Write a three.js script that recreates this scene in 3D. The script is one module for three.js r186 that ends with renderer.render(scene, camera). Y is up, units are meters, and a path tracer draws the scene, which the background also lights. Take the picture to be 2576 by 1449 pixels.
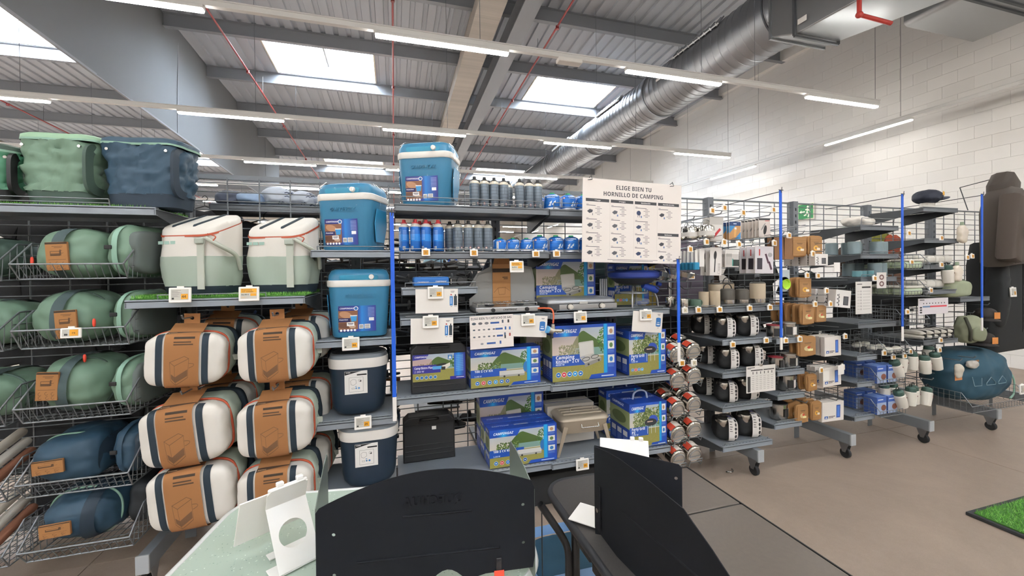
import * as THREE from 'three';
import { RoundedBoxGeometry } from 'three/addons/geometries/RoundedBoxGeometry.js';
import { mergeGeometries, mergeVertices, toCreasedNormals } from 'three/addons/utils/BufferGeometryUtils.js';
import { ImprovedNoise } from 'three/addons/math/ImprovedNoise.js';
import { RectAreaLightUniformsLib } from 'three/addons/lights/RectAreaLightUniformsLib.js';
import { FontLoader } from 'three/addons/loaders/FontLoader.js';
import { TextGeometry } from 'three/addons/geometries/TextGeometry.js';

// ---------- camera, sky, exposure ----------
RectAreaLightUniformsLib.init();
const scene = new THREE.Scene();
const R = THREE.MathUtils.degToRad;
const camera = new THREE.PerspectiveCamera(2 * Math.atan(724.5 / 1020) * 180 / Math.PI, 2576 / 1449, 0.05, 120);
camera.rotation.order = 'YXZ';
camera.position.set(0, 1.55, 0);
camera.rotation.set(R(-0.6), R(-16.2), R(-0.7));
camera.setViewOffset(2576, 1449, 0, 30, 2576, 1449);
const renderer = new THREE.WebGLRenderer({ antialias: true });
renderer.toneMapping = THREE.LinearToneMapping;
renderer.toneMappingExposure = 1.2;
renderer.shadowMap.enabled = true;
scene.background = new THREE.Color(0.82, 0.93, 1.08);
scene.backgroundIntensity = 80;
const LAMP_POWER = 15, LAMP_COLOR = new THREE.Color(1.0, 0.97, 0.935);

// ---------- helpers: x runs along the shelving, y up, z = -distance from the viewer ----------
const rnd = (() => { let a = 12345; return () => { a = (a + 0x6d2b79f5) | 0; let t = Math.imul(a ^ (a >>> 15), 1 | a); t = (t + Math.imul(t ^ (t >>> 7), 61 | t)) ^ t; return ((t ^ (t >>> 14)) >>> 0) / 4294967296; }; })();
const rr = (a, b) => a + (b - a) * rnd();
const NZ = new ImprovedNoise();
const taken = new Map();
function numbered(n) { const k = taken.get(n) || 0; taken.set(n, k + 1); return k ? n + '_' + String(k).padStart(3, '0') : n; }
const mats = new Map();
function M(hex, rough = 0.6, metal = 0, extra) {
  const key = JSON.stringify([hex, rough, metal, extra && Object.keys(extra).map((k) => [k, extra[k] && extra[k].uuid || extra[k]])]);
  if (!mats.has(key)) {
    const m = new THREE.MeshPhysicalMaterial({ color: hex, roughness: rough, metalness: metal, side: THREE.DoubleSide });
    if (extra) for (const k in extra) { if (m[k] && m[k].isColor) m[k].set(extra[k]); else m[k] = extra[k]; }
    mats.set(key, m);
  }
  return mats.get(key);
}
function fix(g) { // every geometry: non-indexed, position + normal + uv
  let o = g.index ? g.toNonIndexed() : g;
  if (!o.attributes.normal) o.computeVertexNormals();
  if (!o.attributes.uv) o.setAttribute('uv', new THREE.BufferAttribute(new Float32Array(o.attributes.position.count * 2), 2));
  for (const k of Object.keys(o.attributes)) if (!['position', 'normal', 'uv'].includes(k)) o.deleteAttribute(k);
  o.morphAttributes = {};
  return o;
}
function mg(list) { const l = list.flat(9).map(fix); if (l.length === 1) return l[0]; l.forEach((g) => g.clearGroups()); return mergeGeometries(l); }
function mesh(name, geo, mat, parent) {
  const m = new THREE.Mesh(Array.isArray(geo) ? mg(geo) : geo, mat);
  m.name = name; m.castShadow = true; m.receiveShadow = true; parent.add(m); return m;
}
const part = (name, geo, mat, parent, label) => { const m = mesh(name, geo, mat, parent); if (label) m.userData.label = label; return m; };
function thing(name, label, category, [x, y, d] = [0, 0, 0], turn = 0, group) {
  const o = new THREE.Group(); o.name = numbered(name); scene.add(o);
  o.position.set(x, y, -d); o.rotation.y = turn; o.userData = { label, category };
  if (group) o.userData.group = group;
  return o;
}
function solo(name, label, category, geo, mat, [x, y, d] = [0, 0, 0], turn = 0, group) {
  const m = mesh(numbered(name), geo, mat, scene);
  m.position.set(x, y, -d); m.rotation.y = turn; m.userData = { label, category };
  if (group) m.userData.group = group;
  return m;
}
function struct(name, geo, mat) { const m = geo ? mesh(numbered(name), geo, mat, scene) : new THREE.Group(); if (!geo) { m.name = numbered(name); scene.add(m); } m.userData.kind = 'structure'; return m; }
function copy(o, [x, y, d], turn, label, group) {
  const c = o.clone(); c.name = numbered(o.name.replace(/_\d{3}$/, '')); scene.add(c);
  c.userData = { ...o.userData }; c.position.set(x, y, -d); if (turn !== undefined) c.rotation.y = turn;
  if (label) c.userData.label = label; if (group) c.userData.group = group;
  return c;
}
const tr = (g, x = 0, y = 0, z = 0) => g.translate(x, y, z);
const bx = (w, h, d, x = 0, y = 0, z = 0) => new THREE.BoxGeometry(w, h, d).translate(x, y, z);
const rb = (w, h, d, x = 0, y = 0, z = 0, r = 0.004, s = 2) => new RoundedBoxGeometry(w, h, d, s, Math.min(r, w / 2.01, h / 2.01, d / 2.01)).translate(x, y, z);
const v3 = (a) => new THREE.Vector3(a[0], a[1], a[2]);
function rod(a, b, r = 0.003, n = 5) {
  const A = v3(a), B = v3(b), L = A.distanceTo(B), g = new THREE.CylinderGeometry(r, r, L, n, 1, false);
  g.applyQuaternion(new THREE.Quaternion().setFromUnitVectors(new THREE.Vector3(0, 1, 0), B.clone().sub(A).normalize()));
  return g.translate((a[0] + b[0]) / 2, (a[1] + b[1]) / 2, (a[2] + b[2]) / 2);
}
const poly = (pts, r, n) => pts.slice(1).map((p, i) => rod(pts[i], p, r, n));
function tube(pts, r = 0.004, seg = 24, n = 8, closed = false) { return new THREE.TubeGeometry(new THREE.CatmullRomCurve3(pts.map(v3), closed, 'centripetal'), seg, r, n, closed); }
const cyl = (r1, r2, h, x = 0, y = 0, z = 0, n = 24) => new THREE.CylinderGeometry(r1, r2, h, n).translate(x, y, z);
const lathe = (pts, n = 28) => toCreasedNormals(new THREE.LatheGeometry(pts.map((p) => new THREE.Vector2(p[0], p[1])), n), 0.5);
function ext(pts, depth, bev = 0, holes) { // outline in x,y; thickness along z, centred
  const s = new THREE.Shape(pts.map((p) => new THREE.Vector2(p[0], p[1])));
  if (holes) for (const h of holes) s.holes.push(new THREE.Path(h.map((p) => new THREE.Vector2(p[0], p[1]))));
  const g = new THREE.ExtrudeGeometry(s, { depth: depth - 2 * bev, bevelEnabled: bev > 0, bevelSize: bev, bevelThickness: bev, bevelSegments: 2, steps: 1 });
  return g.translate(0, 0, -(depth - 2 * bev) / 2);
}
const circ = (cx, cy, r, n = 24) => Array.from({ length: n }, (_, i) => [cx + r * Math.cos(i / n * 2 * Math.PI), cy + r * Math.sin(i / n * 2 * Math.PI)]);
function rrect(w, h, r, k = 5, cx = 0, cy = 0) {
  const o = [], rx = Math.min(r, w / 2, h / 2);
  [[1, 1, 0], [-1, 1, 90], [-1, -1, 180], [1, -1, 270]].forEach(([sx, sy, a0]) => { for (let i = 0; i <= k; i++) { const a = R(a0 + 90 * i / k); o.push([cx + sx * (w / 2 - rx) + rx * Math.cos(a), cy + sy * (h / 2 - rx) + rx * Math.sin(a)]); } });
  return o;
}
function loft(secs, opt = {}) { // [y, width, depth, corner radius, ox, oz]: rounded rectangles joined upwards
  const k = opt.k || 5, sub = opt.sub || 1, P = [];
  const per = (w, d, r) => { const o = []; const base = rrect(w, d, r, k); for (let i = 0; i < base.length; i++) { const a = base[i], b = base[(i + 1) % base.length]; for (let j = 0; j < ((i + 1) % (k + 1) ? 1 : sub); j++) o.push([a[0] + (b[0] - a[0]) * j / sub, a[1] + (b[1] - a[1]) * j / sub]); } return o; };
  const rings = secs.map(([y, w, d, r, ox = 0, oz = 0]) => per(w, d, r).map(([x, z]) => [x + ox, y, z + oz]));
  const n = rings[0].length;
  for (let i = 0; i + 1 < rings.length; i++) for (let j = 0; j < n; j++) { const a = rings[i][j], b = rings[i][(j + 1) % n], c = rings[i + 1][(j + 1) % n], d = rings[i + 1][j]; P.push(a, d, b, b, d, c); }
  const cap = (ring, up) => { const c = ring.reduce((s, p) => [s[0] + p[0] / n, s[1] + p[1] / n, s[2] + p[2] / n], [0, 0, 0]); for (let j = 0; j < n; j++) up ? P.push(ring[j], c, ring[(j + 1) % n]) : P.push(ring[(j + 1) % n], c, ring[j]); };
  if (!opt.openTop) cap(rings[rings.length - 1], true);
  if (!opt.openBottom) cap(rings[0], false);
  let g = new THREE.BufferGeometry().setAttribute('position', new THREE.Float32BufferAttribute(P.flat(), 3));
  if (opt.warp) { const p = g.attributes.position; for (let i = 0; i < p.count; i++) { const q = opt.warp(p.getX(i), p.getY(i), p.getZ(i)); p.setXYZ(i, q[0], q[1], q[2]); } }
  return toCreasedNormals(g, opt.crease ?? 0.6);
}
const fold = (amp, f, seed, fy = 1) => (x, y, z) => { const n = NZ.noise(x * f + seed, y * f * fy, z * f) + 0.5 * NZ.noise(x * f * 2.3, y * f * fy * 2.3 + seed, z * f * 2.3), L = Math.hypot(x, z) || 1; return [x + amp * n * x / L, y + amp * 0.4 * n, z + amp * n * z / L]; };
function soft(w, h, d, p = 3, amp = 0.006, f = 9, seed = 0, seg = 18, shape) { // padded, slightly creased body centred on the origin
  let g = new THREE.BoxGeometry(2, 2, 2, seg, seg, seg); g.deleteAttribute('uv'); g.deleteAttribute('normal'); g = mergeVertices(g);
  const q = g.attributes.position;
  for (let i = 0; i < q.count; i++) {
    const v = new THREE.Vector3().fromBufferAttribute(q, i), r = Math.pow(Math.abs(v.x) ** p + Math.abs(v.y) ** p + Math.abs(v.z) ** p, -1 / p);
    v.multiplyScalar(r); v.set(v.x * w / 2, v.y * h / 2, v.z * d / 2); if (shape) shape(v);
    const n = NZ.noise(v.x * f + seed, v.y * f * 1.7, v.z * f) + 0.5 * NZ.noise(v.x * f * 2.6, v.y * f * 2.6 + seed, v.z * f * 2.6);
    const L = v.length() || 1; v.multiplyScalar(1 + amp * n / L); q.setXYZ(i, v.x, v.y, v.z);
  }
  g.computeVertexNormals(); return g;
}
function tex(w, h, draw, rep) {
  const c = document.createElement('canvas'); c.width = w; c.height = h; const x = c.getContext('2d'); draw(x, w, h);
  const t = new THREE.CanvasTexture(c); t.colorSpace = THREE.SRGBColorSpace; if (rep) { t.wrapS = t.wrapT = THREE.RepeatWrapping; } return t;
}
const pm = (t, rough = 0.5, extra) => M(0xffffff, rough, 0, { map: t, ...extra });
const card = (w, h, x = 0, y = 0, z = 0, t = 0.0012) => bx(w, h, t, x, y, z);
function print(w, h, x = 0, y = 0, z = 0) { return new THREE.PlaneGeometry(w, h).translate(x, y, z); } // printed face of a sheet
const T = (g, rx = 0, ry = 0, rz = 0) => g.applyMatrix4(new THREE.Matrix4().makeRotationFromEuler(new THREE.Euler(rx, ry, rz)));
function noiseTex(size, base, amp, f, seed) { // even grain and blotches of a surface
  const d = new Uint8Array(size * size * 4);
  for (let j = 0; j < size; j++) for (let i = 0; i < size; i++) {
    const u = i / size, v = j / size; let n = 0;
    for (const [k, a] of [[f, 0.5], [f * 4, 0.3], [f * 16, 0.2]]) { const A = u * 2 * Math.PI, B = v * 2 * Math.PI, q = k / 6.283; n += a * NZ.noise(q * Math.cos(A) + seed, q * Math.sin(A) + q * Math.cos(B), q * Math.sin(B) + seed * 2); }
    n = n * amp + (rnd() - 0.5) * amp * 0.5;
    for (let c = 0; c < 3; c++) d[(j * size + i) * 4 + c] = Math.max(0, Math.min(255, base[c] * (1 + n))); d[(j * size + i) * 4 + 3] = 255;
  }
  const t = new THREE.DataTexture(d, size, size); t.wrapS = t.wrapT = THREE.RepeatWrapping; t.magFilter = THREE.LinearFilter; t.minFilter = THREE.LinearMipmapLinearFilter; t.colorSpace = THREE.SRGBColorSpace; t.needsUpdate = true; return t;
}
function uvm(g, ax = 'xz', sc = 1) { const p = g.attributes.position, u = g.attributes.uv; for (let i = 0; i < p.count; i++) u.setXY(i, p['get' + ax[0].toUpperCase()](i) * sc, p['get' + ax[1].toUpperCase()](i) * sc); return g; }

// ---------- common materials ----------
const STEEL = M(0x6c7177, 0.45, 0.15), STEELD = M(0x44484c, 0.5, 0.15), SHELF = M(0x8a929a, 0.42, 0.1), CHROME = M(0xc8c8c6, 0.16, 1), WIRE = M(0x8a8f94, 0.35, 0.7), ALU = M(0xb9bcc0, 0.35, 0.85), GALV = M(0x96999d, 0.36, 0.9);
const WHITE = M(0xf2f0ec, 0.5), BLACK = M(0x17181a, 0.5), KRAFT = M(0x93643a, 0.85), NAVY = M(0x182833, 0.75), TEXTB = M(0x222222, 0.6), RUBBER = M(0x1b1b1d, 0.8), RED = M(0xd8452f, 0.6), BLUEP = M(0x1358c8, 0.45);

// ---------- the hall ----------
const KS = 0.047, roofY = (d) => 7.07 - KS * d; // the roof falls away from the viewer
const X0 = -18, X1 = 9, D0 = -10, D1 = 30;
const floorT = noiseTex(1024, [148, 132, 119], 0.1, 6, 3.1);
{
  const f = struct('floor');
  const fm = M(0xffffff, 0.42, 0, { map: floorT });
  part('floor_bed', bx(X1 - X0 + 0.6, 0.2, D1 - D0 + 0.6, (X0 + X1) / 2, -0.12, -(D0 + D1) / 2), M(0x3a3531, 0.9), f);
  const xs = [X0 - 0.3, -13, -7.4, -1.6, 4.5, X1 + 0.3], ds = [D0 - 0.3, -5, 0.7, 2.72, 8.4, 14, 20, D1 + 0.3];
  for (let i = 0; i + 1 < xs.length; i++) for (let j = 0; j + 1 < ds.length; j++) part('floor_slab', uvm(bx(xs[i + 1] - xs[i] - 0.005, 0.03, ds[j + 1] - ds[j] - 0.005, (xs[i] + xs[i + 1]) / 2, -0.015, -(ds[j] + ds[j + 1]) / 2), 'xz', 0.31), fm, f);
}
{ // block wall on the right, laid in running bond
  const wm = M(0xecebe8, 0.75), w = struct('wall_right');
  part('wall_backing', bx(0.25, 7.8, D1 - D0 + 0.5, X1 + 0.135, 3.9, -(D0 + D1) / 2), M(0xd9d7d2, 0.9), w);
  const geo = fix(rb(0.02, 0.1985, 0.3985, 0, 0, 0, 0.002, 1)), rest = [];
  let n = 0; const cand = [];
  for (let r = 0; r < 37; r++) for (let c = 0; c < 62; c++) { const y = 0.1 + r * 0.2, d = -4 + c * 0.4 + (r % 2) * 0.2; if (y < roofY(d)) cand.push([y, d, (y > 2.5 && y < 5.2 && d > 3.2 && d < 12) ? Math.hypot(d, 9) : 1000 + d]); else rest.length; }
  cand.sort((a, b) => a[2] - b[2]);
  const tones = [M(0xecebe8, 0.75), M(0xe9e8e5, 0.75), M(0xeeedea, 0.75)];
  for (const [y, d, k] of cand) { const off = rr(-0.0015, 0.0015); if (n < 300 && k < 1000) { const b = part('block', geo, tones[n % 3], w); b.position.set(X1 - 0.002 + off, y, -d); n++; } else rest.push(geo.clone().translate(X1 - 0.002 + off, y, -d)); }
  part('block_courses', mg(rest), wm, w).userData.kind = 'stuff';
  part('wall_ledge', T(bx(34, 0.34, 0.12), 0, 0, 0).rotateY(Math.PI / 2).translate(X1 - 0.07, 6.62, -13), wm, w);
}
const plaster = M(0xcfc8be, 0.8);
struct('wall_back', bx(X1 - X0 + 0.5, 8, 0.25, (X0 + X1) / 2, 4, -D1 - 0.125), plaster);
struct('wall_left', bx(0.25, 8, D1 - D0 + 0.5, X0 - 0.125, 4, -(D0 + D1) / 2), plaster);
struct('wall_front', bx(X1 - X0 + 0.5, 8, 0.25, (X0 + X1) / 2, 4, -D0 + 0.125), plaster);
const skyX = [-15.4, -9.05, -2.7, 3.62], skyW = 2.33; // left edges of the rooflights
const purlinD = Array.from({ length: 22 }, (_, i) => -9.62 + i * 1.903);
const isSky = (i) => purlinD[i] < -4.5 && purlinD[i] > -6 || purlinD[i] > 8.6 && purlinD[i] < 10 || purlinD[i] > 16.5 && purlinD[i] < 18 || purlinD[i] > 24 && purlinD[i] < 25.5;
const slope = Math.atan(KS); let nWin = 0;
const placeSlope = (o, x, d, up = 0) => { o.position.set(x, roofY(d) + up, -d); o.rotation.x = -slope; };
{
  const c = struct('ceiling'), deckM = M(0xb6bcc4, 0.55, 0.05), purM = M(0x8b8f95, 0.5, 0.15);
  const cuts = [X0 - 0.2]; for (const s of skyX) cuts.push(s, s + skyW, s + skyW + 2); cuts.push(7.6, X1 + 0.2);
  const xs = [...new Set(cuts)].sort((a, b) => a - b).filter((x) => x <= X1 + 0.2);
  const sheetCache = new Map();
  function sheet(w) { const k = w.toFixed(3); if (!sheetCache.has(k)) {
    const pts = [], n = Math.max(1, Math.round(w / 0.25)), p = w / n;
    for (let i = 0; i < n; i++) { const a = -w / 2 + i * p; pts.push([a, 0.04], [a + p * 0.3, 0.04], [a + p * 0.36, 0], [a + p * 0.94, 0]); }
    pts.push([w / 2, 0.04], [w / 2, 0.14], [-w / 2, 0.14]);
    sheetCache.set(k, ext(pts, 1.912)); } return sheetCache.get(k); }
  for (let i = 0; i + 1 < purlinD.length; i++) {
    const d = (purlinD[i] + purlinD[i + 1]) / 2;
    for (let j = 0; j + 1 < xs.length; j++) {
      const w = xs[j + 1] - xs[j], x = (xs[j] + xs[j + 1]) / 2;
      if (isSky(i) && skyX.some((s) => Math.abs(s - xs[j]) < 0.01)) continue;
      const s = part('roof_sheet', sheet(w - 0.004), deckM, c); placeSlope(s, x, d);
    }
  }
  const prof = []; [[-0.05, -0.27], [0.05, -0.27], [0.05, -0.255], [0.008, -0.25], [0.008, -0.015], [0.05, -0.01], [0.05, 0], [-0.05, 0], [-0.05, -0.01], [-0.008, -0.015], [-0.008, -0.25], [-0.05, -0.255]].forEach((p) => prof.push(p));
  const pg = ext(prof, X1 - X0).rotateY(Math.PI / 2);
  for (const d of purlinD) { const o = part('purlin', pg, purM, c); o.position.set((X0 + X1) / 2, roofY(d), -d); }
  const concM = M(0xffffff, 0.85, 0, { map: noiseTex(512, [176, 170, 162], 0.16, 5, 8.2) });
  const L = D1 - D0;
  for (const x of [1.64, -12.9]) { const b = part('concrete_beam', uvm(fix(ext([[-0.22, -0.72], [0.22, -0.72], [0.22, -0.5], [0.1, -0.4], [0.1, 0], [-0.1, 0], [-0.1, -0.4], [-0.22, -0.5]], L, 0.01)), 'zy', 0.4), concM, c); placeSlope(b, x, 10); b.userData.label = 'raw concrete roof beam'; }
  { const b = part('steel_beam', ext([[-0.15, -0.77], [0.15, -0.77], [0.15, -0.75], [0.012, -0.745], [0.012, -0.46], [0.15, -0.455], [0.15, -0.44], [-0.15, -0.44], [-0.15, -0.455], [-0.012, -0.46], [-0.012, -0.745], [-0.15, -0.75]], L), purM, c); placeSlope(b, 2.28, 10); }
  // rooflights: curb, frosted panes, bars, opener
  const curbM = M(0xe9e2cf, 0.6), paneM = M(0xffffff, 0.6, 0, { transmission: 1, thickness: 0, ior: 1.3 }), barM = M(0xb9b7b2, 0.5);
  const q = 1.903 - 0.1;
  const curb = mg([bx(skyW, 0.5, 0.03, 0, 0.25, q / 2), bx(skyW, 0.5, 0.03, 0, 0.25, -q / 2), bx(0.03, 0.5, q, skyW / 2 - 0.015, 0.25, 0), bx(0.03, 0.5, q, -skyW / 2 + 0.015, 0.25, 0)]);
  const cover = mg([bx(skyW, 0.14, 0.06, 0, 0.07, q / 2 + 0.03), bx(skyW, 0.14, 0.06, 0, 0.07, -q / 2 - 0.03)]);
  const pane = bx((skyW - 0.06) / 4 - 0.01, 0.006, q - 0.05, 0, 0.5, 0);
  const bars = mg([-1.5, -0.5, 0.5, 1.5].flatMap((k) => [bx(0.014, 0.03, q, (k + 0.5) * (skyW - 0.06) / 4, 0.49, 0)]).slice(0, 3).concat([bx(skyW - 0.06, 0.03, 0.014, 0, 0.49, q * 0.1)]));
  for (let i = 0; i + 1 < purlinD.length; i++) if (isSky(i)) skyX.forEach((s, k) => {
    const wd = struct('window_' + (++nWin)); const d = (purlinD[i] + purlinD[i + 1]) / 2;
    placeSlope(wd, s + skyW / 2, d);
    part('curb', curb, curbM, wd); part('curb_flashing', cover, purM, wd); part('glazing_bar', bars, barM, wd);
    for (const m of [-1.5, -0.5, 0.5, 1.5]) part('pane', pane, paneM, wd).position.x = m * (skyW - 0.06) / 4;
    if (k === 2 && purlinD[i] < 12) { part('opener_arm', mg([rod([-1, 0.2, 0.5], [0, 0.32, 0.1], 0.025), rod([1, 0.2, 0.5], [0, 0.32, 0.1], 0.025)]), WIRE, wd); part('gas_spring', mg([rod([0, 0.32, 0.1], [0.05, 0.15, -0.6], 0.03), rod([-0.9, 0.25, 0.5], [0.9, 0.25, 0.5], 0.008)]), ALU, wd); }
  });
}

// ---------- lamps, ducts and pipes under the roof ----------
const ORD = ['first', 'second', 'third', 'fourth', 'fifth', 'sixth', 'seventh', 'eighth', 'ninth', 'tenth', 'eleventh', 'twelfth'];
{
  const diffM = M(0xffffff, 0.4, 0, { emissive: 0xfffaf2, emissiveIntensity: 62 }), wallM = M(0xffffff, 0.4, 0, { emissive: 0xfffaf2, emissiveIntensity: 13 }), houseM = M(0xe6e6e4, 0.4, 0.1);
  const L = 1.43;
  function lamp(x, d, along, label, group, y = 4.0) {
    const t = thing('led_lamp', label, 'lamp', [x, y, d], along ? Math.PI / 2 : 0, group);
    part('lamp_housing', rb(L, 0.035, 0.066, 0, 0.0278, 0, 0.006), houseM, t);
    part('lamp_diffuser', rb(L - 0.01, 0.026, 0.058, 0, 0, 0, 0.011, 3), along ? wallM : diffM, t);
    const l = new THREE.RectAreaLight(LAMP_COLOR, along ? LAMP_POWER * 0.4 : LAMP_POWER, L - 0.03, 0.055); l.position.set(0, -0.016, 0); l.rotation.x = -Math.PI / 2; t.add(l);
    return t;
  }
  function track(a, b, d, label, along, wires) {
    const t = thing('lighting_track', label, 'track', [0, 0, 0], 0, 'suspended lighting tracks');
    const G = (w, h, z, y) => along ? bx(z, h, w, d, y, -(a + b) / 2) : bx(w, h, z, (a + b) / 2, y, -d);
    part('rail', mg([G(b - a, 0.05, 0.05, 4.07), G(b - a, 0.012, 0.07, 4.1)]), houseM, t);
    for (const w of wires) part('suspension_wire', along ? rod([d, 4.1, -w], [d, 7.075 - KS * w, -w], 0.0035, 4) : rod([w, 4.1, -d], [w, 7.075 - KS * d, -d], 0.0035, 4), STEEL, t);
  }
  const rows = [-6.85, -4.03, -1.21, 1.61, 4.42, 7.26, 10.06, 12.87, 15.69, 18.5, 21.3, 24.1];
  const near = ['first', 'second', 'third', 'fourth', 'fifth', 'sixth', 'seventh', 'eighth', 'ninth'];
  rows.forEach((d, i) => {
    const row = i - 4, nm = row >= 0 ? near[row] + ' lighting row from the front' : `the ${ORD[-row - 1]} row behind the viewer`;
    track(X0 + 0.5, 7.16, d, 'white suspended lighting track, ' + (row >= 0 ? near[row] + ' row from the front' : ORD[-row - 1] + ' row behind the viewer'), false, [-16, -13.2, -10.2, -7.3, -4.9, -2.05, 0.95, 3.9, 4.78, 7.1]);
    for (let k = 0; k < 8; k++) { const x = 6.42 - k * 2.93; lamp(x, d, false, row >= 0 ? `glowing LED lamp, ${ORD[k]} from the right wall in the ${nm}` : `LED lamp, ${ORD[k]} from the right wall in ${nm}`, 'ceiling LED lamps'); }
  });
  track(-8, 28, 8.32, 'lighting track running along the right block wall', true, [1, 4.8, 7.6, 10, 13, 16, 19]);
  for (let k = -3; k < 7; k++) lamp(8.32, 5.35 + k * 3.05, true, k < 0 ? `LED lamp on the wall track, ${ORD[-k - 1]} behind the viewer` : `glowing LED lamp on the track beside the block wall, ${ORD[k]} from the front`, 'LED lamps along the wall');
  solo('emergency_light', 'flat white emergency light fitted under the front lighting track', 'lamp', [rb(0.3, 0.05, 0.11, 0, 0, 0, 0.012)], WHITE, [2.02, 4.02, 4.42]);
}
{ // smoke curtain, a grey cloth screen hung from the roof
  const g = new THREE.PlaneGeometry(21.5, 2.17, 120, 24), p = g.attributes.position;
  for (let i = 0; i < p.count; i++) { const x = p.getX(i), y = p.getY(i); p.setZ(i, 0.035 * NZ.noise(x * 0.7, y * 0.5, 3) + 0.012 * NZ.noise(x * 3, y * 0.8, 7)); }
  g.computeVertexNormals(); g.rotateY(Math.PI / 2);
  const t = thing('smoke_curtain', 'tall grey smoke curtain hanging from the roof at left', 'curtain');
  const c = part('curtain_cloth', g, M(0x717477, 0.8), t); c.position.set(-4.2, 5.985 - KS * 6.75, -6.75); c.rotation.x = -slope;
  const hem = part('bottom_bar', mg([bx(0.03, 0.035, 21.5), ...[-9, -3.1, 2.6, 8].map((z) => bx(0.004, 2.17, 0.02, 0.012, 1.085, z))]), M(0x85888c, 0.6), t); hem.position.set(-4.2, 4.9 - KS * 6.75, -6.75); hem.rotation.x = -slope;
}
[[-8.6, 'far left'], [-2.83, 'left of the rooflight'], [0.04, 'in the middle of the roof'], [2.84, 'right of the steel beam'], [6.2, 'above the round duct']].forEach(([x, w]) => {
  const t = thing('sprinkler_pipe', 'thin dark red sprinkler pipe under the roof, ' + w, 'pipe', [0, 0, 0], 0, 'red sprinkler pipes');
  const c = part('pipe_run', T(cyl(0.017, 0.017, 36, 0, 0, 0, 8), Math.PI / 2), M(0x8c2f2f, 0.45), t); c.position.set(x, (x > 6 ? 6.6 : 6.2) - KS * 11, -11); c.rotation.x = -slope;
  const h = [], cl = []; for (let d = 1; d < 29; d += 2.85) { h.push(cyl(0.03, 0.03, 0.06, 0, -0.02, -(d - 11), 10)); cl.push(rod([0, 0, -(d - 10)], [0, 0.4, -(d - 10)], 0.005, 4)); }
  const hd = part('sprinkler_head', mg(h), M(0x7a2a2a, 0.4), t); hd.position.copy(c.position); hd.rotation.x = -slope;
  const hw = part('hanger_rod', mg(cl), STEEL, t); hw.position.copy(c.position); hw.rotation.x = -slope;
});
{ // spiral duct with collars, grilles and a square plenum
  const t = thing('round_duct', 'shiny spiral-wound metal air duct running to the back of the hall', 'duct', [5.45, 5.24, 0]);
  const pts = [], L = 15.2; for (let z = 0, i = 0; z < L; z += 0.14, i++) pts.push([0.45, z], [0.45, z + 0.125], [0.458, z + 0.1325]);
  part('duct_body', lathe(pts, 48).rotateX(-Math.PI / 2).translate(0, 0, -4.35), GALV, t);
  part('duct_collar', mg([4.5, 7.35, 10.2, 13.1, 16, 19.2].map((z) => lathe([[0.455, 0], [0.475, 0.01], [0.475, 0.13], [0.455, 0.14]], 48).rotateX(-Math.PI / 2).translate(0, 0, -z))), M(0x94989d, 0.34, 0.9), t);
  for (const z of [5.9, 8.9, 11.9, 14.9, 17.9]) {
    const g = part('air_grille', mg([bx(0.02, 0.17, 1.15), ...Array.from({ length: 9 }, (_, i) => bx(0.05, 0.16, 0.02, 0.0, 0, -0.52 + i * 0.13))]), ALU, t);
    g.position.set(-0.36, 0.31, -z); g.rotation.z = R(-41);
  }
  part('sticker', bx(0.004, 0.05, 0.16, -0.462, 0.02, -6.8), WHITE, t);
  const p = thing('duct_plenum', 'square sheet-metal plenum joining the round duct at upper right', 'duct', [5.45, 5.24, 0]);
  part('plenum_box', mg([bx(1.0, 1.15, 0.03, 0.0, 0, -4.34), loft([[0, 0.95, 1.1, 0.02], [0.25, 0.74, 1.24, 0.02, 0.02], [1.7, 1.1, 1.26, 0.02, 0.3]], { openBottom: true }).rotateX(Math.PI / 2).translate(0.0, 0, -4.33)]), M(0xa4a8ab, 0.33, 0.85), p);
  part('insulated_underside', ext([[-0.33, -4.08], [0.36, -4.04], [0.82, -2.66], [-0.22, -2.66]], 0.03).rotateX(Math.PI / 2).scale(1, 1, -1).translate(0, -0.65, 0), M(0xcfc9b4, 0.6), p, 'cream insulation panel');
  part('flange', mg([bx(0.78, 0.03, 0.03, 0.02, -0.645, -4.09), bx(0.03, 1.28, 0.03, -0.37, 0, -4.09), bx(0.78, 0.03, 0.03, 0.02, 0.63, -4.09), bx(0.03, 1.28, 0.03, 0.41, 0, -4.09)]), M(0x6f7377, 0.4, 0.7), p);
  part('warning_sticker', bx(0.003, 0.07, 0.12, -0.375, -0.5, -3.98), WHITE, p);
  solo('red_pipe_drop', 'red sprinkler drop pipe with elbow below the plenum', 'pipe', [rod([0, 0.02, 0], [0, 1.5, 0], 0.022, 10), rod([0, 0.02, 0], [0.33, -0.08, 0.1], 0.022, 10), new THREE.SphereGeometry(0.036, 12, 8).translate(0, 0.02, 0)], M(0xb23a33, 0.45), [4.9, 4.28, 3.2]);
  const q = thing('upper_duct', 'wide flat grey duct with dark joints at the top right corner', 'duct', [7.4, 4.9, 2.6]);
  part('duct_panel', [loft([[0, 1.5, 0.8, 0.06], [4.2, 1.5, 0.8, 0.06]]).rotateX(Math.PI / 2).translate(0, 0.3, -1.2)], M(0xa8abad, 0.35, 0.7), q);
  for (const z of [-0.6, -0.5, 0.3]) part('joint_strip', bx(1.54, 0.03, 0.03, 0, -0.11, z), STEELD, q);
}
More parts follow.
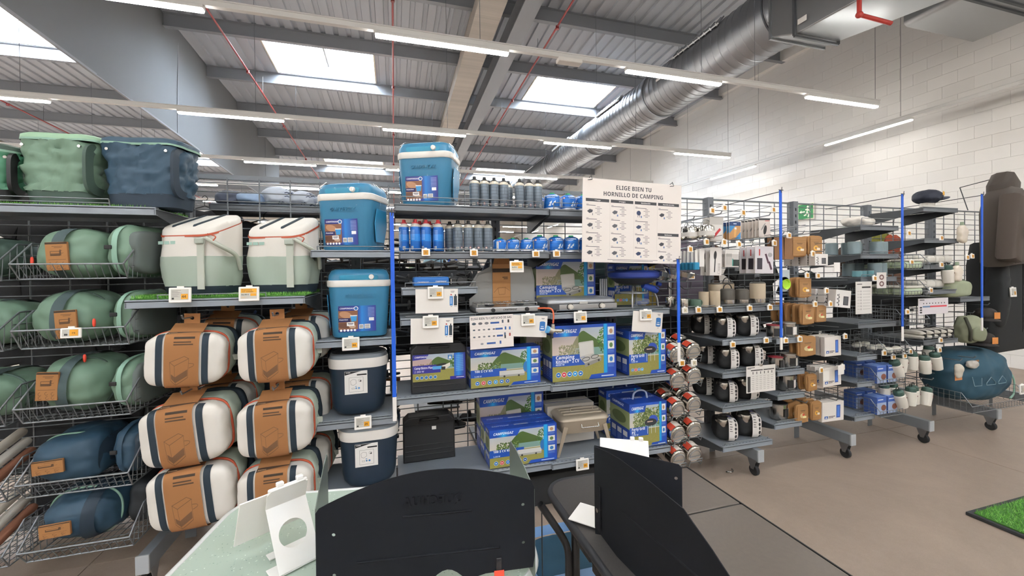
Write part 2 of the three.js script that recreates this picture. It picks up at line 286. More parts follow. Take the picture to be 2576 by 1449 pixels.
{ // exit sign on the block wall
  const t = tex(320, 240, (x, w, h) => { x.fillStyle = '#e9e7c9'; x.fillRect(0, 0, w, h); x.fillStyle = '#0f7a3f'; x.fillRect(70, 8, w - 78, h - 16); x.fillStyle = '#eef3e2'; x.fillRect(110, 112, 70, 18); x.beginPath(); x.moveTo(84, 121); x.lineTo(122, 92); x.lineTo(122, 150); x.fill(); x.beginPath(); x.arc(226, 50, 17, 0, 7); x.fill(); x.lineWidth = 20; x.strokeStyle = '#eef3e2'; x.lineCap = 'round'; x.beginPath(); x.moveTo(222, 82); x.lineTo(212, 136); x.lineTo(240, 164); x.lineTo(232, 206); x.moveTo(212, 136); x.lineTo(192, 172); x.lineTo(168, 178); x.moveTo(222, 86); x.lineTo(254, 112); x.lineTo(262, 132); x.moveTo(218, 86); x.lineTo(192, 92); x.stroke(); });
  const s = thing('exit_sign', 'green emergency exit sign with running figure and arrow on the wall', 'sign', [8.96, 2.83, 7.0], -Math.PI / 2);
  part('sign_plate', rb(0.46, 0.36, 0.02, 0, 0, 0, 0.003), WHITE, s); part('sign_face', print(0.45, 0.35, 0, 0, 0.0105), pm(t, 0.4), s);
}

// ---------- mobile shelving: frames with wire backs ----------
const UPX = Array.from({ length: 11 }, (_, k) => 0.70 + 0.94 * (k - 4)); // uprights along the run
const FRONT = 2.4, BACK = 2.86;
{
  const slotted = () => mg([ext([[-0.028, 0], [0.028, 0], [0.028, 2.16], [-0.028, 2.16]], 0.004, 0, Array.from({ length: 34 }, (_, i) => [[-0.006, 0.16 + i * 0.058], [0.006, 0.16 + i * 0.058], [0.006, 0.186 + i * 0.058], [-0.006, 0.186 + i * 0.058]])).translate(0, 0, 0.03), bx(0.004, 2.0, 0.06, -0.026, 1.16, 0), bx(0.004, 2.0, 0.06, 0.026, 1.16, 0), bx(0.056, 2.0, 0.003, 0, 1.16, -0.03)]);
  const upG = slotted(), wires = [];
  for (let y = 0.24; y < 2.14; y += 0.055) wires.push(rod([-0.44, y, 0.006], [0.44, y, 0.006], 0.0033, 5));
  for (let i = 0; i < 6; i++) wires.push(rod([-0.43 + i * 0.172, 0.22, 0], [-0.43 + i * 0.172, 2.145, 0], 0.0042, 5));
  const meshG = mg(wires), footG = mg([rb(0.05, 0.085, 1.0, 0, 0.165, 0, 0.004)]), capG = rb(0.056, 0.09, 0.012, 0, 0.165, 0.505, 0.003);
  const forkG = mg([ext([[-0.035, 0.125], [0.04, 0.125], [0.012, 0.05], [-0.012, 0.05]], 0.003).rotateY(Math.PI / 2).translate(0.022, 0, 0.45), ext([[-0.035, 0.125], [0.04, 0.125], [0.012, 0.05], [-0.012, 0.05]], 0.003).rotateY(Math.PI / 2).translate(-0.022, 0, 0.45), bx(0.05, 0.008, 0.075, 0, 0.122, 0.45)]);
  const wheelG = lathe([[0, -0.014], [0.034, -0.014], [0.04, -0.009], [0.04, 0.009], [0.034, 0.014], [0, 0.014]], 20).rotateZ(Math.PI / 2).translate(0, 0.04, 0.45);
  const where = ['at the far left edge', 'behind the green bags in baskets', 'behind the white cooler bags', 'behind the blue and navy cool boxes', 'behind the gas stoves', 'behind the grill boxes', 'behind the vacuum flasks', 'behind the food pouches', 'behind the grey-blue tins', 'behind the water bottles', 'at the far right edge'];
  UPX.forEach((x, k) => {
    const t = thing('shelving_frame', 'slotted shelving upright with wire panel and wheeled foot, ' + where[k], 'shelving', [x, 0, BACK], 0, 'mobile shelving frames');
    part('upright', upG, STEEL, t);
    if (k < 10) { part('wire_panel', meshG, M(0x74797e, 0.45, 0.2), t).position.x = 0.47; part('crossbar', bx(0.88, k < 5 ? 0.03 : 0.012, 0.02, 0.47, 2.15, -0.02), STEEL, t); part('crossbar', bx(0.88, 0.06, 0.03, 0.47, 0.2, -0.01), STEEL, t); }
    if (k === 4 || k === 5) return; // these stand on the plinth
    part('foot', footG, M(0x878d93, 0.4, 0.3), t); part('foot_cap', capG, M(0xa4a8ab, 0.5), t);
    for (const s of [1, -1]) { const w = part('caster_fork', forkG, GALV, t); const u = part('caster_wheel', wheelG, RUBBER, t); if (s < 0) { w.rotation.y = Math.PI; u.rotation.y = Math.PI; } }
  });
}

// ---------- shop fittings ----------
const font = await new FontLoader().loadAsync('fonts/droid/droid_sans_bold.typeface.json');
function letters(str, size, depth, shear = 0) { const g = new TextGeometry(str, { font, size, depth, curveSegments: 3, bevelEnabled: false }); g.computeBoundingBox(); const b = g.boundingBox; g.translate(-(b.min.x + b.max.x) / 2, -(b.min.y + b.max.y) / 2, 0); if (shear) g.applyMatrix4(new THREE.Matrix4().set(1, shear, 0, 0, 0, 1, 0, 0, 0, 0, 1, 0, 0, 0, 0, 1)); return g; }
function shelf(x0, x1, y, label, o = {}) { // y = top of the front lip
  const f = o.front ?? FRONT, b = o.back ?? BACK - 0.035, w = x1 - x0, c = (x0 + x1) / 2, dp = b - f, m = o.mat || SHELF;
  const t = thing('metal_shelf', label, 'shelf', [c, y, f], 0, 'grey metal shelves');
  part('deck', [bx(w, 0.004, dp, 0, -0.008, -dp / 2), bx(w, 0.02, 0.012, 0, -0.02, -dp + 0.006)], m, t);
  part('front_lip', [ext([[-w / 2, -0.038], [w / 2, -0.038], [w / 2, 0], [-w / 2, 0]], 0.004, 0.001).translate(0, 0, -0.002), bx(w, 0.003, 0.03, 0, -0.0015, -0.016), bx(w, 0.003, 0.02, 0, -0.037, -0.012)], m, t);
  const n = Math.max(3, Math.round(w / 0.03)); if (!o.plain) part('lip_slots', Array.from({ length: n }, (_, i) => bx(0.012, 0.0006, 0.005, -w / 2 + (i + 0.5) * w / n, 0.0006, -0.018)), STEELD, t);
  const bg = ext([[0, -0.012], [-dp, -0.012], [-dp, -0.115], [-dp * 0.86, -0.11], [0, -0.036]], 0.004).rotateY(-Math.PI / 2);
  for (const s of [-1, 1]) part('bracket', bg, STEELD, t).position.x = s * (w / 2 - 0.004);
  if (o.fence) { const h = o.fence, fs = o.fs ?? -w / 2 + 0.03, fe = o.fe ?? w / 2 - 0.03; const g = [poly([[fs, -0.005, -0.02], [fs, h, -0.012], [fe, h, -0.012], [fe, -0.005, -0.02]], 0.0027, 6)]; if (h > 0.03) g.push(rod([fs, h * 0.45, -0.014], [fe, h * 0.45, -0.014], 0.0022, 5)); part('fence_wire', g, WIRE, t); }
  return t;
}
// electronic price tags
const tagTex = {};
function tagFace(kind) {
  if (tagTex[kind]) return tagTex[kind];
  return tagTex[kind] = pm(tex(160, 120, (x, w, h) => {
    x.fillStyle = '#c4c2ba'; x.fillRect(0, 0, w, h); x.fillStyle = '#333';
    const bars = (x0, y0, n, ww, st = 9) => { for (let i = 0; i < n; i++) x.fillRect(x0, y0 + i * st, ww * (0.6 + 0.4 * ((i * 7 + 3) % 5) / 4), 2); };
    if (kind === 'small' || kind === 'small2') { x.fillStyle = kind === 'small' ? '#b98222' : '#c9c0a6'; x.fillRect(0, 0, w, h); x.fillStyle = '#3a2a10'; x.font = 'bold 60px sans-serif'; x.fillText(kind === 'small' ? '3' : '6', 60, 84); return; }
    if (kind === 'promo') { x.fillStyle = '#e0a02c'; x.fillRect(4, 4, w - 8, 48); x.fillStyle = '#3a2a10'; x.font = 'bold 17px sans-serif'; x.fillText('Disponemos', 12, 24); x.fillText('más unidades', 12, 44); x.fillStyle = '#222'; x.font = 'bold 22px sans-serif'; x.fillText('54,99 €', 8, 80); x.fillStyle = '#e0a02c'; x.fillRect(96, 58, 58, 30); bars(8, 98, 2, 60); return; }
    if (kind === 'wide') { x.fillStyle = '#333'; bars(6, 14, 5, 60, 12); x.fillRect(20, 74, 34, 30); x.fillStyle = '#d99a28'; x.fillRect(72, 10, 84, 100); x.fillStyle = '#4a3208'; x.font = 'bold 34px sans-serif'; x.fillText('79', 92, 78); return; }
    bars(8, 12, 8, 92, 10); x.fillRect(10, 92, 20, 20); x.fillStyle = '#d99a28'; x.fillRect(92, 52, 62, 58); x.fillStyle = '#3a2808'; x.font = 'bold 36px sans-serif'; x.fillText(kind, 98, 94);
  }), 0.35);
}
const tagFrameM = M(0xf4f2ee, 0.4);
function tag(x, y, d, kind, label, o = {}) { // x,y = centre
  const small = kind.startsWith('small'), w = o.w ?? (small ? 0.048 : 0.09), h = o.h ?? (small ? 0.042 : 0.072);
  const t = thing('price_tag', label, 'price tag', [x, y, d], o.turn ?? 0, small ? 'small shelf price tags' : 'electronic price tags'); t.rotation.x = o.tilt ?? -0.06;
  part('tag_case', [rb(w, h, 0.011, 0, 0, 0, 0.004), bx(w * 0.3, 0.008, 0.006, 0, h / 2 + 0.003, -0.002)], tagFrameM, t);
  part('tag_screen', print(small ? w * 0.6 : w * 0.8, small ? h * 0.66 : h * 0.72, 0, small ? 0 : h * 0.03, 0.0058), tagFace(kind), t);
  return t;
}
const loopHook = (len) => [rod([0, 0, 0], [0, 0.012, len], 0.004, 6), rod([0, 0.012, len], [0, 0.03, len + 0.012], 0.004, 6), bx(0.05, 0.03, 0.006, 0, 0, 0.002)];
function hook(x, y, len, label, group = 'display hooks on the wire backs', plate) { // peg from the wire back towards the aisle
  const t = thing('display_hook', label, 'hook', [x, y, BACK - 0.012], 0, group);
  part('peg', loopHook(len), WIRE, t); if (plate) part('tag_arm', [rod([0, 0.055, 0], [0, 0.075, len + 0.02], 0.0022, 5), rod([0, 0, 0], [0, 0.055, 0], 0.0022, 5)], WIRE, t);
  return t;
}
function basket(x0, x1, yb, rim, label) {
  const w = x1 - x0, c = (x0 + x1) / 2, f = 2.32, dp = 0.5, hs = 0.165, fh = rim - yb;
  const t = thing('wire_basket', label, 'basket', [c, yb, f], 0, 'wire display baskets'), g = [], W = w / 2, u = 0.085;
  const prof = (s) => [[s * W, fh, 0.012], [s * W, hs, -u - 0.02], [s * W, hs, -dp]];
  for (const s of [-1, 1]) g.push(poly(prof(s), 0.0038, 6), rod([s * W, fh, 0.012], [s * W * 0.97, 0, -0.03], 0.0034, 5), rod([s * W * 0.97, 0, -0.03], [s * W * 0.97, 0, -dp], 0.0034, 5));
  g.push(rod([-W, fh, 0.012], [W, fh, 0.012], 0.0042, 6), rod([-W * 0.97, 0, -0.03], [W * 0.97, 0, -0.03], 0.0038, 6));
  part('rim', g, WIRE, t);
  const q = [], n = 14;
  for (let i = 1; i < n; i++) { const x = -W + i * w / n; q.push(rod([x, fh, 0.01], [x * 0.97, 0, -0.03], 0.002, 4), rod([x * 0.97, 0, -0.03], [x * 0.97, 0, -dp], 0.002, 4)); }
  for (let i = 1; i < 9; i++) q.push(rod([-W * 0.97, 0, -0.03 - i * 0.055], [W * 0.97, 0, -0.03 - i * 0.055], 0.002, 4));
  for (const s of [-1, 1]) { for (let i = 0; i < 13; i++) { const z = -0.03 - i * 0.037, top = Math.min(hs, fh + (hs - fh) * Math.min(1, -z / (u + 0.02))); q.push(rod([s * W * 0.97, 0, z], [s * W, top, z], 0.002, 4)); } for (let k = 1; k < 3; k++) q.push(rod([s * W, k * 0.055, -0.03 - k * 0.02], [s * W, k * 0.055, -dp], 0.002, 4)); }
  part('wire_grid', q, M(0x777c80, 0.4, 0.6), t); return t;
}
function band(w, h, d, p, x0, x1, o = {}) { // ribbon lying on a padded body (superellipsoid), across x
  const n = o.n || 40, P = [], U = [], k = o.k ?? 1.02, t0 = o.t0 ?? 0, t1 = o.t1 ?? 2 * Math.PI, m = o.m || 4;
  const pt = (x, t) => { const cx = Math.cos(t), sx = Math.sin(t), f = Math.pow(Math.max(0.02, 1 - Math.abs(2 * x / w) ** p), 1 / p), c = Math.pow(Math.abs(cx) ** p + Math.abs(sx) ** p, -1 / p); const y = h / 2 * f * c * cx * k, z = d / 2 * f * c * sx * k + (k - 1) * 0.1 * Math.sign(sx); return [x + (o.tilt || 0) * y, y, z]; };
  for (let i = 0; i < n; i++) for (let j = 0; j < m; j++) {
    const a = t0 + (t1 - t0) * i / n, b = t0 + (t1 - t0) * (i + 1) / n, xa = x0 + (x1 - x0) * j / m, xb = x0 + (x1 - x0) * (j + 1) / m;
    const A = pt(xa, a), B = pt(xb, a), C = pt(xb, b), D = pt(xa, b), ua = j / m, ub = (j + 1) / m, va = 1 - i / n, vb = 1 - (i + 1) / n;
    P.push(...A, ...D, ...B, ...B, ...D, ...C); U.push(ua, va, ua, vb, ub, va, ub, va, ua, vb, ub, vb);
  }
  const g = new THREE.BufferGeometry(); g.setAttribute('position', new THREE.Float32BufferAttribute(P, 3)); g.setAttribute('uv', new THREE.Float32BufferAttribute(U, 2)); return toCreasedNormals(g, 1);
}
const outline = (w, h, z, p, r = 0.004, k = 1) => tube(Array.from({ length: 40 }, (_, i) => { const t = i / 40 * 2 * Math.PI, c = Math.cos(t), s = Math.sin(t), f = Math.pow(Math.abs(c) ** p + Math.abs(s) ** p, -1 / p) * k; return [w / 2 * f * c, h / 2 * f * s, z]; }), r, 80, 6, true);

// ---------- bay of green and petrol bags in baskets ----------
const GREEN = M(0x67826f, 0.6, 0, { sheen: 0.4, sheenRoughness: 0.5 }), GREEND = M(0x3c5047, 0.65), PETROL = M(0x254154, 0.6, 0, { sheen: 0.3, sheenRoughness: 0.5 }), PETROLD = M(0x1b2c3a, 0.65), STRAPG = M(0x3f4f50, 0.8), GREYP = M(0x59625f, 0.75), MINT = M(0x86ab98, 0.6);
const tagCardT = tex(200, 260, (x, w, h) => { x.fillStyle = '#96683c'; x.fillRect(0, 0, w, h); x.fillStyle = '#3d2c1d'; x.fillRect(0, 0, w, 18); x.globalAlpha = 0.75; x.fillRect(60, 36, 100, 4); x.fillRect(80, 48, 70, 4); x.strokeStyle = '#3d2c1d'; x.lineWidth = 5; x.strokeRect(44, 84, 84, 40); x.fillRect(44, 104, 84, 20); x.fillRect(128, 70, 14, 54); x.lineWidth = 3; for (const [a, b] of [[40, 200], [100, 196], [158, 200], [150, 90], [44, 235], [110, 236], [160, 236]]) { x.beginPath(); x.arc(a, b, 14, 0.4, 5); x.stroke(); } x.fillRect(20, 160, 160, 3); });
const KRAFTTAG = pm(tagCardT, 0.85);
function podBag(label, col, strap, [x, y, d], w, h, o = {}) {
  const dp = o.dp || 0.36, p = o.p || 2.5, t = thing('padded_bag', label, 'bag', [x, y, d], o.turn || 0, o.group), z0 = -dp / 2;
  part('bag_body', soft(w, h, dp, p, 0.013, 9, x * 9 + y * 5, 24).translate(0, h / 2, z0), col, t);
  part('strap', band(w, h, dp, p, o.sx ?? -0.02, (o.sx ?? -0.02) + 0.045, { k: 1.05, tilt: 0.06 }).translate(0, h / 2, z0), strap, t);
  part('zip_seam', outline(w * 0.93, h * 0.93, z0 + dp * 0.2, p, 0.005, 1.02).translate(0, h / 2, 0), o.seam || GREEND, t);
  const c = new THREE.Group(); const cw = o.wide ? 0.115 : 0.08, ch = o.wide ? 0.062 : 0.13;
  const k = part('cardboard_tag', [rb(cw, ch, 0.012, 0, 0, 0, 0.003)], KRAFT, t); k.position.set(o.cx ?? 0, o.cy ?? h * 0.45, o.cz ?? 0.008); k.rotation.z = o.cr ?? 0.05;
  part('tag_print', print(cw * 0.98, ch * 0.98, 0, 0, 0.0066), KRAFTTAG, k).rotation.z = o.wide ? 0 : 0;
  if (o.pull) part('zip_pull', [soft(0.012, 0.04, 0.01, 3, 0, 1, 0, 4)], RED, t, 'orange zip pull').position.set(...o.pull);
  return t;
}
function slimBag(label, col, [x, y, d], w, h, o = {}) { // bag seen edge-on, with a darker side panel and a buckled strap
  const t = thing('folded_bag', label, 'bag', [x, y, d], o.turn ?? -0.12, o.group), dp = 0.34;
  part('bag_body', soft(w, h, dp, 3, 0.016, 9, x * 7 + y, 18).translate(0, h / 2, -dp / 2), col, t);
  part('side_panel', soft(w * 0.45, h * 0.86, dp * 0.9, 4, 0.008, 8, y * 3, 12).translate(w * 0.34, h * 0.48, -dp / 2 + 0.005), o.panel || GREYP, t);
  part('edge_band', band(w, h, dp, 3, -w * 0.12, w * 0.04, { k: 1.04 }).translate(0, h / 2, -dp / 2), o.band || MINT, t);
  part('buckle', [rb(0.03, 0.02, 0.01, -w * 0.2, h * 0.55, 0.012, 0.004)], BLACK, t);
  return t;
}
shelf(-2.06, -1.12, 1.888, 'top shelf with green turf above the basket bags', { fence: 0.035, fs: -0.44, fe: 0.28 });
[[1.543, 1.61, 'top basket'], [1.231, 1.317, 'second basket'], [0.898, 0.972, 'third basket'], [0.561, 0.636, 'fourth basket'], [0.271, 0.335, 'lowest basket']].forEach(([b, r, n], i) => {
  basket(-1.61, -1.205, b, r, `${n} of the column holding ${i < 3 ? 'green' : 'petrol blue'} bags`);
  basket(-2.05, -1.66, b - 0.004, r - 0.002, `${n} of the column cut by the left edge`);
});
podBag('sage green padded bag with upright cardboard tag in the top basket', GREEN, STRAPG, [-1.46, 1.546, 2.36], 0.285, 0.235, { p: 3, cx: -0.01, cy: 0.1, sx: -0.035, pull: [-0.14, 0.08, -0.05] });
podBag('rounded sage green bag with front pocket in the second basket', GREEN, STRAPG, [-1.49, 1.234, 2.37], 0.29, 0.25, { cx: 0.04, cy: 0.1, sx: -0.02, pull: [0.125, 0.1, -0.02] });
podBag('smooth sage green bag with tag at its left in the third basket', GREEN, STRAPG, [-1.475, 0.902, 2.38], 0.28, 0.262, { cx: -0.055, cy: 0.15, cr: -0.06, sx: -0.03, pull: [0.03, 0.255, -0.08] });
podBag('petrol blue octagonal bag with wide cardboard tag in the fourth basket', PETROL, PETROLD, [-1.5, 0.566, 2.38], 0.27, 0.23, { p: 3.2, wide: true, cx: -0.035, cy: 0.115, seam: MINT, sx: 0.12 });
podBag('petrol blue rounded bag with mint piping in the lowest basket', PETROL, PETROLD, [-1.465, 0.276, 2.38], 0.3, 0.25, { wide: true, cx: -0.05, cy: 0.11, seam: MINT, sx: 0.04 });
slimBag('folded sage green bag with grey side in the top basket', GREEN, [-1.265, 1.55, 2.38], 0.15, 0.255);
slimBag('folded sage green bag with grey side in the second basket', GREEN, [-1.265, 1.237, 2.4], 0.125, 0.24);
slimBag('folded sage green bag with grey side in the third basket', GREEN, [-1.272, 0.905, 2.4], 0.135, 0.24);
slimBag('folded petrol blue bag with snap button in the fourth basket', PETROL, [-1.285, 0.568, 2.42], 0.14, 0.24, { panel: PETROLD, band: PETROL });
soloBox('black pouch beside the petrol bag in the lowest basket', [-1.27, 0.276, 2.5], 0.12, 0.22, 0.3, M(0x202428, 0.7));
function soloBox(label, pos, w, h, d, m) { return solo('soft_pouch', label, 'pouch', [soft(w, h, d, 3.5, 0.012, 8, pos[0] * 5, 12).translate(0, h / 2, -d / 2)], m, pos); }
podBag('sage green bag cut by the left edge in the second basket level', GREEN, STRAPG, [-1.82, 1.236, 2.36], 0.33, 0.21, { cx: -0.1, sx: 0.02 });
podBag('sage green bag cut by the left edge in the third basket level', GREEN, STRAPG, [-1.82, 0.905, 2.36], 0.33, 0.21, { cx: -0.1, sx: 0.02 });
podBag('dark green bag cut by the left edge in the top basket level', GREEND, STRAPG, [-1.84, 1.55, 2.4], 0.31, 0.19, { cx: -0.1 });
for (const [yy, n] of [[0.566, 'fourth'], [0.276, 'lowest']]) for (let k = 0; k < 3; k++) solo('rolled_mat', `brown and white rolled mat in the ${n} basket at the left edge, ${['lower', 'middle', 'upper'][k]} of three`, 'mat', [T(lathe([[0, 0], [0.018, 0], [0.022, 0.008], [0.022, 0.27], [0.018, 0.28], [0, 0.28]], 16), -1.3, 0.2, 0)], M([0x8a5a43, 0xd9d4cb, 0xcfc7bb][k], 0.85), [-1.79 - k * 0.03, yy + 0.03 + k * 0.045, 2.4 + k * 0.02], 0, 'rolled mats at the left edge');
tag(-1.394, 1.3, 2.295, 'wide', 'price tag clipped to the second basket of green bags', { w: 0.074, h: 0.046 });

// turf mats
function turf(x, y, d, w, dp, label, n) {
  const t = thing('turf_mat', label, 'turf', [x, y, d]);
  part('mat_base', bx(w, 0.006, dp, 0, 0.003, -dp / 2), M(0x3c6b24, 0.9), t);
  const g = new THREE.ConeGeometry(0.0022, 0.02, 3, 1, true).translate(0, 0.01, 0), im = new THREE.InstancedMesh(g, M(0xffffff, 0.8), n), m = new THREE.Matrix4(), c = new THREE.Color();
  for (let i = 0; i < n; i++) { m.makeRotationFromEuler(new THREE.Euler(rr(-0.6, 0.6), rr(0, 6), rr(-0.6, 0.6))); m.setPosition(rr(-w / 2, w / 2), 0.005, -rr(0, dp)); im.setMatrixAt(i, m); im.setColorAt(i, c.set([0x5d9a38, 0x6dad45, 0x4c8430, 0x84b85c][i % 4])); }
  im.name = 'grass_pile'; im.userData.kind = 'stuff'; im.castShadow = im.receiveShadow = true; t.add(im); return t;
}
turf(-1.6, 1.882, 2.43, 0.9, 0.38, 'artificial turf lining the top shelf under the green and petrol bags', 6000);
turf(-0.83, 1.438, 2.36, 0.76, 0.44, 'artificial turf under the two white cooler bags', 6000);
function coolBag(label, col, lid, base, [x, y, d], w, h, turn) { // tall soft cool bag with a zipped lid
  const t = thing('cool_bag', label, 'bag', [x, y, d], turn), dp = 0.22, s = x * 7;
  part('bag_side', loft([...Array.from({ length: 16 }, (_, i) => { const u = i / 15; return [0.06 + u * (h - 0.09), w * (0.9 + 0.1 * u), dp * (0.95 + 0.05 * u), 0.055]; })], { sub: 22, k: 4, openTop: true, openBottom: true, warp: fold(0.02, 17, s, 1.9), crease: 1.4 }), col, t);
  part('bag_base', loft([[0, w * 0.86, dp * 0.9, 0.06], [0.065, w * 0.905, dp * 0.95, 0.06]], { sub: 8, crease: 0.9, warp: fold(0.006, 8, s) }), base, t);
  part('bag_lid', loft([[h - 0.022, w * 1.005, dp * 1.01, 0.05], [h - 0.004, w * 0.99, dp, 0.05], [h + 0.006, w * 0.9, dp * 0.9, 0.05]], { sub: 8, crease: 0.9, warp: fold(0.008, 7, s) }), lid, t);
  part('zip_line', loft([[h - 0.031, w * 1.01, dp * 1.015, 0.052], [h - 0.021, w * 1.012, dp * 1.02, 0.052]], { sub: 8, openTop: true, openBottom: true, warp: fold(0.01, 7, s) }), lid === GREEN ? GREEND : MINT, t);
  part('rivet', [-0.36, 0.36].map((k) => T(cyl(0.007, 0.007, 0.006, 0, 0, 0, 12), Math.PI / 2).translate(k * w, h - 0.06, dp / 2 + 0.008)), CHROME, t);
  part('carry_strap', [band(0.03, h * 0.75, dp * 1.1, 4, -0.014, 0.014, { t0: 0.2, t1: 2.9 }).translate(w / 2 - 0.02, h * 0.52, 0.004)], base, t);
  return t;
}
coolBag('sage green soft cool bag standing on the top shelf beside the petrol one', GREEN, M(0x8fb295, 0.6), GREEND, [-1.535, 1.9, 2.57], 0.32, 0.335, -0.12);
coolBag('petrol blue soft cool bag with mint zip on the top shelf', PETROL, PETROL, PETROLD, [-1.19, 1.895, 2.54], 0.35, 0.335, -0.1);
coolBag('dark green bag cut by the left edge on the top shelf', M(0x3f7a5c, 0.5), GREEND, BLACK, [-1.83, 1.9, 2.56], 0.24, 0.27, 0.2);

// ---------- white cooler bags on turf and hanging ----------
const OFFW = M(0xdedbd4, 0.7, 0, { sheen: 0.2 }), SAGE = M(0xa3b1a4, 0.7), RUST = M(0xa8482a, 0.6);
shelf(-1.215, -0.45, 1.437, 'shelf with turf under the white cooler bags', { front: 2.33, fence: 0.022, fs: -0.26, fe: 0.2 });
function whiteCooler(label, [x, y, d], turn) {
  const t = thing('cooler_bag', label, 'cooler bag', [x, y, d], turn, 'white cooler bags on turf'), w = 0.325, dp = 0.235, wf0 = fold(0.011, 9, x * 6), SL = 0.42, slp = (a, b, c) => [a, b + (b > 0.19 ? (0.125 - c) * SL * Math.min(1, (b - 0.19) / 0.1) : 0), c], wf = (a, b, c) => slp(...wf0(a, b, c));
  part('navy_base', loft([[0, w * 0.9, dp * 0.9, 0.07], [0.045, w * 0.96, dp * 0.97, 0.07]], { sub: 8, crease: 0.9 }), NAVY, t);
  part('lower_panel', loft([[0.043, w * 0.96, dp * 0.97, 0.07], [0.09, w, dp, 0.07], [0.15, w * 1.02, dp * 1.02, 0.07], [0.195, w * 1.02, dp * 1.02, 0.07]], { sub: 10, crease: 1, openTop: true, openBottom: true, warp: wf }), SAGE, t);
  part('upper_panel', loft([[0.19, w * 1.01, dp * 1.01, 0.07], [0.24, w, dp, 0.07], [0.27, w, dp, 0.07], [0.292, w * 0.99, dp * 0.99, 0.07]], { sub: 10, crease: 1, openTop: true, openBottom: true, warp: wf }), OFFW, t);
  part('zip_band', loft([[0.289, w * 1.01, dp * 1.01, 0.07], [0.299, w * 1.01, dp * 1.01, 0.07]], { sub: 8, openTop: true, openBottom: true, crease: 1, warp: slp }), RUST, t, 'rust red zip');
  part('lid', loft([[0.297, w * 0.99, dp * 0.99, 0.07], [0.318, w * 0.98, dp * 0.98, 0.07], [0.331, w * 0.93, dp * 0.92, 0.07], [0.337, w * 0.8, dp * 0.75, 0.07]], { sub: 8, crease: 1, warp: slp }), OFFW, t);
  for (const k of [-0.09, 0.03]) part('lid_stripe', [loft([[0, 0.02, dp * 0.86, 0.008], [0.004, 0.02, dp * 0.84, 0.008]], { warp: (a, b, c) => [a + k + 0.02, b + 0.3395 - Math.max(0, Math.abs(c) - 0.086) * 0.35 + (0.125 - c) * SL, c] })], NAVY, t);
  part('print_motif', [-0.12, -0.085, -0.05].map((k) => bx(0.028, 0.016, 0.002, k, 0.265, dp / 2 + 0.003)), M(0x9fbfb4, 0.7), t);
  const st = part('shoulder_strap', [poly([[w / 2 - 0.04, 0.05, dp / 2 - 0.005], [w / 2 - 0.035, 0.18, dp / 2 + 0.012], [w / 2 - 0.03, 0.28, dp / 2 + 0.006]], 0.001), ext([[-0.019, 0.03], [0.019, 0.03], [0.019, 0.275], [-0.019, 0.275]], 0.004).translate(w / 2 - 0.055, 0, dp / 2 + 0.006), tube([[w / 2 - 0.03, 0.285, dp / 2], [w / 2 + 0.02, 0.25, dp / 2 - 0.02], [w / 2 + 0.03, 0.2, 0], [w / 2 + 0.01, 0.13, -0.05]], 0.011, 24, 6)], M(0xb9bfb4, 0.8), t);
  part('strap_buckle', [rb(0.046, 0.03, 0.016, w / 2 - 0.055, 0.27, dp / 2 + 0.012, 0.006)], M(0xaab3a8, 0.6), st);
  part('zip_pull', [tube([[w / 2 - 0.02, 0.305, dp / 2], [w / 2 + 0.015, 0.29, dp / 2 - 0.01], [w / 2 + 0.01, 0.27, dp / 2]], 0.003, 12, 5)], RUST, t);
}
whiteCooler('white and sage cooler bag with rust zip, left one on the turf shelf', [-0.965, 1.452, 2.51], -0.42);
whiteCooler('white and sage cooler bag with rust zip, right one on the turf shelf', [-0.585, 1.452, 2.54], -0.36);
tag(-0.982, 1.458, 2.3, '44', 'price tag reading 44 on the turf shelf'); tag(-0.694, 1.456, 2.3, 'promo', 'price tag with a yellow banner on the turf shelf');
const sleeveT = tex(300, 480, (x, w, h) => { x.fillStyle = '#92633a'; x.fillRect(0, 0, w, h); x.fillStyle = '#4a3423'; x.beginPath(); x.moveTo(0, 0); x.lineTo(w, 0); x.lineTo(w, 24); x.lineTo(0, 78); x.fill(); x.fillStyle = '#d8b083'; x.fillRect(16, 44, 10, 10); x.fillRect(30, 46, 60, 6); x.fillStyle = '#33261a'; x.fillRect(80, 104, 180, 14); x.globalAlpha = 0.8; x.fillRect(80, 132, 150, 6); x.fillRect(80, 144, 168, 6); x.strokeStyle = '#5a4028'; x.lineWidth = 3; x.beginPath(); x.moveTo(52, 240); x.lineTo(176, 208); x.lineTo(214, 222); x.lineTo(92, 262); x.closePath(); x.moveTo(52, 240); x.lineTo(60, 336); x.lineTo(98, 366); x.lineTo(206, 326); x.lineTo(214, 222); x.moveTo(92, 262); x.lineTo(98, 366); x.moveTo(214, 250); x.bezierCurveTo(270, 250, 280, 262, 216, 276); x.stroke(); x.fillStyle = '#5b4029'; x.beginPath(); x.moveTo(64, 306); x.lineTo(98, 322); x.lineTo(204, 284); x.lineTo(202, 318); x.lineTo(98, 352); x.lineTo(66, 330); x.fill(); x.fillStyle = '#3a2b1c'; x.beginPath(); x.arc(90, 432, 15, 0, 7); x.fill(); x.fillRect(40, 430, 100, 4); for (const a of [16, 160, 216, 252]) x.fillRect(a, 424, 26, 6); x.fillRect(214, 444, 60, 5); x.fillRect(160, 440, 30, 4); });
const SLEEVE = pm(sleeveT, 0.85);
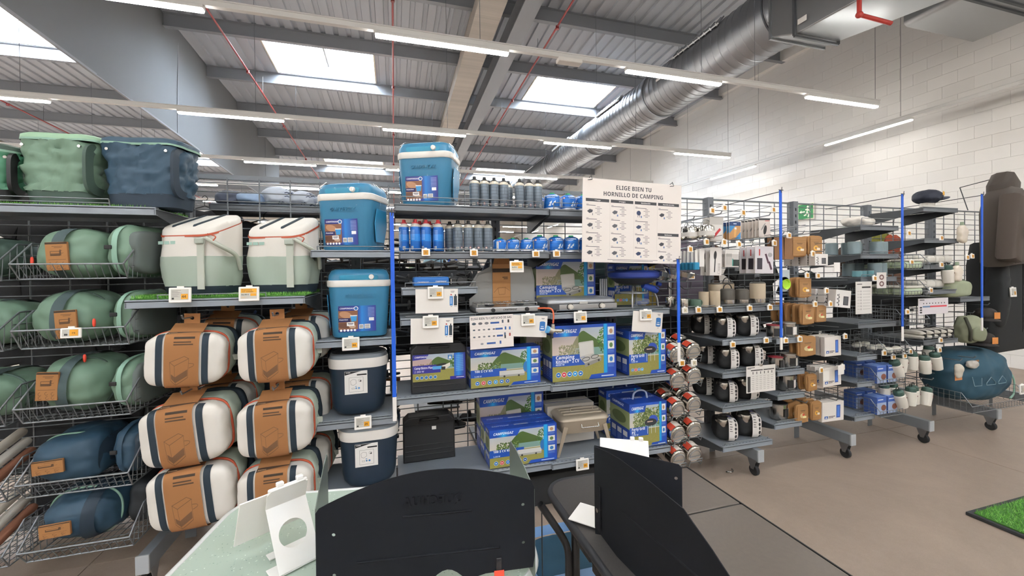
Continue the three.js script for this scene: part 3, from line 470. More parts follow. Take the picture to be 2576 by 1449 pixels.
const hangProto = (() => {
  const t = new THREE.Group(), w = 0.34, h = 0.27; t.name = 'hanging_cooler_bag';
  part('lid_panel', soft(w, h, 0.13, 4.2, 0.008, 9, 2, 22), OFFW, t);
  part('sage_side', soft(w * 0.99, h * 0.98, 0.16, 4, 0.012, 9, 5, 16).translate(0.012, 0.008, -0.1), SAGE, t);
  part('navy_base', soft(w * 0.97, h * 0.96, 0.06, 4, 0.006, 9, 8, 12).translate(0.02, 0.012, -0.19), NAVY, t);
  part('zip_band', outline(w * 0.985, h * 0.985, -0.045, 4.2, 0.006, 1.01), RUST, t, 'rust red zip');
  for (const x of [-0.115, 0.075]) part('stripe', band(w, h, 0.13, 4.2, x, x + 0.028, { t0: 0.25, t1: 2.9, k: 1.012, m: 2 }), NAVY, t, 'navy stripe');
  part('card_sleeve', band(w, h, 0.13, 4.2, -0.078, 0.066, { t0: 0.1, t1: 3.05, k: 1.05, m: 4 }), SLEEVE, t, 'brown cardboard sleeve with a drawing of the bag');
  part('header_card', [T(bx(0.144, 0.002, 0.1), 0.35).translate(-0.006, h / 2 + 0.02, -0.03), ext([[-0.035, 0], [0.035, 0], [0.035, 0.055], [-0.035, 0.055]], 0.003, 0, [circ(0, 0.03, 0.009, 14)]).translate(-0.006, h / 2 + 0.035, -0.075)], KRAFT, t);
  part('side_loop', [ext(rrect(0.05, 0.03, 0.006), 0.006).translate(w / 2 + 0.01, -0.02, -0.08)], M(0xb9bfb4, 0.8), t);
  return t;
})();
const hangs = [[-0.975, 1.146, 'upper left', 0.1, -0.05], [-0.588, 1.144, 'upper right', 0, 0.02], [-0.985, 0.782, 'middle left', -0.08, 0.08], [-0.594, 0.766, 'middle right', 0, 0.02], [-0.96, 0.476, 'lower left', -0.06, 0.08], [-0.598, 0.43, 'lower right', 0, 0.01]];
hangs.forEach(([x, y, n, ry, rz], i) => {
  for (let k = 0; k < 2; k++) {
    const c = hangProto.clone(); c.name = numbered('hanging_cooler_bag'); scene.add(c);
    c.userData = { label: k ? `white cooler bag hanging behind the ${n} one on the same hook` : `front white cooler bag in brown sleeve on the ${n} hook`, category: 'cooler bag', group: 'white cooler bags on hooks' };
    c.position.set(x + k * 0.055, y + k * 0.035, -(2.345 + k * 0.285)); c.rotation.set(0.05, ry - k * 0.05, rz); c.scale.setScalar(k ? 0.94 : [0.94, 0.98, 1.06, 1, 1.06, 1][i]);
  }
  hook(x - 0.006, y + 0.185, 0.53, `long hook holding the ${n} white cooler bags`);
});

// ---------- hard cool boxes ----------
const CBLUE = M(0x3a80a6, 0.38), CWHITE = M(0xeeebe6, 0.45), CNAVY = M(0x182939, 0.5), CGREY = M(0x7f8891, 0.4);
const FILM = M(0xffffff, 0.05, 0, { transmission: 1, thickness: 0, ior: 1.12 });
const coolLabelT = tex(420, 320, (x, w, h) => {
  const g = x.createLinearGradient(0, 0, w, 0); g.addColorStop(0, '#2a2a6e'); g.addColorStop(0.5, '#2d3f95'); g.addColorStop(0.62, '#2c86d0'); g.addColorStop(1, '#37398a'); x.fillStyle = g; x.fillRect(0, 0, w, h);
  x.fillStyle = '#8c5f46'; x.fillRect(0, 60, 215, 230); x.fillStyle = '#b98a67'; x.beginPath(); x.ellipse(80, 110, 70, 40, 0.3, 0, 7); x.fill(); x.fillStyle = '#6a4636'; x.beginPath(); x.ellipse(60, 240, 80, 34, 0.1, 0, 7); x.fill(); x.fillStyle = '#c3a58d'; x.beginPath(); x.ellipse(150, 250, 40, 26, 0.2, 0, 7); x.fill();
  x.fillStyle = '#2b2b60'; x.fillRect(0, 150, 130, 48); x.fillStyle = '#fff'; x.font = 'italic bold 26px sans-serif'; x.fillText('CAMPINGAZ', 14, 40); x.font = 'bold 20px sans-serif'; x.fillText('Powerbox', 10, 176);
  x.fillStyle = '#3f9ad6'; x.beginPath(); x.moveTo(132, 128); x.lineTo(206, 118); x.lineTo(198, 190); x.lineTo(144, 196); x.fill(); x.fillStyle = '#e8e8e8'; x.fillRect(130, 116, 78, 12); x.fillStyle = '#fff'; x.beginPath(); x.arc(196, 34, 26, 0, 7); x.fill(); x.fillStyle = '#2f6db0'; x.beginPath(); x.arc(196, 34, 18, 0, 7); x.fill();
  x.fillStyle = '#fff'; x.fillRect(92, 202, 82, 46); for (const [a, b, c, d] of [[228, 232, 50, 54], [288, 230, 66, 56], [340, 150, 58, 40]]) x.fillRect(a, b, c, d); x.fillStyle = '#222'; for (let i = 0; i < 9; i++) x.fillRect(234 + i * 4.4, 240, 2, 38); for (let i = 0; i < 4; i++) x.fillRect(294, 238 + i * 12, 52, 5); x.fillRect(102, 214, 62, 8); x.fillRect(108, 228, 50, 5);
  x.fillStyle = '#aab4e0'; for (let i = 0; i < 12; i++) x.fillRect(330, 24 + i * 10, 74, 3); x.fillStyle = '#fff'; for (let i = 0; i < 5; i++) { x.beginPath(); x.arc(28 + i * 38, 300, 14, 0, 7); x.fill(); }
});
function coolBox(label, pos, turn, film = true) {
  const t = thing('cool_box', label, 'cool box', pos, turn, 'blue hard cool boxes'), w = 0.335, dp = 0.26;
  part('box_body', loft([[0, w * 0.84, dp * 0.84, 0.045], [0.012, w * 0.88, dp * 0.88, 0.045], [0.29, w * 0.985, dp * 0.985, 0.05]], { k: 6 }), CBLUE, t);
  part('carry_handle', loft([[0.286, w * 1.0, dp * 1.01, 0.052], [0.292, w * 1.03, dp * 1.03, 0.055], [0.318, w * 1.035, dp * 1.035, 0.055], [0.324, w * 1.0, dp * 1.01, 0.052]], { k: 6 }), CWHITE, t, 'white carrying band');
  const lid = part('lid', [loft([[0.322, w * 0.99, dp * 0.99, 0.05], [0.35, w * 0.98, dp * 0.98, 0.05], [0.378, w * 0.9, dp * 0.88, 0.05], [0.386, w * 0.8, dp * 0.75, 0.05]], { k: 6, crease: 0.9 })], CBLUE, t);
  part('lid_recess', [ext(rrect(w * 0.62, 0.026, 0.012), 0.004, 0.001).translate(0, 0.339, dp * 0.495 + 0.001)], M(0x3194b8, 0.35), lid);
  part('knob', [T(cyl(0.013, 0.015, 0.016, 0, 0, 0, 18), Math.PI / 2).translate(w * 0.2, 0.342, dp * 0.5 + 0.009), bx(0.005, 0.02, 0.006, w * 0.2, 0.342, dp * 0.5 + 0.018)], CWHITE, t, 'white knob');
  const lab = part('label_sticker', print(0.2, 0.148, -0.012, 0.105, 0), pm(coolLabelT, 0.35), t); lab.position.set(0, 0, dp * 0.44 + 0.0025); lab.rotation.x = 0.048;
  const e = part('embossed_name', letters('CAMPINGAZ', 0.019, 0.005, 0.25), CBLUE, t); e.position.set(0, 0.235, dp * 0.482 - 0.0005); e.rotation.x = 0.048;
  part('emboss_line', bx(0.12, 0.0025, 0.003, 0.03, 0.218, dp * 0.479), CBLUE, t);
  part('side_grip', [-1, 1].map((s) => ext([[-0.05, 0.05], [0.05, 0.05], [0.075, 0.15], [0.06, 0.24], [-0.06, 0.24], [-0.075, 0.15]], 0.004, 0.0015).rotateY(Math.PI / 2).rotateZ(-s * 0.06).translate(s * (w * 0.475) - s * 0.0, 0, 0)), M(0x2f89b8, 0.38), t);
  if (film) part('plastic_film', loft([[0, w * 0.93, dp * 0.95, 0.05], [0.1, w * 0.98, dp * 1.0, 0.05], [0.2, w * 1.03, dp * 1.05, 0.05], [0.3, w * 1.07, dp * 1.08, 0.06], [0.36, w * 1.03, dp * 1.04, 0.05], [0.392, w * 0.86, dp * 0.84, 0.05]], { sub: 12, k: 4, crease: 0.25, openBottom: true, warp: fold(0.006, 22, pos[0] * 9, 0.5) }), FILM, t, 'clear crinkled plastic film');
  return t;
}
shelf(-0.43, -0.01, 1.68, 'shelf under the turned blue cool box', { fence: 0.022 });
shelf(-0.42, 0.005, 1.186, 'shelf under the front-facing blue cool box', {});
shelf(-0.42, 0.0, 0.735, 'shelf under the upper navy cool box', { fence: 0.006 });
shelf(-0.42, -0.005, 0.33, 'bottom shelf under the lower navy cool box', {});
coolBox('blue cool box in plastic film turned sideways on the shelf beside the white cooler bags', [-0.225, 1.684, 2.6], -0.42);
coolBox('blue cool box in plastic film facing front above the navy cool boxes', [-0.195, 1.19, 2.58], 0.02);
coolBox('blue cool box in plastic film on the very top shelf beside grey gas cans', [0.225, 1.952, 2.6], -0.4);
tag(-0.234, 1.165, 2.385, '84', 'price tag reading 84 under the blue cool box'); tag(-0.178, 0.724, 2.385, '26', 'price tag reading 26 between the two navy cool boxes');
const navyLabelT = tex(240, 260, (x, w, h) => { x.fillStyle = '#f0efec'; x.fillRect(0, 0, w, h); x.fillStyle = '#16181b'; x.beginPath(); x.moveTo(0, 0); x.lineTo(w * 0.75, 0); x.lineTo(0, 40); x.fill(); x.fillRect(130, 34, 104, 16); x.fillStyle = '#fff'; x.fillRect(14, 8, 8, 8); x.fillRect(26, 9, 34, 6); x.strokeStyle = '#555'; x.lineWidth = 2; x.strokeRect(46, 70, 150, 166); x.beginPath(); x.moveTo(60, 110); x.lineTo(84, 92); x.lineTo(118, 100); x.lineTo(122, 140); x.lineTo(90, 162); x.lineTo(66, 150); x.closePath(); x.stroke(); x.beginPath(); x.arc(160, 108, 14, 0, 7); x.stroke(); x.fillStyle = '#333'; x.beginPath(); x.arc(168, 116, 9, 0, 7); x.fill(); x.fillStyle = '#3d7fb8'; x.beginPath(); x.arc(120, 196, 9, 0, 7); x.arc(150, 196, 11, 0, 7); x.fill(); x.fillRect(108, 172, 18, 6); x.strokeRect(74, 190, 26, 14); });
function navyBox(label, pos, turn) {
  const t = thing('cool_box', label, 'cool box', pos, turn, 'navy hard cool boxes'), w = 0.325, dp = 0.24;
  part('box_body', loft([[0, w * 0.7, dp * 0.7, 0.08], [0.006, w * 0.76, dp * 0.76, 0.085], [0.03, w * 0.86, dp * 0.86, 0.09], [0.07, w * 0.91, dp * 0.91, 0.09], [0.27, w * 0.985, dp * 0.985, 0.09]], { k: 8, crease: 0.5 }), CNAVY, t);
  part('white_band', loft([[0.27, w, dp, 0.095], [0.278, w * 1.015, dp * 1.015, 0.098], [0.318, w * 1.02, dp * 1.02, 0.098], [0.325, w, dp, 0.095]], { k: 8 }), CWHITE, t);
  part('lid', loft([[0.324, w * 0.985, dp * 0.985, 0.093], [0.345, w * 0.96, dp * 0.96, 0.092], [0.352, w * 0.9, dp * 0.88, 0.09], [0.342, w * 0.8, dp * 0.76, 0.08]], { k: 8, crease: 0.5 }), CGREY, t, 'grey dished lid');
  part('carry_arm', [tube([[-w * 0.5, 0.27, -0.03], [-w * 0.52, 0.34, -0.09], [-w * 0.4, 0.365, -0.125], [w * 0.4, 0.365, -0.125], [w * 0.52, 0.34, -0.09], [w * 0.5, 0.27, -0.03]], 0.009, 50, 8)], CNAVY, t);
  const l = part('label_sticker', [rb(0.122, 0.132, 0.0015, 0, 0, 0, 0.0006, 1)], WHITE, t); l.position.set(-0.012, 0.19, dp * 0.473 + 0.002); l.rotation.x = 0.045; part('label_print', print(0.12, 0.13, 0, 0, 0.0012), pm(navyLabelT, 0.45), l);
}
navyBox('navy cool box with white band, upper one above the price tag', [-0.21, 0.74, 2.58], 0.04);
navyBox('navy cool box with white band, lower one on the bottom shelf', [-0.155, 0.335, 2.54], 0.02);

// ---------- gas cans and cartridges ----------
const canBlueT = tex(512, 384, (x, w, h) => { x.fillStyle = '#1a63b4'; x.fillRect(0, 0, w, h); x.fillStyle = '#2b83d2'; x.fillRect(0, 120, w, 110); for (const ox of [60, 316]) { x.save(); x.translate(ox + 52, h - 60); x.rotate(-Math.PI / 2); x.fillStyle = '#fff'; x.font = 'italic bold 54px sans-serif'; x.fillText('CAMPINGAZ', 0, 0, 250); x.restore(); x.fillStyle = '#dfe9f5'; x.fillRect(ox + 66, 40, 4, 300); x.fillRect(ox + 96, h - 76, 44, 56); x.fillStyle = '#222'; for (let i = 0; i < 8; i++) x.fillRect(ox + 100 + i * 5, h - 70, 2, 44); x.fillStyle = '#cfe0f4'; for (let i = 0; i < 8; i++) x.fillRect(ox + 100, 60 + i * 20, 60, 4); } });
const canGreyT = tex(512, 384, (x, w, h) => { x.fillStyle = '#66727e'; x.fillRect(0, 0, w, h); x.globalAlpha = 0.25; for (let i = 0; i < w; i += 3) { x.fillStyle = i % 2 ? '#55616d' : '#7f8b96'; x.fillRect(i, 0, 2, h); } x.globalAlpha = 1; x.fillStyle = '#2f3840'; for (const y of [56, 110, 164, 218, 272]) x.fillRect(0, y, w, 4); for (let i = 0; i < 4; i++) x.fillRect(i * 128 + 60, 56, 5, 108); x.fillStyle = '#e6e6e2'; for (let i = 0; i < 3; i++) { x.fillRect(i * 170 + 30, 318, 54, 46); x.save(); x.translate(i * 170 + 130, 330); x.rotate(0.785); x.strokeStyle = '#b33'; x.lineWidth = 4; x.fillRect(-14, -14, 28, 28); x.strokeRect(-14, -14, 28, 28); x.restore(); } x.fillStyle = '#222'; for (let i = 0; i < 3; i++) for (let k = 0; k < 9; k++) x.fillRect(i * 170 + 34 + k * 5.4, 324, 2.5, 34); });
const cartT = tex(512, 192, (x, w, h) => { x.fillStyle = '#2270c6'; x.fillRect(0, 0, w, h); x.fillStyle = '#174f96'; for (const y of [40, 84, 130]) x.fillRect(0, y, w, 3); for (let i = 0; i < 2; i++) { const o = i * 256; x.fillStyle = '#fff'; x.font = 'italic bold 26px sans-serif'; x.fillText('CAMPINGAZ', o + 14, 34, 130); x.fillRect(o + 20, 44, 90, 5); x.fillRect(o + 180, 40, 26, 120); x.fillStyle = '#223'; for (let k = 0; k < 14; k++) x.fillRect(o + 184, 48 + k * 8, 18, 3); x.fillStyle = '#e8eef6'; for (const [a, b] of [[60, 100], [84, 120], [50, 130], [100, 98]]) { x.beginPath(); x.moveTo(o + a, b); x.lineTo(o + a + 18, b - 16); x.lineTo(o + a + 14, b + 22); x.lineTo(o + a - 12, b + 18); x.fill(); } x.save(); x.translate(o + 226, 44); x.rotate(0.785); x.fillStyle = '#fff'; x.fillRect(-10, -10, 20, 20); x.strokeStyle = '#c33'; x.lineWidth = 3; x.strokeRect(-10, -10, 20, 20); x.restore(); } });
function can(kind, label, pos, turn, group) {
  const t = thing('gas_can', label, 'gas can', pos, turn, group);
  const body = uvCyl(lathe([[0.025, 0], [0.029, 0.003], [0.0305, 0.008], [0.0305, 0.138], [0.029, 0.144]], 28), 0.144);
  part('can_body', body, pm(kind === 'blue' ? canBlueT : canGreyT, 0.35, { metalness: 0.2 }), t);
  part('can_shoulder', [lathe([[0.0305, 0.142], [0.0312, 0.146], [0.03, 0.15], [0.026, 0.157], [0.018, 0.161], [0.017, 0.165], [0, 0.165]], 28)], kind === 'blue' ? M(0xe6e2dc, 0.4, 0.3) : M(0xd9d3c4, 0.4, 0.2), t);
  part('can_cap', [lathe([[0.012, 0.163], [0.019, 0.164], [0.019, 0.169], [0.011, 0.171], [0.0105, 0.184], [0.009, 0.187], [0, 0.187]], 18)], kind === 'blue' ? M(0xb3262f, 0.5) : BLACK, t, kind === 'blue' ? 'red cap' : 'black cap');
  return t;
}
function uvCyl(g, h) { const p = g.attributes.position, u = g.attributes.uv; for (let i = 0; i < p.count; i += 3) { const a = [0, 1, 2].map((k) => Math.atan2(p.getX(i + k), p.getZ(i + k)) / (2 * Math.PI) + 0.5); const mx = Math.max(...a); for (let k = 0; k < 3; k++) { if (mx - a[k] > 0.5) a[k] += 1; u.setXY(i + k, a[k], p.getY(i + k) / h); } } return g; }
function cartridge(label, pos, big, turn, group) {
  const t = thing('gas_cartridge', label, 'gas cartridge', pos, turn, group), r = big ? 0.052 : 0.043, h = big ? 0.1 : 0.078;
  part('cartridge_body', uvCyl(lathe([[r * 0.8, 0], [r * 0.96, 0.004], [r, 0.01], [r, h * 0.72], [r * 0.97, h * 0.76], [r, h * 0.8], [r * 0.92, h * 0.9], [r * 0.6, h], [r * 0.35, h * 1.03]], 32), h), pm(cartT, 0.38, { metalness: 0.15 }), t);
  part('base_ring', lathe([[r * 0.96, -0.0], [r * 1.03, 0.001], [r * 1.03, 0.007], [r, 0.011]], 28), M(0xc9cdd2, 0.35, 0.7), t);
  part('valve_cap', [lathe([[0, h * 1.13], [r * 0.3, h * 1.12], [r * 0.34, h * 1.02], [r * 0.36, h]], 20)], M(0x2f9d63, 0.5), t, 'green cap');
  return t;
}
const N8 = ['first', 'second', 'third', 'fourth', 'fifth', 'sixth', 'seventh', 'eighth'];
[0.483, 0.546, 0.608, 0.67, 0.718, 0.774, 0.839, 0.896].forEach((x, i) => can('grey', `grey gas can with black cap, ${N8[i]} from the blue cool box on the top shelf`, [x, 1.952, i === 4 ? 2.54 : 2.47], i * 1.3, 'grey gas cans'));
[0.515, 0.58, 0.645, 0.81, 0.87].forEach((x, i) => can('grey', `grey gas can in the back row of the top shelf, ${N8[i]} from the left`, [x + 0.01, 1.952, 2.555 + (i === 2 ? 0.06 : 0)], i * 2.1, 'back row of grey gas cans'));
[0.06, 0.124, 0.186, 0.257].forEach((x, i) => can('blue', `blue gas can with red cap, ${N8[i]} from the left on the second shelf`, [x, 1.68, i ? 2.47 : 2.5], [0.9, 0.25, 0.15, 0.3][i], 'blue gas cans'));
[0.155, 0.213, 0.272].forEach((x, i) => can('blue', `blue gas can with red cap behind the front row, ${N8[i]} from the left`, [x, 1.68, 2.545], 2 + i, 'blue gas cans'));
[0.336, 0.377, 0.441, 0.503, 0.563].forEach((x, i) => can('grey', `grey gas can with black cap on the second shelf, ${N8[i]} right of the blue cans`, [x, 1.68, i ? 2.47 : 2.535], i * 1.7 + 0.5, 'grey gas cans'));
[0.645, 0.731, 0.822].forEach((x, i) => cartridge(`small blue gas cartridge with green cap, ${N8[i]} from the left on the second shelf`, [x, 1.68, 2.49], false, [0.2, -0.5, 2.2][i], 'small blue gas cartridges'));
[0.917, 1.03, 1.14, 1.25].forEach((x, i) => cartridge(`large blue gas cartridge, ${N8[i]} from the left on the second shelf`, [x, 1.676, 2.5], true, [-0.5, -0.6, 1.7, 0.4][i], 'large blue gas cartridges'));
[0.945, 1.0, 1.112, 1.223].forEach((x, i) => cartridge(i ? `large blue gas cartridge on the top shelf, ${N8[i]} right of the grey cans` : 'large blue gas cartridge half hidden by the grey cans on the top shelf', [x, 1.95, i ? 2.48 : 2.6], true, [1, 1.8, 2.6, 0.5][i], 'large blue gas cartridges'));
shelf(0.005, 0.945, 1.946, 'top shelf with the blue cool box and grey gas cans', { fence: 0.045, mat: STEEL });
shelf(0.955, 1.88, 1.943, 'top shelf behind the large white hanging sign', { fence: 0.045, mat: STEEL });
shelf(0.03, 0.945, 1.672, 'second shelf with blue and grey gas cans', { fence: 0.018, mat: STEEL });
shelf(0.955, 1.88, 1.668, 'second shelf with large blue gas cartridges', { fence: 0.018, mat: STEEL });
[[0.177, 1.675, 'blue cans'], [0.458, 1.673, 'grey cans'], [0.849, 1.667, 'small cartridges'], [0.988, 1.669, 'large cartridges']].forEach(([x, y, n]) => tag(x, y - 0.008, 2.385, 'small', `small price tag below the ${n} on the second shelf`));

// ---------- printed cartons ----------
function scape(x, w, h, o = {}) { // camping landscape
  const g = x.createLinearGradient(0, 0, 0, h * 0.5); g.addColorStop(0, '#aebdcd'); g.addColorStop(1, '#cfc9bd'); x.fillStyle = g; x.fillRect(0, 0, w, h);
  x.fillStyle = '#48602f'; x.beginPath(); x.moveTo(w * 0.25, h * 0.5); x.quadraticCurveTo(w * 0.42, h * 0.05, w * 0.5, h * 0.12); x.quadraticCurveTo(w * 0.7, h * 0.28, w * 0.95, h * 0.5); x.fill(); x.fillStyle = '#7a9c94'; x.fillRect(w * 0.3, h * 0.42, w * 0.6, h * 0.14);
  for (let i = 0; i < 260; i++) { x.fillStyle = ['#435c2b', '#5d7538', '#34491f', '#76884a'][i % 4]; x.beginPath(); x.arc(w * (0.1 + 0.32 * rnd()), h * (0.36 + 0.26 * rnd()), 3 + 6 * rnd(), 0, 7); x.fill(); }
  for (let i = 0; i < 240; i++) { x.fillStyle = ['#3f6a2e', '#5b8a3f', '#2f5224'][i % 3]; const a = rnd() * 6.3, q = Math.sqrt(rnd()); x.beginPath(); x.arc(w * (0.82 + 0.12 * q * Math.cos(a)), h * (0.3 + 0.24 * q * Math.sin(a)), 3 + 5 * rnd(), 0, 7); x.fill(); }
  x.fillStyle = '#8f8a48'; x.fillRect(0, h * 0.58, w, h * 0.42); for (let i = 0; i < 900; i++) { x.fillStyle = ['#9d9554', '#807e3f', '#aaa068', '#6f7338'][i % 4]; x.fillRect(w * rnd(), h * (0.58 + 0.42 * rnd()), 5, 2); }
}
const heroes = {
  kit(x, X, Y, s) { x.fillStyle = '#d4d4d2'; x.fillRect(X, Y, s * 1.3, s * 0.3); x.fillStyle = '#a9a9a7'; x.fillRect(X, Y + s * 0.22, s * 1.3, s * 0.1); x.fillStyle = '#222'; for (const k of [0.25, 1.0]) { x.beginPath(); x.arc(X + s * k, Y + s * 0.3, s * 0.05, 0, 7); x.fill(); } x.fillStyle = '#2f73b4'; x.beginPath(); x.ellipse(X + s * 1.42, Y - s * 0.12, s * 0.19, s * 0.3, 0, 0, 7); x.fill(); x.fillStyle = '#7fb6dc'; x.fillRect(X + s * 1.36, Y - s * 0.52, s * 0.12, s * 0.12); x.strokeStyle = '#d06a4a'; x.lineWidth = 4; x.beginPath(); x.moveTo(X + s * 1.44, Y - s * 0.44); x.quadraticCurveTo(X + s * 1.8, Y - s * 0.3, X + s * 1.3, Y + s * 0.2); x.stroke(); },
  case2(x, X, Y, s) { const q = (c, ...p) => { x.fillStyle = c; x.beginPath(); p.forEach(([a, b], i) => (i ? x.lineTo : x.moveTo).call(x, X + s * a, Y + s * b)); x.closePath(); x.fill(); }; q('#c4c2bd', [0, -0.66], [0.05, -0.7], [0.8, -0.76], [0.84, -0.72], [0.88, -0.04], [0.08, 0.1]); q('#d2d0cb', [0.05, -0.62], [0.78, -0.7], [0.82, -0.1], [0.12, 0.02]); q('#b4b3af', [0.06, 0.12], [0.88, -0.02], [1.3, 0.16], [0.34, 0.42]); q('#8a8986', [0.34, 0.42], [1.3, 0.16], [1.28, 0.34], [0.36, 0.62]); x.strokeStyle = '#222'; x.lineWidth = 5; for (const [a, b] of [[0.42, 0.2], [0.92, 0.1]]) { x.beginPath(); x.ellipse(X + s * a, Y + s * b, s * 0.21, s * 0.09, -0.15, 0, 7); x.stroke(); } x.fillStyle = '#333'; for (const [a, b] of [[0.56, 0.48], [1.14, 0.3]]) { x.beginPath(); x.arc(X + s * a, Y + s * b, s * 0.055, 0, 7); x.fill(); } },
  bistro(x, X, Y, s) { x.fillStyle = '#e6e2da'; x.beginPath(); x.moveTo(X + s * 0.8, Y); x.lineTo(X + s * 1.5, Y - s * 0.25); x.lineTo(X + s * 1.5, Y + s * 0.05); x.lineTo(X + s * 1.05, Y + s * 0.35); x.fill(); x.fillStyle = '#57a6dc'; x.fillRect(X, Y, s * 0.8, s * 0.28); x.fillStyle = '#2a2a2c'; x.fillRect(X + s * 0.75, Y + s * 0.08, s * 0.34, s * 0.28); x.beginPath(); x.ellipse(X + s * 0.75, Y - s * 0.12, s * 0.45, s * 0.1, -0.1, 0, 7); x.fill(); },
  grill(x, X, Y, s) { x.fillStyle = '#2f4fae'; x.beginPath(); x.ellipse(X + s * 0.25, Y - s * 0.2, s * 0.42, s * 0.36, 0.3, 0, 7); x.fill(); x.fillStyle = '#2b2d33'; x.beginPath(); x.ellipse(X, Y, s * 0.55, s * 0.3, 0, 0, 7); x.fill(); x.fillStyle = '#d9b8a0'; x.fillRect(X - s * 0.3, Y - s * 0.1, s * 0.5, s * 0.08); x.strokeStyle = '#c9ccd2'; x.lineWidth = 6; for (const k of [-0.3, 0.05, 0.42]) { x.beginPath(); x.moveTo(X + s * k, Y + s * 0.25); x.lineTo(X + s * (k + 0.02), Y + s * 0.9); x.stroke(); } },
};
function cgFront(W, H, o) {
  return tex(W, H, (x, w, h) => {
    scape(x, w, h); if (o.tree) for (let i = 0; i < 500; i++) { x.fillStyle = ['#6d7a44', '#969c68', '#4c5a28', '#b0b08c'][i % 4]; x.beginPath(); x.arc(w * (0.1 + 0.7 * rnd()), h * (0.12 + 0.36 * rnd()), 3 + 6 * rnd(), 0, 7); x.fill(); }
    if (o.pale) { x.globalAlpha = 0.5; x.fillStyle = '#c3a9a0'; x.fillRect(0, h * 0.12, w * 0.4, h * 0.42); x.globalAlpha = 1; }
    const rs = w * (o.rs ?? 0.2), g = x.createLinearGradient(w - rs, 0, w, 0); g.addColorStop(0, '#1e9ad6'); g.addColorStop(0.22, '#1da4e0'); g.addColorStop(0.34, '#1d4fb0'); g.addColorStop(1, '#1c3f9e');
    x.fillStyle = '#1d4aa8'; x.fillRect(0, 0, w, h * 0.055); x.beginPath(); x.moveTo(0, 0); x.lineTo(w * 0.46, 0); x.lineTo(w * 0.4, h * 0.2); x.lineTo(0, h * 0.2); x.fill(); const b = x.createRadialGradient(w * 0.2, h * 0.16, 5, w * 0.2, h * 0.16, w * 0.14); b.addColorStop(0, '#2ab0ea'); b.addColorStop(1, 'rgba(29,74,168,0)'); x.fillStyle = b; x.fillRect(0, 0, w * 0.4, h * 0.2);
    x.fillStyle = '#fff'; x.font = `italic bold ${o.bs ?? h * 0.09}px sans-serif`; x.fillText('CAMPINGAZ', w * 0.05, h * 0.135, w * 0.32);
    x.fillStyle = '#1f4ea6'; x.fillRect(0, h * 0.53, w * 0.5, h * 0.2); x.fillStyle = '#fff'; x.font = `bold ${o.ts ?? h * 0.085}px sans-serif`; o.title.forEach((s, i) => x.fillText(s, w * 0.05, h * (0.6 + i * 0.075), w * 0.36)); x.font = `${h * 0.05}px sans-serif`; x.fillText(o.sub, w * 0.05, h * 0.715);
    heroes[o.hero](x, w * o.hx, h * o.hy, w * o.hs);
    x.fillStyle = g; x.fillRect(w - rs, 0, rs, h); x.fillStyle = '#1d4aa8'; x.beginPath(); x.moveTo(w * 0.56, h); x.lineTo(w * 0.6, h * 0.92); x.lineTo(w, h * 0.9); x.lineTo(w, h); x.fill(); x.fillStyle = '#dfe8f6'; x.fillRect(w * 0.76, h * 0.95, w * 0.2, h * 0.02);
    for (let i = 0; i < 3; i++) { const Y = h * (0.06 + i * 0.26); x.fillStyle = '#e9e9e6'; x.fillRect(w - rs * 0.66, Y, rs * 0.52, h * 0.15); x.fillStyle = ['#b08a6a', '#5b7f4a', '#2f73b4'][i]; x.beginPath(); x.ellipse(w - rs * 0.4, Y + h * 0.08, rs * 0.14, h * 0.045, 0, 0, 7); x.fill(); x.fillStyle = '#9fb6e4'; for (let k = 0; k < 4; k++) x.fillRect(w - rs * 0.66, Y + h * (0.165 + k * 0.017), rs * 0.5, 2); }
    for (let i = 0; i < (o.icons ?? 5); i++) { const X = w * (0.09 + i * 0.085), Y = h * 0.88, r = Math.min(w * 0.035, h * 0.05); x.fillStyle = '#fff'; x.beginPath(); x.arc(X, Y, r * 1.12, 0, 7); x.fill(); x.fillStyle = ['#2a6fc0', '#c33a4a', '#2a6fc0', '#2a8fd0', '#2a6fc0', '#2456a8'][i]; x.beginPath(); x.arc(X, Y, r, 0, 7); x.fill(); x.fillStyle = '#fff'; x.fillRect(X - r * 0.4, Y - r * 0.2, r * 0.8, r * 0.4); }
  });
}
const cgTop = (title) => tex(512, 160, (x, w, h) => { x.fillStyle = '#1d45a4'; x.fillRect(0, 0, w, h); x.fillStyle = '#e9eefa'; x.font = 'italic bold 30px sans-serif'; x.fillText('CAMPINGAZ', 30, 90, 130); x.fillStyle = '#c6c9d2'; x.fillRect(200, 70, 110, 22); x.fillStyle = '#e9eefa'; x.font = 'bold 26px sans-serif'; x.fillText(title, 370, 90, 110); });
const cgSideT = tex(256, 384, (x, w, h) => { x.fillStyle = '#1b3f98'; x.fillRect(0, 0, w, h); x.fillStyle = '#8e9a6a'; x.fillRect(0, 70, w, 150); x.fillStyle = '#5a6a3c'; x.beginPath(); x.ellipse(120, 150, 90, 50, 0, 0, 7); x.fill(); x.fillStyle = '#fff'; x.font = 'italic bold 30px sans-serif'; x.fillText('CAMPINGAZ', 30, 44, 150); for (let i = 0; i < 3; i++) { x.fillStyle = '#e6e6e6'; x.fillRect(24 + i * 74, 250, 54, 46); x.fillStyle = '#90a6d8'; for (let k = 0; k < 5; k++) x.fillRect(24 + i * 74, 306 + k * 12, 54, 4); } });
const cgSideM = pm(cgSideT, 0.4), cgBlueM = M(0x1d45a4, 0.4);
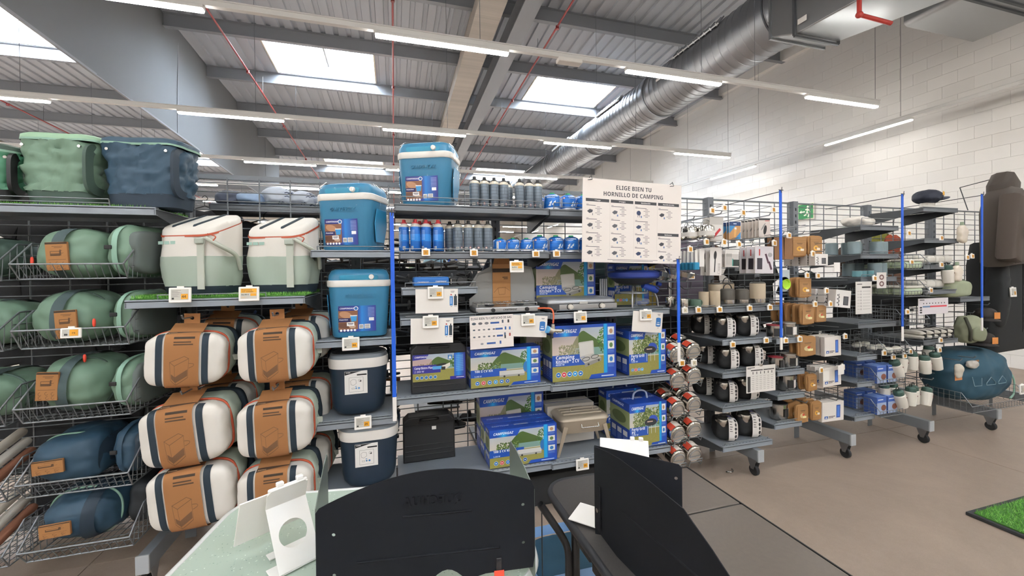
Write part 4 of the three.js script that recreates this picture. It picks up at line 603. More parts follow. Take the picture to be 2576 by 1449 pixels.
function carton(label, [x, y, d], w, h, dp, front, top, o = {}) {
  const t = thing('product_box', label, 'box', [x, y, d], o.turn || 0, o.group);
  const side = o.side || cgSideM; part('carton_body', new THREE.BoxGeometry(w, h, dp).translate(0, h / 2, -dp / 2), [side, side, top, cgBlueM, pm(front, 0.38), o.back || cgBlueM], t);
  part('flap_edge', [bx(w * 1.001, 0.0015, 0.003, 0, h + 0.0004, -dp * 0.5), bx(0.0012, h * 0.999, 0.0012, w / 2, h / 2, 0)], M(0x16368a, 0.5), t);
  return t;
}
const kitT = cgFront(768, 420, { title: ['100 S CV Kit'], sub: '3.200 W', hero: 'kit', hx: 0.4, hy: 0.6, hs: 0.28, icons: 6 });
const kitchenT = cgFront(640, 512, { title: ['Camping', 'Kitchen™ 2 CV'], sub: '4000 W', hero: 'case2', hx: 0.4, hy: 0.56, hs: 0.28, pale: true });
const partyT = cgFront(480, 512, { title: ['Party Grill', 'PZ'], sub: '1350 W', hero: 'grill', hx: 0.56, hy: 0.45, hs: 0.3, tree: true, icons: 4 });
const topKit = pm(cgTop('100 S CV Kit'), 0.4), topKitchen = pm(cgTop('Kitchen 2 CV'), 0.4), topParty = pm(cgTop('Party Grill'), 0.4);
shelf(0.005, 0.945, 0.833, 'shelf under the black stove case and the stove kit box', { fence: 0.012, fs: 0.2, fe: 0.44 });
shelf(0.95, 1.835, 0.822, 'shelf under the kitchen and party grill boxes', { fence: 0.012 });
shelf(0.005, 0.945, 0.33, 'bottom shelf with the black case and stacked stove kit boxes', {});
shelf(0.95, 1.835, 0.322, 'bottom shelf with the beige folding grill', { fence: 0.02 });
carton('blue stove kit box with a lake picture on the shelf beside the black stove case', [0.668, 0.837, 2.45], 0.455, 0.235, 0.13, kitT, topKit, { turn: 0.02 });
carton('front blue stove kit box on the bottom shelf', [0.772, 0.334, 2.432], 0.445, 0.235, 0.125, kitT, topKit);
carton('second blue stove kit box right behind the front one on the bottom shelf', [0.768, 0.334, 2.562], 0.445, 0.235, 0.125, kitT, topKit);
carton('kitchen stove box standing behind the stove kit boxes on the bottom shelf', [0.775, 0.334, 2.7], 0.46, 0.37, 0.12, kitchenT, topKitchen);
carton('large kitchen stove box beside the party grill box on the middle shelf', [1.21, 0.828, 2.45], 0.465, 0.365, 0.18, kitchenT, topKitchen);
carton('kitchen stove box in the back behind the large one on the middle shelf', [1.1, 0.828, 2.66], 0.46, 0.36, 0.14, kitchenT, topKitchen);
carton('kitchen stove box standing behind the silver stove case', [1.175, 1.29, 2.66], 0.455, 0.345, 0.14, kitchenT, topKitchen);
function partyBox(label, pos, handle) { const t = carton(label, pos, 0.295, 0.305, 0.26, partyT, topParty); if (handle) part('carry_handle', [tube([[-0.06, 0.3, -0.1], [-0.045, 0.35, -0.1], [0, 0.365, -0.1], [0.045, 0.35, -0.1], [0.06, 0.3, -0.1]], 0.007, 30, 6)], M(0xa9b6cf, 0.5), t); return t; }
partyBox('party grill box on the middle shelf beside the large kitchen stove box', [1.685, 0.828, 2.44], false);
partyBox('front party grill box with handle on the bottom shelf', [1.675, 0.328, 2.425], true);
carton('party grill box behind the party grill with its lid', [1.73, 1.29, 2.7], 0.295, 0.31, 0.1, partyT, topParty);
{ const t = carton('rear party grill box with handle on the bottom shelf', [1.645, 0.328, 2.685], 0.295, 0.33, 0.12, partyT, topParty); part('carry_handle', [tube([[-0.06, 0.325, -0.06], [-0.045, 0.375, -0.06], [0, 0.39, -0.06], [0.045, 0.375, -0.06], [0.06, 0.325, -0.06]], 0.007, 30, 6)], M(0xa9b6cf, 0.5), t); }
{ const f = tex(400, 300, (x, w, h) => { x.fillStyle = '#ded9d2'; x.fillRect(0, 0, w, h); x.fillStyle = '#1c1d1f'; x.beginPath(); x.moveTo(40, 40); x.lineTo(190, 30); x.lineTo(190, 64); x.lineTo(40, 90); x.fill(); x.strokeStyle = '#8a857d'; x.lineWidth = 4; x.strokeRect(210, 90, 150, 70); }); const m = M(0xe2ded8, 0.6);
  carton('plain white carton behind the beige folding grill', [1.2, 0.328, 2.66], 0.36, 0.27, 0.15, f, m, { side: m, back: m }); }
// black carry cases
const bistroT = tex(768, 400, (x, w, h) => { scape(x, w, h); x.globalAlpha = 0.55; x.fillStyle = '#b98a80'; x.fillRect(0, h * 0.18, w * 0.36, h * 0.22); x.globalAlpha = 1; x.fillStyle = '#2f2f86'; x.beginPath(); x.moveTo(0, 0); x.lineTo(w * 0.3, 0); x.lineTo(w * 0.25, h * 0.16); x.lineTo(0, h * 0.2); x.fill(); x.fillStyle = '#fff'; x.font = 'italic bold 36px sans-serif'; x.fillText('CAMPINGAZ', 26, 48, 180); x.fillStyle = '#322f88'; x.fillRect(0, h * 0.4, w * 0.52, h * 0.3); x.fillStyle = '#fff'; x.font = 'bold 46px sans-serif'; x.fillText("Camp'Bistro Plus", 24, h * 0.54, 260); x.font = '38px sans-serif'; x.fillText('2 200 W', 24, h * 0.66); heroes.bistro(x, w * 0.37, h * 0.46, 170); for (let i = 0; i < 5; i++) { x.fillStyle = '#fff'; x.beginPath(); x.arc(64 + i * 64, h * 0.86, 26, 0, 7); x.fill(); x.fillStyle = '#2f6fb8'; x.beginPath(); x.arc(64 + i * 64, h * 0.86, 22, 0, 7); x.fill(); } const g = x.createLinearGradient(w * 0.78, 0, w, 0); g.addColorStop(0, '#2a57b8'); g.addColorStop(0.4, '#2a8ad6'); g.addColorStop(1, '#322f88'); x.fillStyle = g; x.fillRect(w * 0.78, 0, w * 0.22, h); x.fillStyle = '#8fc6ee'; for (let i = 0; i < 18; i++) x.fillRect(w * 0.81, 34 + i * 14, w * 0.15, 4); x.fillStyle = '#322f88'; x.fillRect(w * 0.7, h * 0.88, w * 0.3, h * 0.12); x.fillStyle = '#fff'; x.fillRect(w * 0.82, h * 0.92, w * 0.15, 8); x.fillStyle = '#4f86c4'; x.fillRect(w * 0.66, 24, 66, 66); x.fillStyle = '#fff'; x.beginPath(); x.moveTo(w * 0.66 + 33, 34); x.lineTo(w * 0.66 + 54, 78); x.lineTo(w * 0.66 + 12, 78); x.fill(); });
const CASE = M(0x1c1c1e, 0.55);
function blackCase(label, pos, printed) {
  const t = thing('carry_case', label, 'case', pos, 0, 'black plastic stove cases'), w = 0.315, h = 0.275, dp = 0.11;
  part('case_shell', [ext([[-w / 2, 0], [w / 2, 0], [w / 2, h * 0.9], [w / 2 - 0.03, h], [-w / 2 + 0.03, h], [-w / 2, h * 0.9]], dp, 0.008).translate(0, 0, -dp / 2)], CASE, t);
  part('case_rib', [0.035, 0.065, 0.1, 0.235].map((y) => T(cyl(0.0035, 0.0035, w * 0.97, 0, 0, 0, 6), 0, 0, Math.PI / 2).translate(0, y, 0.001)), CASE, t);
  part('handle', [tube([[-0.065, h * 0.93, -0.02], [-0.045, h * 0.97, 0.01], [0, h * 0.975, 0.016], [0.045, h * 0.97, 0.01], [0.065, h * 0.93, -0.02]], 0.009, 30, 8), ext(rrect(0.14, 0.04, 0.02, 5, 0, h * 0.9), 0.006).translate(0, 0, 0.0)], M(0x0f0f10, 0.5), t);
  if (printed) part('printed_wrap', [print(w * 1.0, 0.16, 0, 0.145, 0.0055)], pm(bistroT, 0.35), t); else part('barcode_sticker', [card(0.028, 0.022, 0.03, 0.205, 0.001)], WHITE, t);
}
blackCase('black stove case wrapped in a printed sleeve on the middle shelf', [0.254, 0.837, 2.47], true);
blackCase('plain black stove case with barcode sticker on the bottom shelf', [0.205, 0.334, 2.68], false);

// ---------- stoves and grills on display ----------
const SILVER = M(0xb4b6b8, 0.32, 0.8), DGREY = M(0x3b3d40, 0.5);
shelf(0.04, 0.48, 1.462, 'short shelf under the slim blue stove', { fence: 0.03, fs: -0.2, fe: 0.21 });
{ const t = thing('gas_stove', 'slim blue and black tabletop gas stove on the short shelf', 'stove', [0.27, 1.466, 2.46]);
  part('stove_front', [rb(0.21, 0.058, 0.2, -0.055, 0.031, -0.1, 0.012, 3)], M(0x2f73c0, 0.35), t, 'blue front'); part('black_end', [rb(0.11, 0.055, 0.2, 0.108, 0.03, -0.1, 0.01, 2), bx(0.32, 0.008, 0.24, 0, 0.004, -0.12)], BLACK, t);
  part('knob', [T(cyl(0.021, 0.023, 0.018, 0, 0, 0, 22), Math.PI / 2).translate(0.115, 0.032, 0.008)], M(0x2a2a2c, 0.4), t); part('brand_print', [letters('CAMPINGAZ', 0.008, 0.001, 0.25).translate(-0.105, 0.028, 0.0), letters('CAMPINGAZ', 0.008, 0.001, 0.25).translate(0.0, 0.032, 0.0)], WHITE, t);
  part('cartridge_slot', [rb(0.006, 0.03, 0.004, 0.06, 0.03, 0.001, 0.001)], CHROME, t); }
shelf(0.03, 0.95, 1.288, 'shelf under the two-burner stove with the gas hose', { fence: 0.012, fs: -0.43, fe: -0.02 });
shelf(0.955, 1.835, 1.284, 'shelf under the silver stove case and the party grill', { fence: 0.014, fs: -0.4, fe: 0.4 });
{ const t = thing('two_burner_stove', 'low silver two-burner gas stove with wire pot supports', 'stove', [0.684, 1.292, 2.44]);
  part('stove_body', [rb(0.42, 0.036, 0.2, 0, 0.022, -0.1, 0.008, 3)], SILVER, t); part('foot', [-0.2, 0.2].map((x) => rb(0.02, 0.02, 0.2, x, 0.01, -0.1, 0.004)), DGREY, t);
  const g = []; for (const x of [-0.1, 0.1]) { g.push(poly([[x - 0.095, 0.06, -0.02], [x + 0.095, 0.06, -0.02], [x + 0.095, 0.06, -0.18], [x - 0.095, 0.06, -0.18], [x - 0.095, 0.06, -0.02]], 0.0025, 5)); for (const k of [-0.045, 0, 0.045]) g.push(rod([x + k, 0.062, -0.02], [x + k, 0.062, -0.18], 0.0022, 5)); for (const a of [-0.095, 0.095]) for (const b of [-0.02, -0.18]) g.push(rod([x + a, 0.04, b], [x + a, 0.06, b], 0.0025, 5)); }
  part('pot_support', g, CHROME, t); for (const x of [-0.1, 0.1]) part('burner', [lathe([[0, 0.05], [0.028, 0.05], [0.033, 0.044], [0.02, 0.038]], 20).translate(x, 0, -0.1)], DGREY, t);
  for (const x of [-0.1, 0.12]) part('knob', [T(cyl(0.012, 0.013, 0.014, 0, 0, 0, 16), Math.PI / 2).translate(x, 0.022, 0.007)], BLACK, t);
  part('brand_print', [letters('CAMPINGAZ', 0.011, 0.001, 0.25).translate(0.01, 0.023, 0)], BLACK, t);
  const h = thing('gas_hose', 'orange gas hose with brass regulator hanging from the stove', 'hose', [0, 0, 0]);
  part('hose', [tube([[0.87, 1.312, -2.46], [0.91, 1.318, -2.4], [0.945, 1.312, -2.37], [0.953, 1.28, -2.36], [0.95, 1.225, -2.36]], 0.0055, 40, 8)], M(0xd8663f, 0.5), h);
  part('regulator', [cyl(0.011, 0.014, 0.03, 0.948, 1.205, -2.36), T(cyl(0.02, 0.02, 0.03, 0, 0, 0, 20), 0, 0, 1.2).translate(0.935, 1.18, -2.36), T(cyl(0.011, 0.011, 0.06, 0, 0, 0, 14), 0, 0, 1.5).translate(0.975, 1.178, -2.36)], M(0xb9b5aa, 0.3, 0.9), h); part('blue_cap', [T(cyl(0.024, 0.022, 0.014, 0, 0, 0, 20), 0, 0, 1.2).translate(0.914, 1.187, -2.36)], M(0x5aa6d8, 0.4), h); part('valve_knob', [cyl(0.009, 0.01, 0.025, 0.94, 1.145, -2.36), T(cyl(0.008, 0.008, 0.015, 0, 0, 0, 10), 0, 0, 1.57).translate(1.008, 1.178, -2.36)], BLACK, h); }
{ // grey folding windscreen with kraft card behind the stove
  const t = thing('windscreen', 'flat grey folding windscreen with kraft card behind the two-burner stove', 'windscreen', [0.7, 1.292, 2.66]); const m = M(0x8b8d8e, 0.5, 0.4);
  const g = ext([[-0.2, 0], [0.235, 0], [0.235, 0.2], [0.215, 0.29], [0.1, 0.31], [-0.05, 0.31], [-0.17, 0.25], [-0.235, 0.15], [-0.2, 0.05]], 0.003); part('main_panel', g, m, t);
  part('folded_leaf', [ext([[0.02, 0.05], [0.225, 0.05], [0.225, 0.19], [0.2, 0.275], [0.08, 0.29], [0.02, 0.25]], 0.003).translate(0, 0, 0.008), ext([[-0.225, 0.03], [-0.06, 0.03], [-0.06, 0.27], [-0.16, 0.24], [-0.225, 0.14]], 0.003).translate(0, 0, 0.006)], M(0x9a9b9a, 0.5, 0.4), t);
  const kt = tex(200, 400, (x, w, h) => { x.fillStyle = '#ad7d4f'; x.fillRect(0, 0, w, h); x.fillStyle = '#3a2f28'; x.fillRect(0, 44, w, 34); x.fillRect(110, 120, 60, 7); x.fillRect(124, 134, 46, 6); x.strokeStyle = '#6b4a2e'; x.lineWidth = 3; x.beginPath(); x.moveTo(14, 260); x.lineTo(60, 220); x.lineTo(140, 216); x.lineTo(188, 244); x.moveTo(60, 220); x.lineTo(70, 280); x.lineTo(136, 276); x.lineTo(140, 216); x.stroke(); x.fillStyle = '#97693f'; x.fillRect(0, 300, w, 6); });
  part('kraft_card', [card(0.125, 0.3, -0.005, 0.165, 0.013, 0.003)], KRAFT, t); part('card_print', print(0.124, 0.298, -0.005, 0.165, 0.0148), pm(kt, 0.85), t);
  const c = solo('stove_carton', 'kraft-topped carton end under the upper price tag', 'box', [ext([[-0.06, 0], [0.06, 0], [0.04, 0.075], [-0.04, 0.075]], 0.012)], KRAFT, [0.69, 1.602, 2.62]); hook(0.692, 1.665, 0.3, 'hook above the grey windscreen'); }
{ // silver stove case
  const t = thing('stove_case', 'closed silver double stove case with two white knobs', 'stove', [1.195, 1.289, 2.44]); const w = 0.5, dp = 0.28;
  part('lower_tray', [loft([[0, w * 0.96, dp * 0.94, 0.03], [0.012, w, dp, 0.035], [0.05, w, dp, 0.035]], { k: 5 }).translate(0, 0, -dp / 2)], DGREY, t); part('lid', [loft([[0.05, w * 1.01, dp * 1.01, 0.036], [0.062, w * 1.01, dp * 1.01, 0.036], [0.078, w * 0.97, dp * 0.95, 0.04], [0.084, w * 0.9, dp * 0.85, 0.04]], { k: 5, crease: 0.9 }).translate(0, 0, -dp / 2)], M(0x9da0a3, 0.38, 0.6), t);
  part('control_panel', [rb(0.42, 0.036, 0.006, 0.04, 0.026, 0.001, 0.003)], SILVER, t); part('clasp', [rb(0.06, 0.016, 0.01, 0.0, 0.052, 0.006, 0.003)], M(0xc9c9c4, 0.4, 0.5), t);
  for (const x of [-0.095, 0.135]) part('knob', [T(cyl(0.016, 0.019, 0.02, 0, 0, 0, 20), Math.PI / 2).translate(x, 0.028, 0.014)], M(0xd9d5cc, 0.5), t); for (const x of [-0.095, 0.135]) part('knob_bezel', [T(cyl(0.023, 0.023, 0.006, 0, 0, 0, 22), Math.PI / 2).translate(x, 0.028, 0.005)], BLACK, t); }
{ // party grill on bent legs
  const t = thing('party_grill', 'round blue-rimmed party grill standing on curved silver legs', 'grill', [1.655, 1.29, 2.56]);
  part('bowl', [lathe([[0, 0.155], [0.06, 0.155], [0.12, 0.17], [0.165, 0.205], [0.172, 0.22], [0.168, 0.222], [0.12, 0.18], [0, 0.165]], 40)], M(0x24262c, 0.45), t); part('rim_band', [lathe([[0.168, 0.205], [0.18, 0.215], [0.182, 0.245], [0.165, 0.256], [0.1, 0.262], [0, 0.264]], 40)], M(0x2a3f8f, 0.4), t, 'blue rim');
  part('valve', [T(cyl(0.022, 0.026, 0.12, 0, 0, 0, 18), 0, 0, 1.25).translate(0.1, 0.135, 0.05), T(cyl(0.014, 0.014, 0.03, 0, 0, 0, 14), 0, 0, 1.25).translate(0.175, 0.16, 0.05)], M(0x2747a8, 0.45), t); part('support_ring', [new THREE.TorusGeometry(0.095, 0.006, 8, 36).rotateX(Math.PI / 2).translate(0, 0.1, 0)], ALU, t);
  for (const a of [0.3, 2.2, 4.1, 5.4]) { const c = Math.cos(a), s = Math.sin(a); part('leg', [tube([[0.085 * c, 0.145, 0.085 * s], [0.13 * c, 0.12, 0.13 * s], [0.165 * c, 0.06, 0.165 * s], [0.175 * c, 0, 0.175 * s]], 0.006, 20, 7)], ALU, t); }
  const b = solo('plastic_bag', 'crumpled clear plastic bag under the party grill', 'bag', [soft(0.12, 0.06, 0.12, 2.2, 0.03, 18, 4, 14).translate(0, 0.03, 0)], M(0xf4f6f8, 0.15, 0, { transmission: 0.85, thickness: 0, ior: 1.2 }), [1.7, 1.29, 2.56]);
  const f = solo('leg_pack', 'bundle of blue-capped grill legs behind the silver stove case', 'part set', [0, 1, 2, 3].flatMap((i) => [cyl(0.007, 0.007, 0.2, i * 0.017, 0.1, 0, 8)]), M(0xc6ccd6, 0.4, 0.5), [1.475, 1.29, 2.72]); }
{ // beige folding grill
  const BE = M(0xa89c8b, 0.42, 0.25), t = thing('folding_grill', 'beige folding tabletop grill with splayed legs on the bottom shelf', 'grill', [1.215, 0.328, 2.56], -0.05); const w = 0.35, dp = 0.22;
  part('pan', [loft([[0.14, w * 0.86, dp * 0.84, 0.03], [0.155, w * 0.9, dp * 0.9, 0.035], [0.225, w, dp, 0.04], [0.228, w * 1.03, dp * 1.04, 0.045]], { k: 5, openTop: true }), loft([[0.141, w * 0.84, dp * 0.82, 0.03], [0.224, w * 0.98, dp * 0.98, 0.04]], { k: 5, openTop: true })], BE, t);
  part('lid', [loft([[0.228, w * 1.04, dp * 1.05, 0.045], [0.236, w * 1.03, dp * 1.04, 0.045], [0.252, w * 0.96, dp * 0.9, 0.04], [0.256, w * 0.9, dp * 0.8, 0.035]], { k: 5, crease: 0.9 }), rb(w * 0.8, 0.012, 0.035, 0, 0.258, 0.045, 0.006), rb(w * 0.8, 0.012, 0.035, 0, 0.259, 0, 0.006), rb(w * 0.8, 0.012, 0.035, 0, 0.258, -0.045, 0.006)], BE, t);
  part('lid_handle', [poly([[-0.07, 0.262, 0.02], [-0.07, 0.285, 0.02], [0.09, 0.285, 0.02], [0.09, 0.262, 0.02]], 0.003, 6)], BE, t); part('front_handle', [poly([[-0.03, 0.205, dp / 2 + 0.002], [-0.03, 0.185, dp / 2 + 0.014], [0.09, 0.185, dp / 2 + 0.014], [0.09, 0.205, dp / 2 + 0.002]], 0.0028, 6)], CHROME, t);
  for (const [a, b] of [[-1, 1], [1, 1], [-1, -1], [1, -1]]) part('leg', [ext([[-0.008, 0], [0.008, 0], [0.016, 0.2], [-0.014, 0.2]], 0.006).rotateZ(a * 0.28).translate(a * (w / 2 + 0.018), 0, b * (dp / 2 - 0.005))], BE, t); }

// ---------- signs and price tags on the stove shelves ----------
const icon = (x, a, b, s, c) => { x.fillStyle = c; x.beginPath(); x.ellipse(a, b, s, s * 0.6, 0, 0, 7); x.fill(); };
const boardFace = (kind) => tex(420, 250, (x, w, h) => { x.fillStyle = '#e9e5df'; x.fillRect(0, 0, w, h); x.fillStyle = '#444'; x.fillRect(346, 24, 40, 4); x.fillRect(350, 34, 30, 4); if (kind === 'cans') { x.fillStyle = '#2f73b4'; x.fillRect(336, 76, 32, 100); x.fillStyle = '#b3262f'; x.fillRect(344, 56, 14, 14); x.fillStyle = '#e2e2e0'; x.fillRect(340, 68, 24, 10); x.fillStyle = '#2f3940'; x.fillRect(378, 76, 32, 100); x.fillRect(388, 58, 12, 20); x.fillStyle = '#cfe0f4'; x.fillRect(346, 90, 8, 70); x.fillStyle = '#777'; x.fillRect(344, 186, 18, 4); x.fillRect(380, 186, 28, 4); } else { x.fillStyle = '#2f6fb0'; x.beginPath(); x.ellipse(362, 76, 34, 12, 0, 0, 7); x.fill(); x.fillRect(328, 76, 68, 90); x.beginPath(); x.ellipse(362, 166, 34, 10, 0, 0, 7); x.fill(); x.fillStyle = '#dfe8f4'; x.fillRect(344, 120, 36, 8); x.fillRect(340, 140, 44, 16); x.fillStyle = '#777'; x.fillRect(350, 190, 24, 4); } });
const boardM = { cans: pm(boardFace('cans'), 0.6), cart: pm(boardFace('cart'), 0.6) };
function board(x, y, d, w, h, kind, label, rz = 0, turn = 0) { const t = thing('info_board', label, 'sign', [x, y, d], turn, 'white information boards'); t.rotation.z = rz; part('board', [card(w, h, 0, 0, 0, 0.003)], WHITE, t); part('board_print', print(w, h, 0, 0, 0.0018), boardM[kind], t); return t; }
board(0.237, 1.386, 2.385, 0.244, 0.139, 'cans', 'white board picturing two gas cans below the slim blue stove', -0.01); tag(0.228, 1.434, 2.37, '29', 'price tag reading 29 on the upper white board');
board(0.207, 1.214, 2.385, 0.243, 0.146, 'cans', 'white board picturing two gas cans above the black stove case', -0.02); tag(0.198, 1.267, 2.37, '29', 'price tag reading 29 on the lower white board');
board(0.803, 1.212, 2.38, 0.225, 0.132, 'cart', 'tilted white board picturing a gas cartridge beside the hose', -0.08); tag(0.787, 1.253, 2.365, '49', 'price tag reading 49 beside the hose');
board(1.64, 1.2, 2.375, 0.232, 0.138, 'cart', 'tilted white board picturing a gas cartridge under the party grill', -0.1); tag(1.617, 1.248, 2.36, '49', 'price tag reading 49 under the party grill', { turn: -0.05 });
tag(1.143, 1.254, 2.375, '89', 'price tag reading 89 under the silver stove case'); tag(0.728, 1.581, 2.4, 'promo', 'price tag with yellow banner above the grey windscreen'); tag(1.152, 0.298, 2.385, '59', 'price tag on the bottom shelf beside the beige grill');
{ const gt = tex(640, 470, (x, w, h) => { x.fillStyle = '#e8e1dc'; x.fillRect(0, 0, w, h); x.fillStyle = '#3a3a3c'; x.font = 'bold 46px sans-serif'; x.fillText('ELIGE BIEN TU CARTUCHO DE GAS', 18, 56, 600); x.strokeStyle = '#c4bdb6'; x.lineWidth = 2; for (const y of [154, 250, 346]) { x.beginPath(); x.moveTo(14, y); x.lineTo(626, y); x.stroke(); }
    [[3, 110, 300, 130], [5, 200, 370, 110], [5, 300, 390, 90], [0, 400, 240, 130]].forEach(([n, y, bx0, bw], r) => { for (let i = 0; i < n; i++) icon(x, 60 + i * (r ? 72 : 92), y, r ? 18 : 30, ['#3d4a55', '#55555a', '#6b6b70'][i % 3]); x.fillStyle = '#2b4f8c'; x.fillRect(bx0, y - 13, bw, 26); }); icon(x, 170, 402, 22, '#77777c'); for (const [a, b, c] of [[480, 96, '#3a4a5c'], [566, 96, '#2b2d30'], [520, 196, '#2b5f9c'], [584, 200, '#2b5f9c'], [510, 280, '#4a5a6c'], [584, 292, '#8a3a34'], [512, 320, '#2b2d30'], [440, 396, '#2b4f8c']]) { x.fillStyle = c; x.fillRect(a - 10, b - 22, 24, 44); } });
  const s = thing('cartridge_sign', 'pale sign headed ELIGE BIEN TU CARTUCHO DE GAS under the two-burner stove', 'sign', [0.56, 1.192, 2.375]); s.rotation.z = 0.015; part('sign_board', [card(0.268, 0.197, 0, 0, 0, 0.003)], WHITE, s); part('sign_print', print(0.268, 0.197, 0, 0, 0.0018), pm(gt, 0.6), s); }
{ // large hanging sign
  const T2 = tex(1024, 768, (x, w, h) => {
    x.fillStyle = '#e9e2dd'; x.fillRect(0, 0, w, h); x.fillStyle = '#3c3c40'; x.textAlign = 'center'; x.font = 'bold 54px sans-serif'; x.fillText('ELIGE BIEN TU', w / 2, 88); x.fillText('HORNILLO DE CAMPING', w / 2, 152); x.textAlign = 'left';
    const bar = (X, Y, W, s) => { x.fillStyle = '#35353a'; x.fillRect(X, Y, W, 28); x.fillStyle = '#f2eeea'; x.font = 'bold 16px sans-serif'; x.textAlign = 'center'; x.fillText(s, X + W / 2, Y + 20); x.textAlign = 'left'; };
    ['1 Fuego', '2 Fuegos', 'Multifunción', 'Hornillo de leña'].forEach((s, i) => bar(30 + i * 246, 184, 230, s)); bar(768, 476, 230, 'Barbacoas');
    for (let c = 0; c < 4; c++) { const X = 36 + c * 246; if (c) { x.fillStyle = '#c9c2bc'; x.fillRect(X - 14, 216, 2, 500); } for (let r = 0; r < 4; r++) { if (c === 3 && r === 1) continue; const Y = 236 + r * 126 + (c === 3 && r > 1 ? 30 : 0); x.fillStyle = '#55555a'; x.fillRect(X, Y, 22, 3); x.fillRect(X, Y + 9, 90 + ((c * 3 + r * 5) % 4) * 14, 5); const S = (c * 7 + r * 3) % 3, col = ['#3a3c44', '#55575e', '#2f3a5a'][S]; x.fillStyle = col; if (r === 2 && c === 2 || c === 2 && r === 0) { x.beginPath(); x.arc(X + 36, Y + 58, 22, 0, 7); x.fill(); x.fillRect(X + 26, Y + 76, 4, 22); x.fillRect(X + 46, Y + 76, 4, 22); } else { x.beginPath(); x.moveTo(X + 8, Y + 66); x.lineTo(X + 34, Y + 46); x.lineTo(X + 64, Y + 54); x.lineTo(X + 58, Y + 74); x.lineTo(X + 30, Y + 84); x.fill(); } x.fillStyle = c ? '#5a77a8' : '#55606a'; x.fillRect(X + 58, Y + 84, c ? 12 : 6, 18); x.fillStyle = '#66666b'; for (let k = 0; k < 6; k++) x.fillRect(X + 86 + (k % 3 === 1 ? 0 : 18), Y + 22 + k * 14, k % 3 === 1 ? 66 : 30, 4); } }
    x.fillStyle = '#66666b'; x.fillRect(250, 738, 520, 4); x.fillRect(300, 750, 420, 4);
  });
  const s = thing('hanging_sign', 'large white hanging sign headed ELIGE BIEN TU HORNILLO DE CAMPING', 'sign', [1.49, 1.86, 2.3]); s.rotation.z = -0.024;
  part('sign_board', [card(0.725, 0.525, 0, 0, 0, 0.004)], WHITE, s); part('sign_print', print(0.725, 0.525, 0, 0, 0.0025), pm(T2, 0.55), s);
  for (const x of [-0.3, 0.3]) part('hook_wire', [poly([[x, 0.285, -0.012], [x, 0.255, 0.004], [x - 0.03, 0.25, 0.006]], 0.0022, 5), rod([x, 0.28, -0.012], [x, 0.25, -0.12], 0.0022, 5)], STEELD, s); }
// blue dividers hanging at the bay ends
[[-0.008, 1.875, 0.889, 0.76, 'beside the cool boxes'], [1.79, 1.62, 1.072, 0.945, 'beside the hanging mess tins'], [2.658, 2.11, 1.055, 0.967, 'between the cup shelf and the food pouches'], [3.916, 2.135, 1.072, 0.955, 'in front of the pale green bottles'], [4.918, 2.175, 1.1, 0.986, 'beside the dark jacket']].forEach(([x, y1, ym, y0, n]) => {
  const t = thing('bay_divider', 'narrow blue and white divider strip hanging ' + n, 'divider', [x, 0, 2.25], 0, 'blue bay dividers');
  part('blue_strip', [rb(0.021, y1 - ym, 0.008, 0, (y1 + ym) / 2, 0, 0.002)], BLUEP, t); part('white_end', [rb(0.021, ym - y0, 0.008, 0, (ym + y0) / 2, 0, 0.002)], WHITE, t, 'white end');
  part('arm', [rod([0, y1 - 0.01, -0.005], [0.0, y1 - 0.03, -0.6], 0.0032, 6), rod([0, y1 - 0.02, 0.008], [0, y1 + 0.02, 0.012], 0.0022, 5), rod([-0.02, y1, 0.004], [0.02, y1, 0.004], 0.003, 5)], STEELD, t);
});

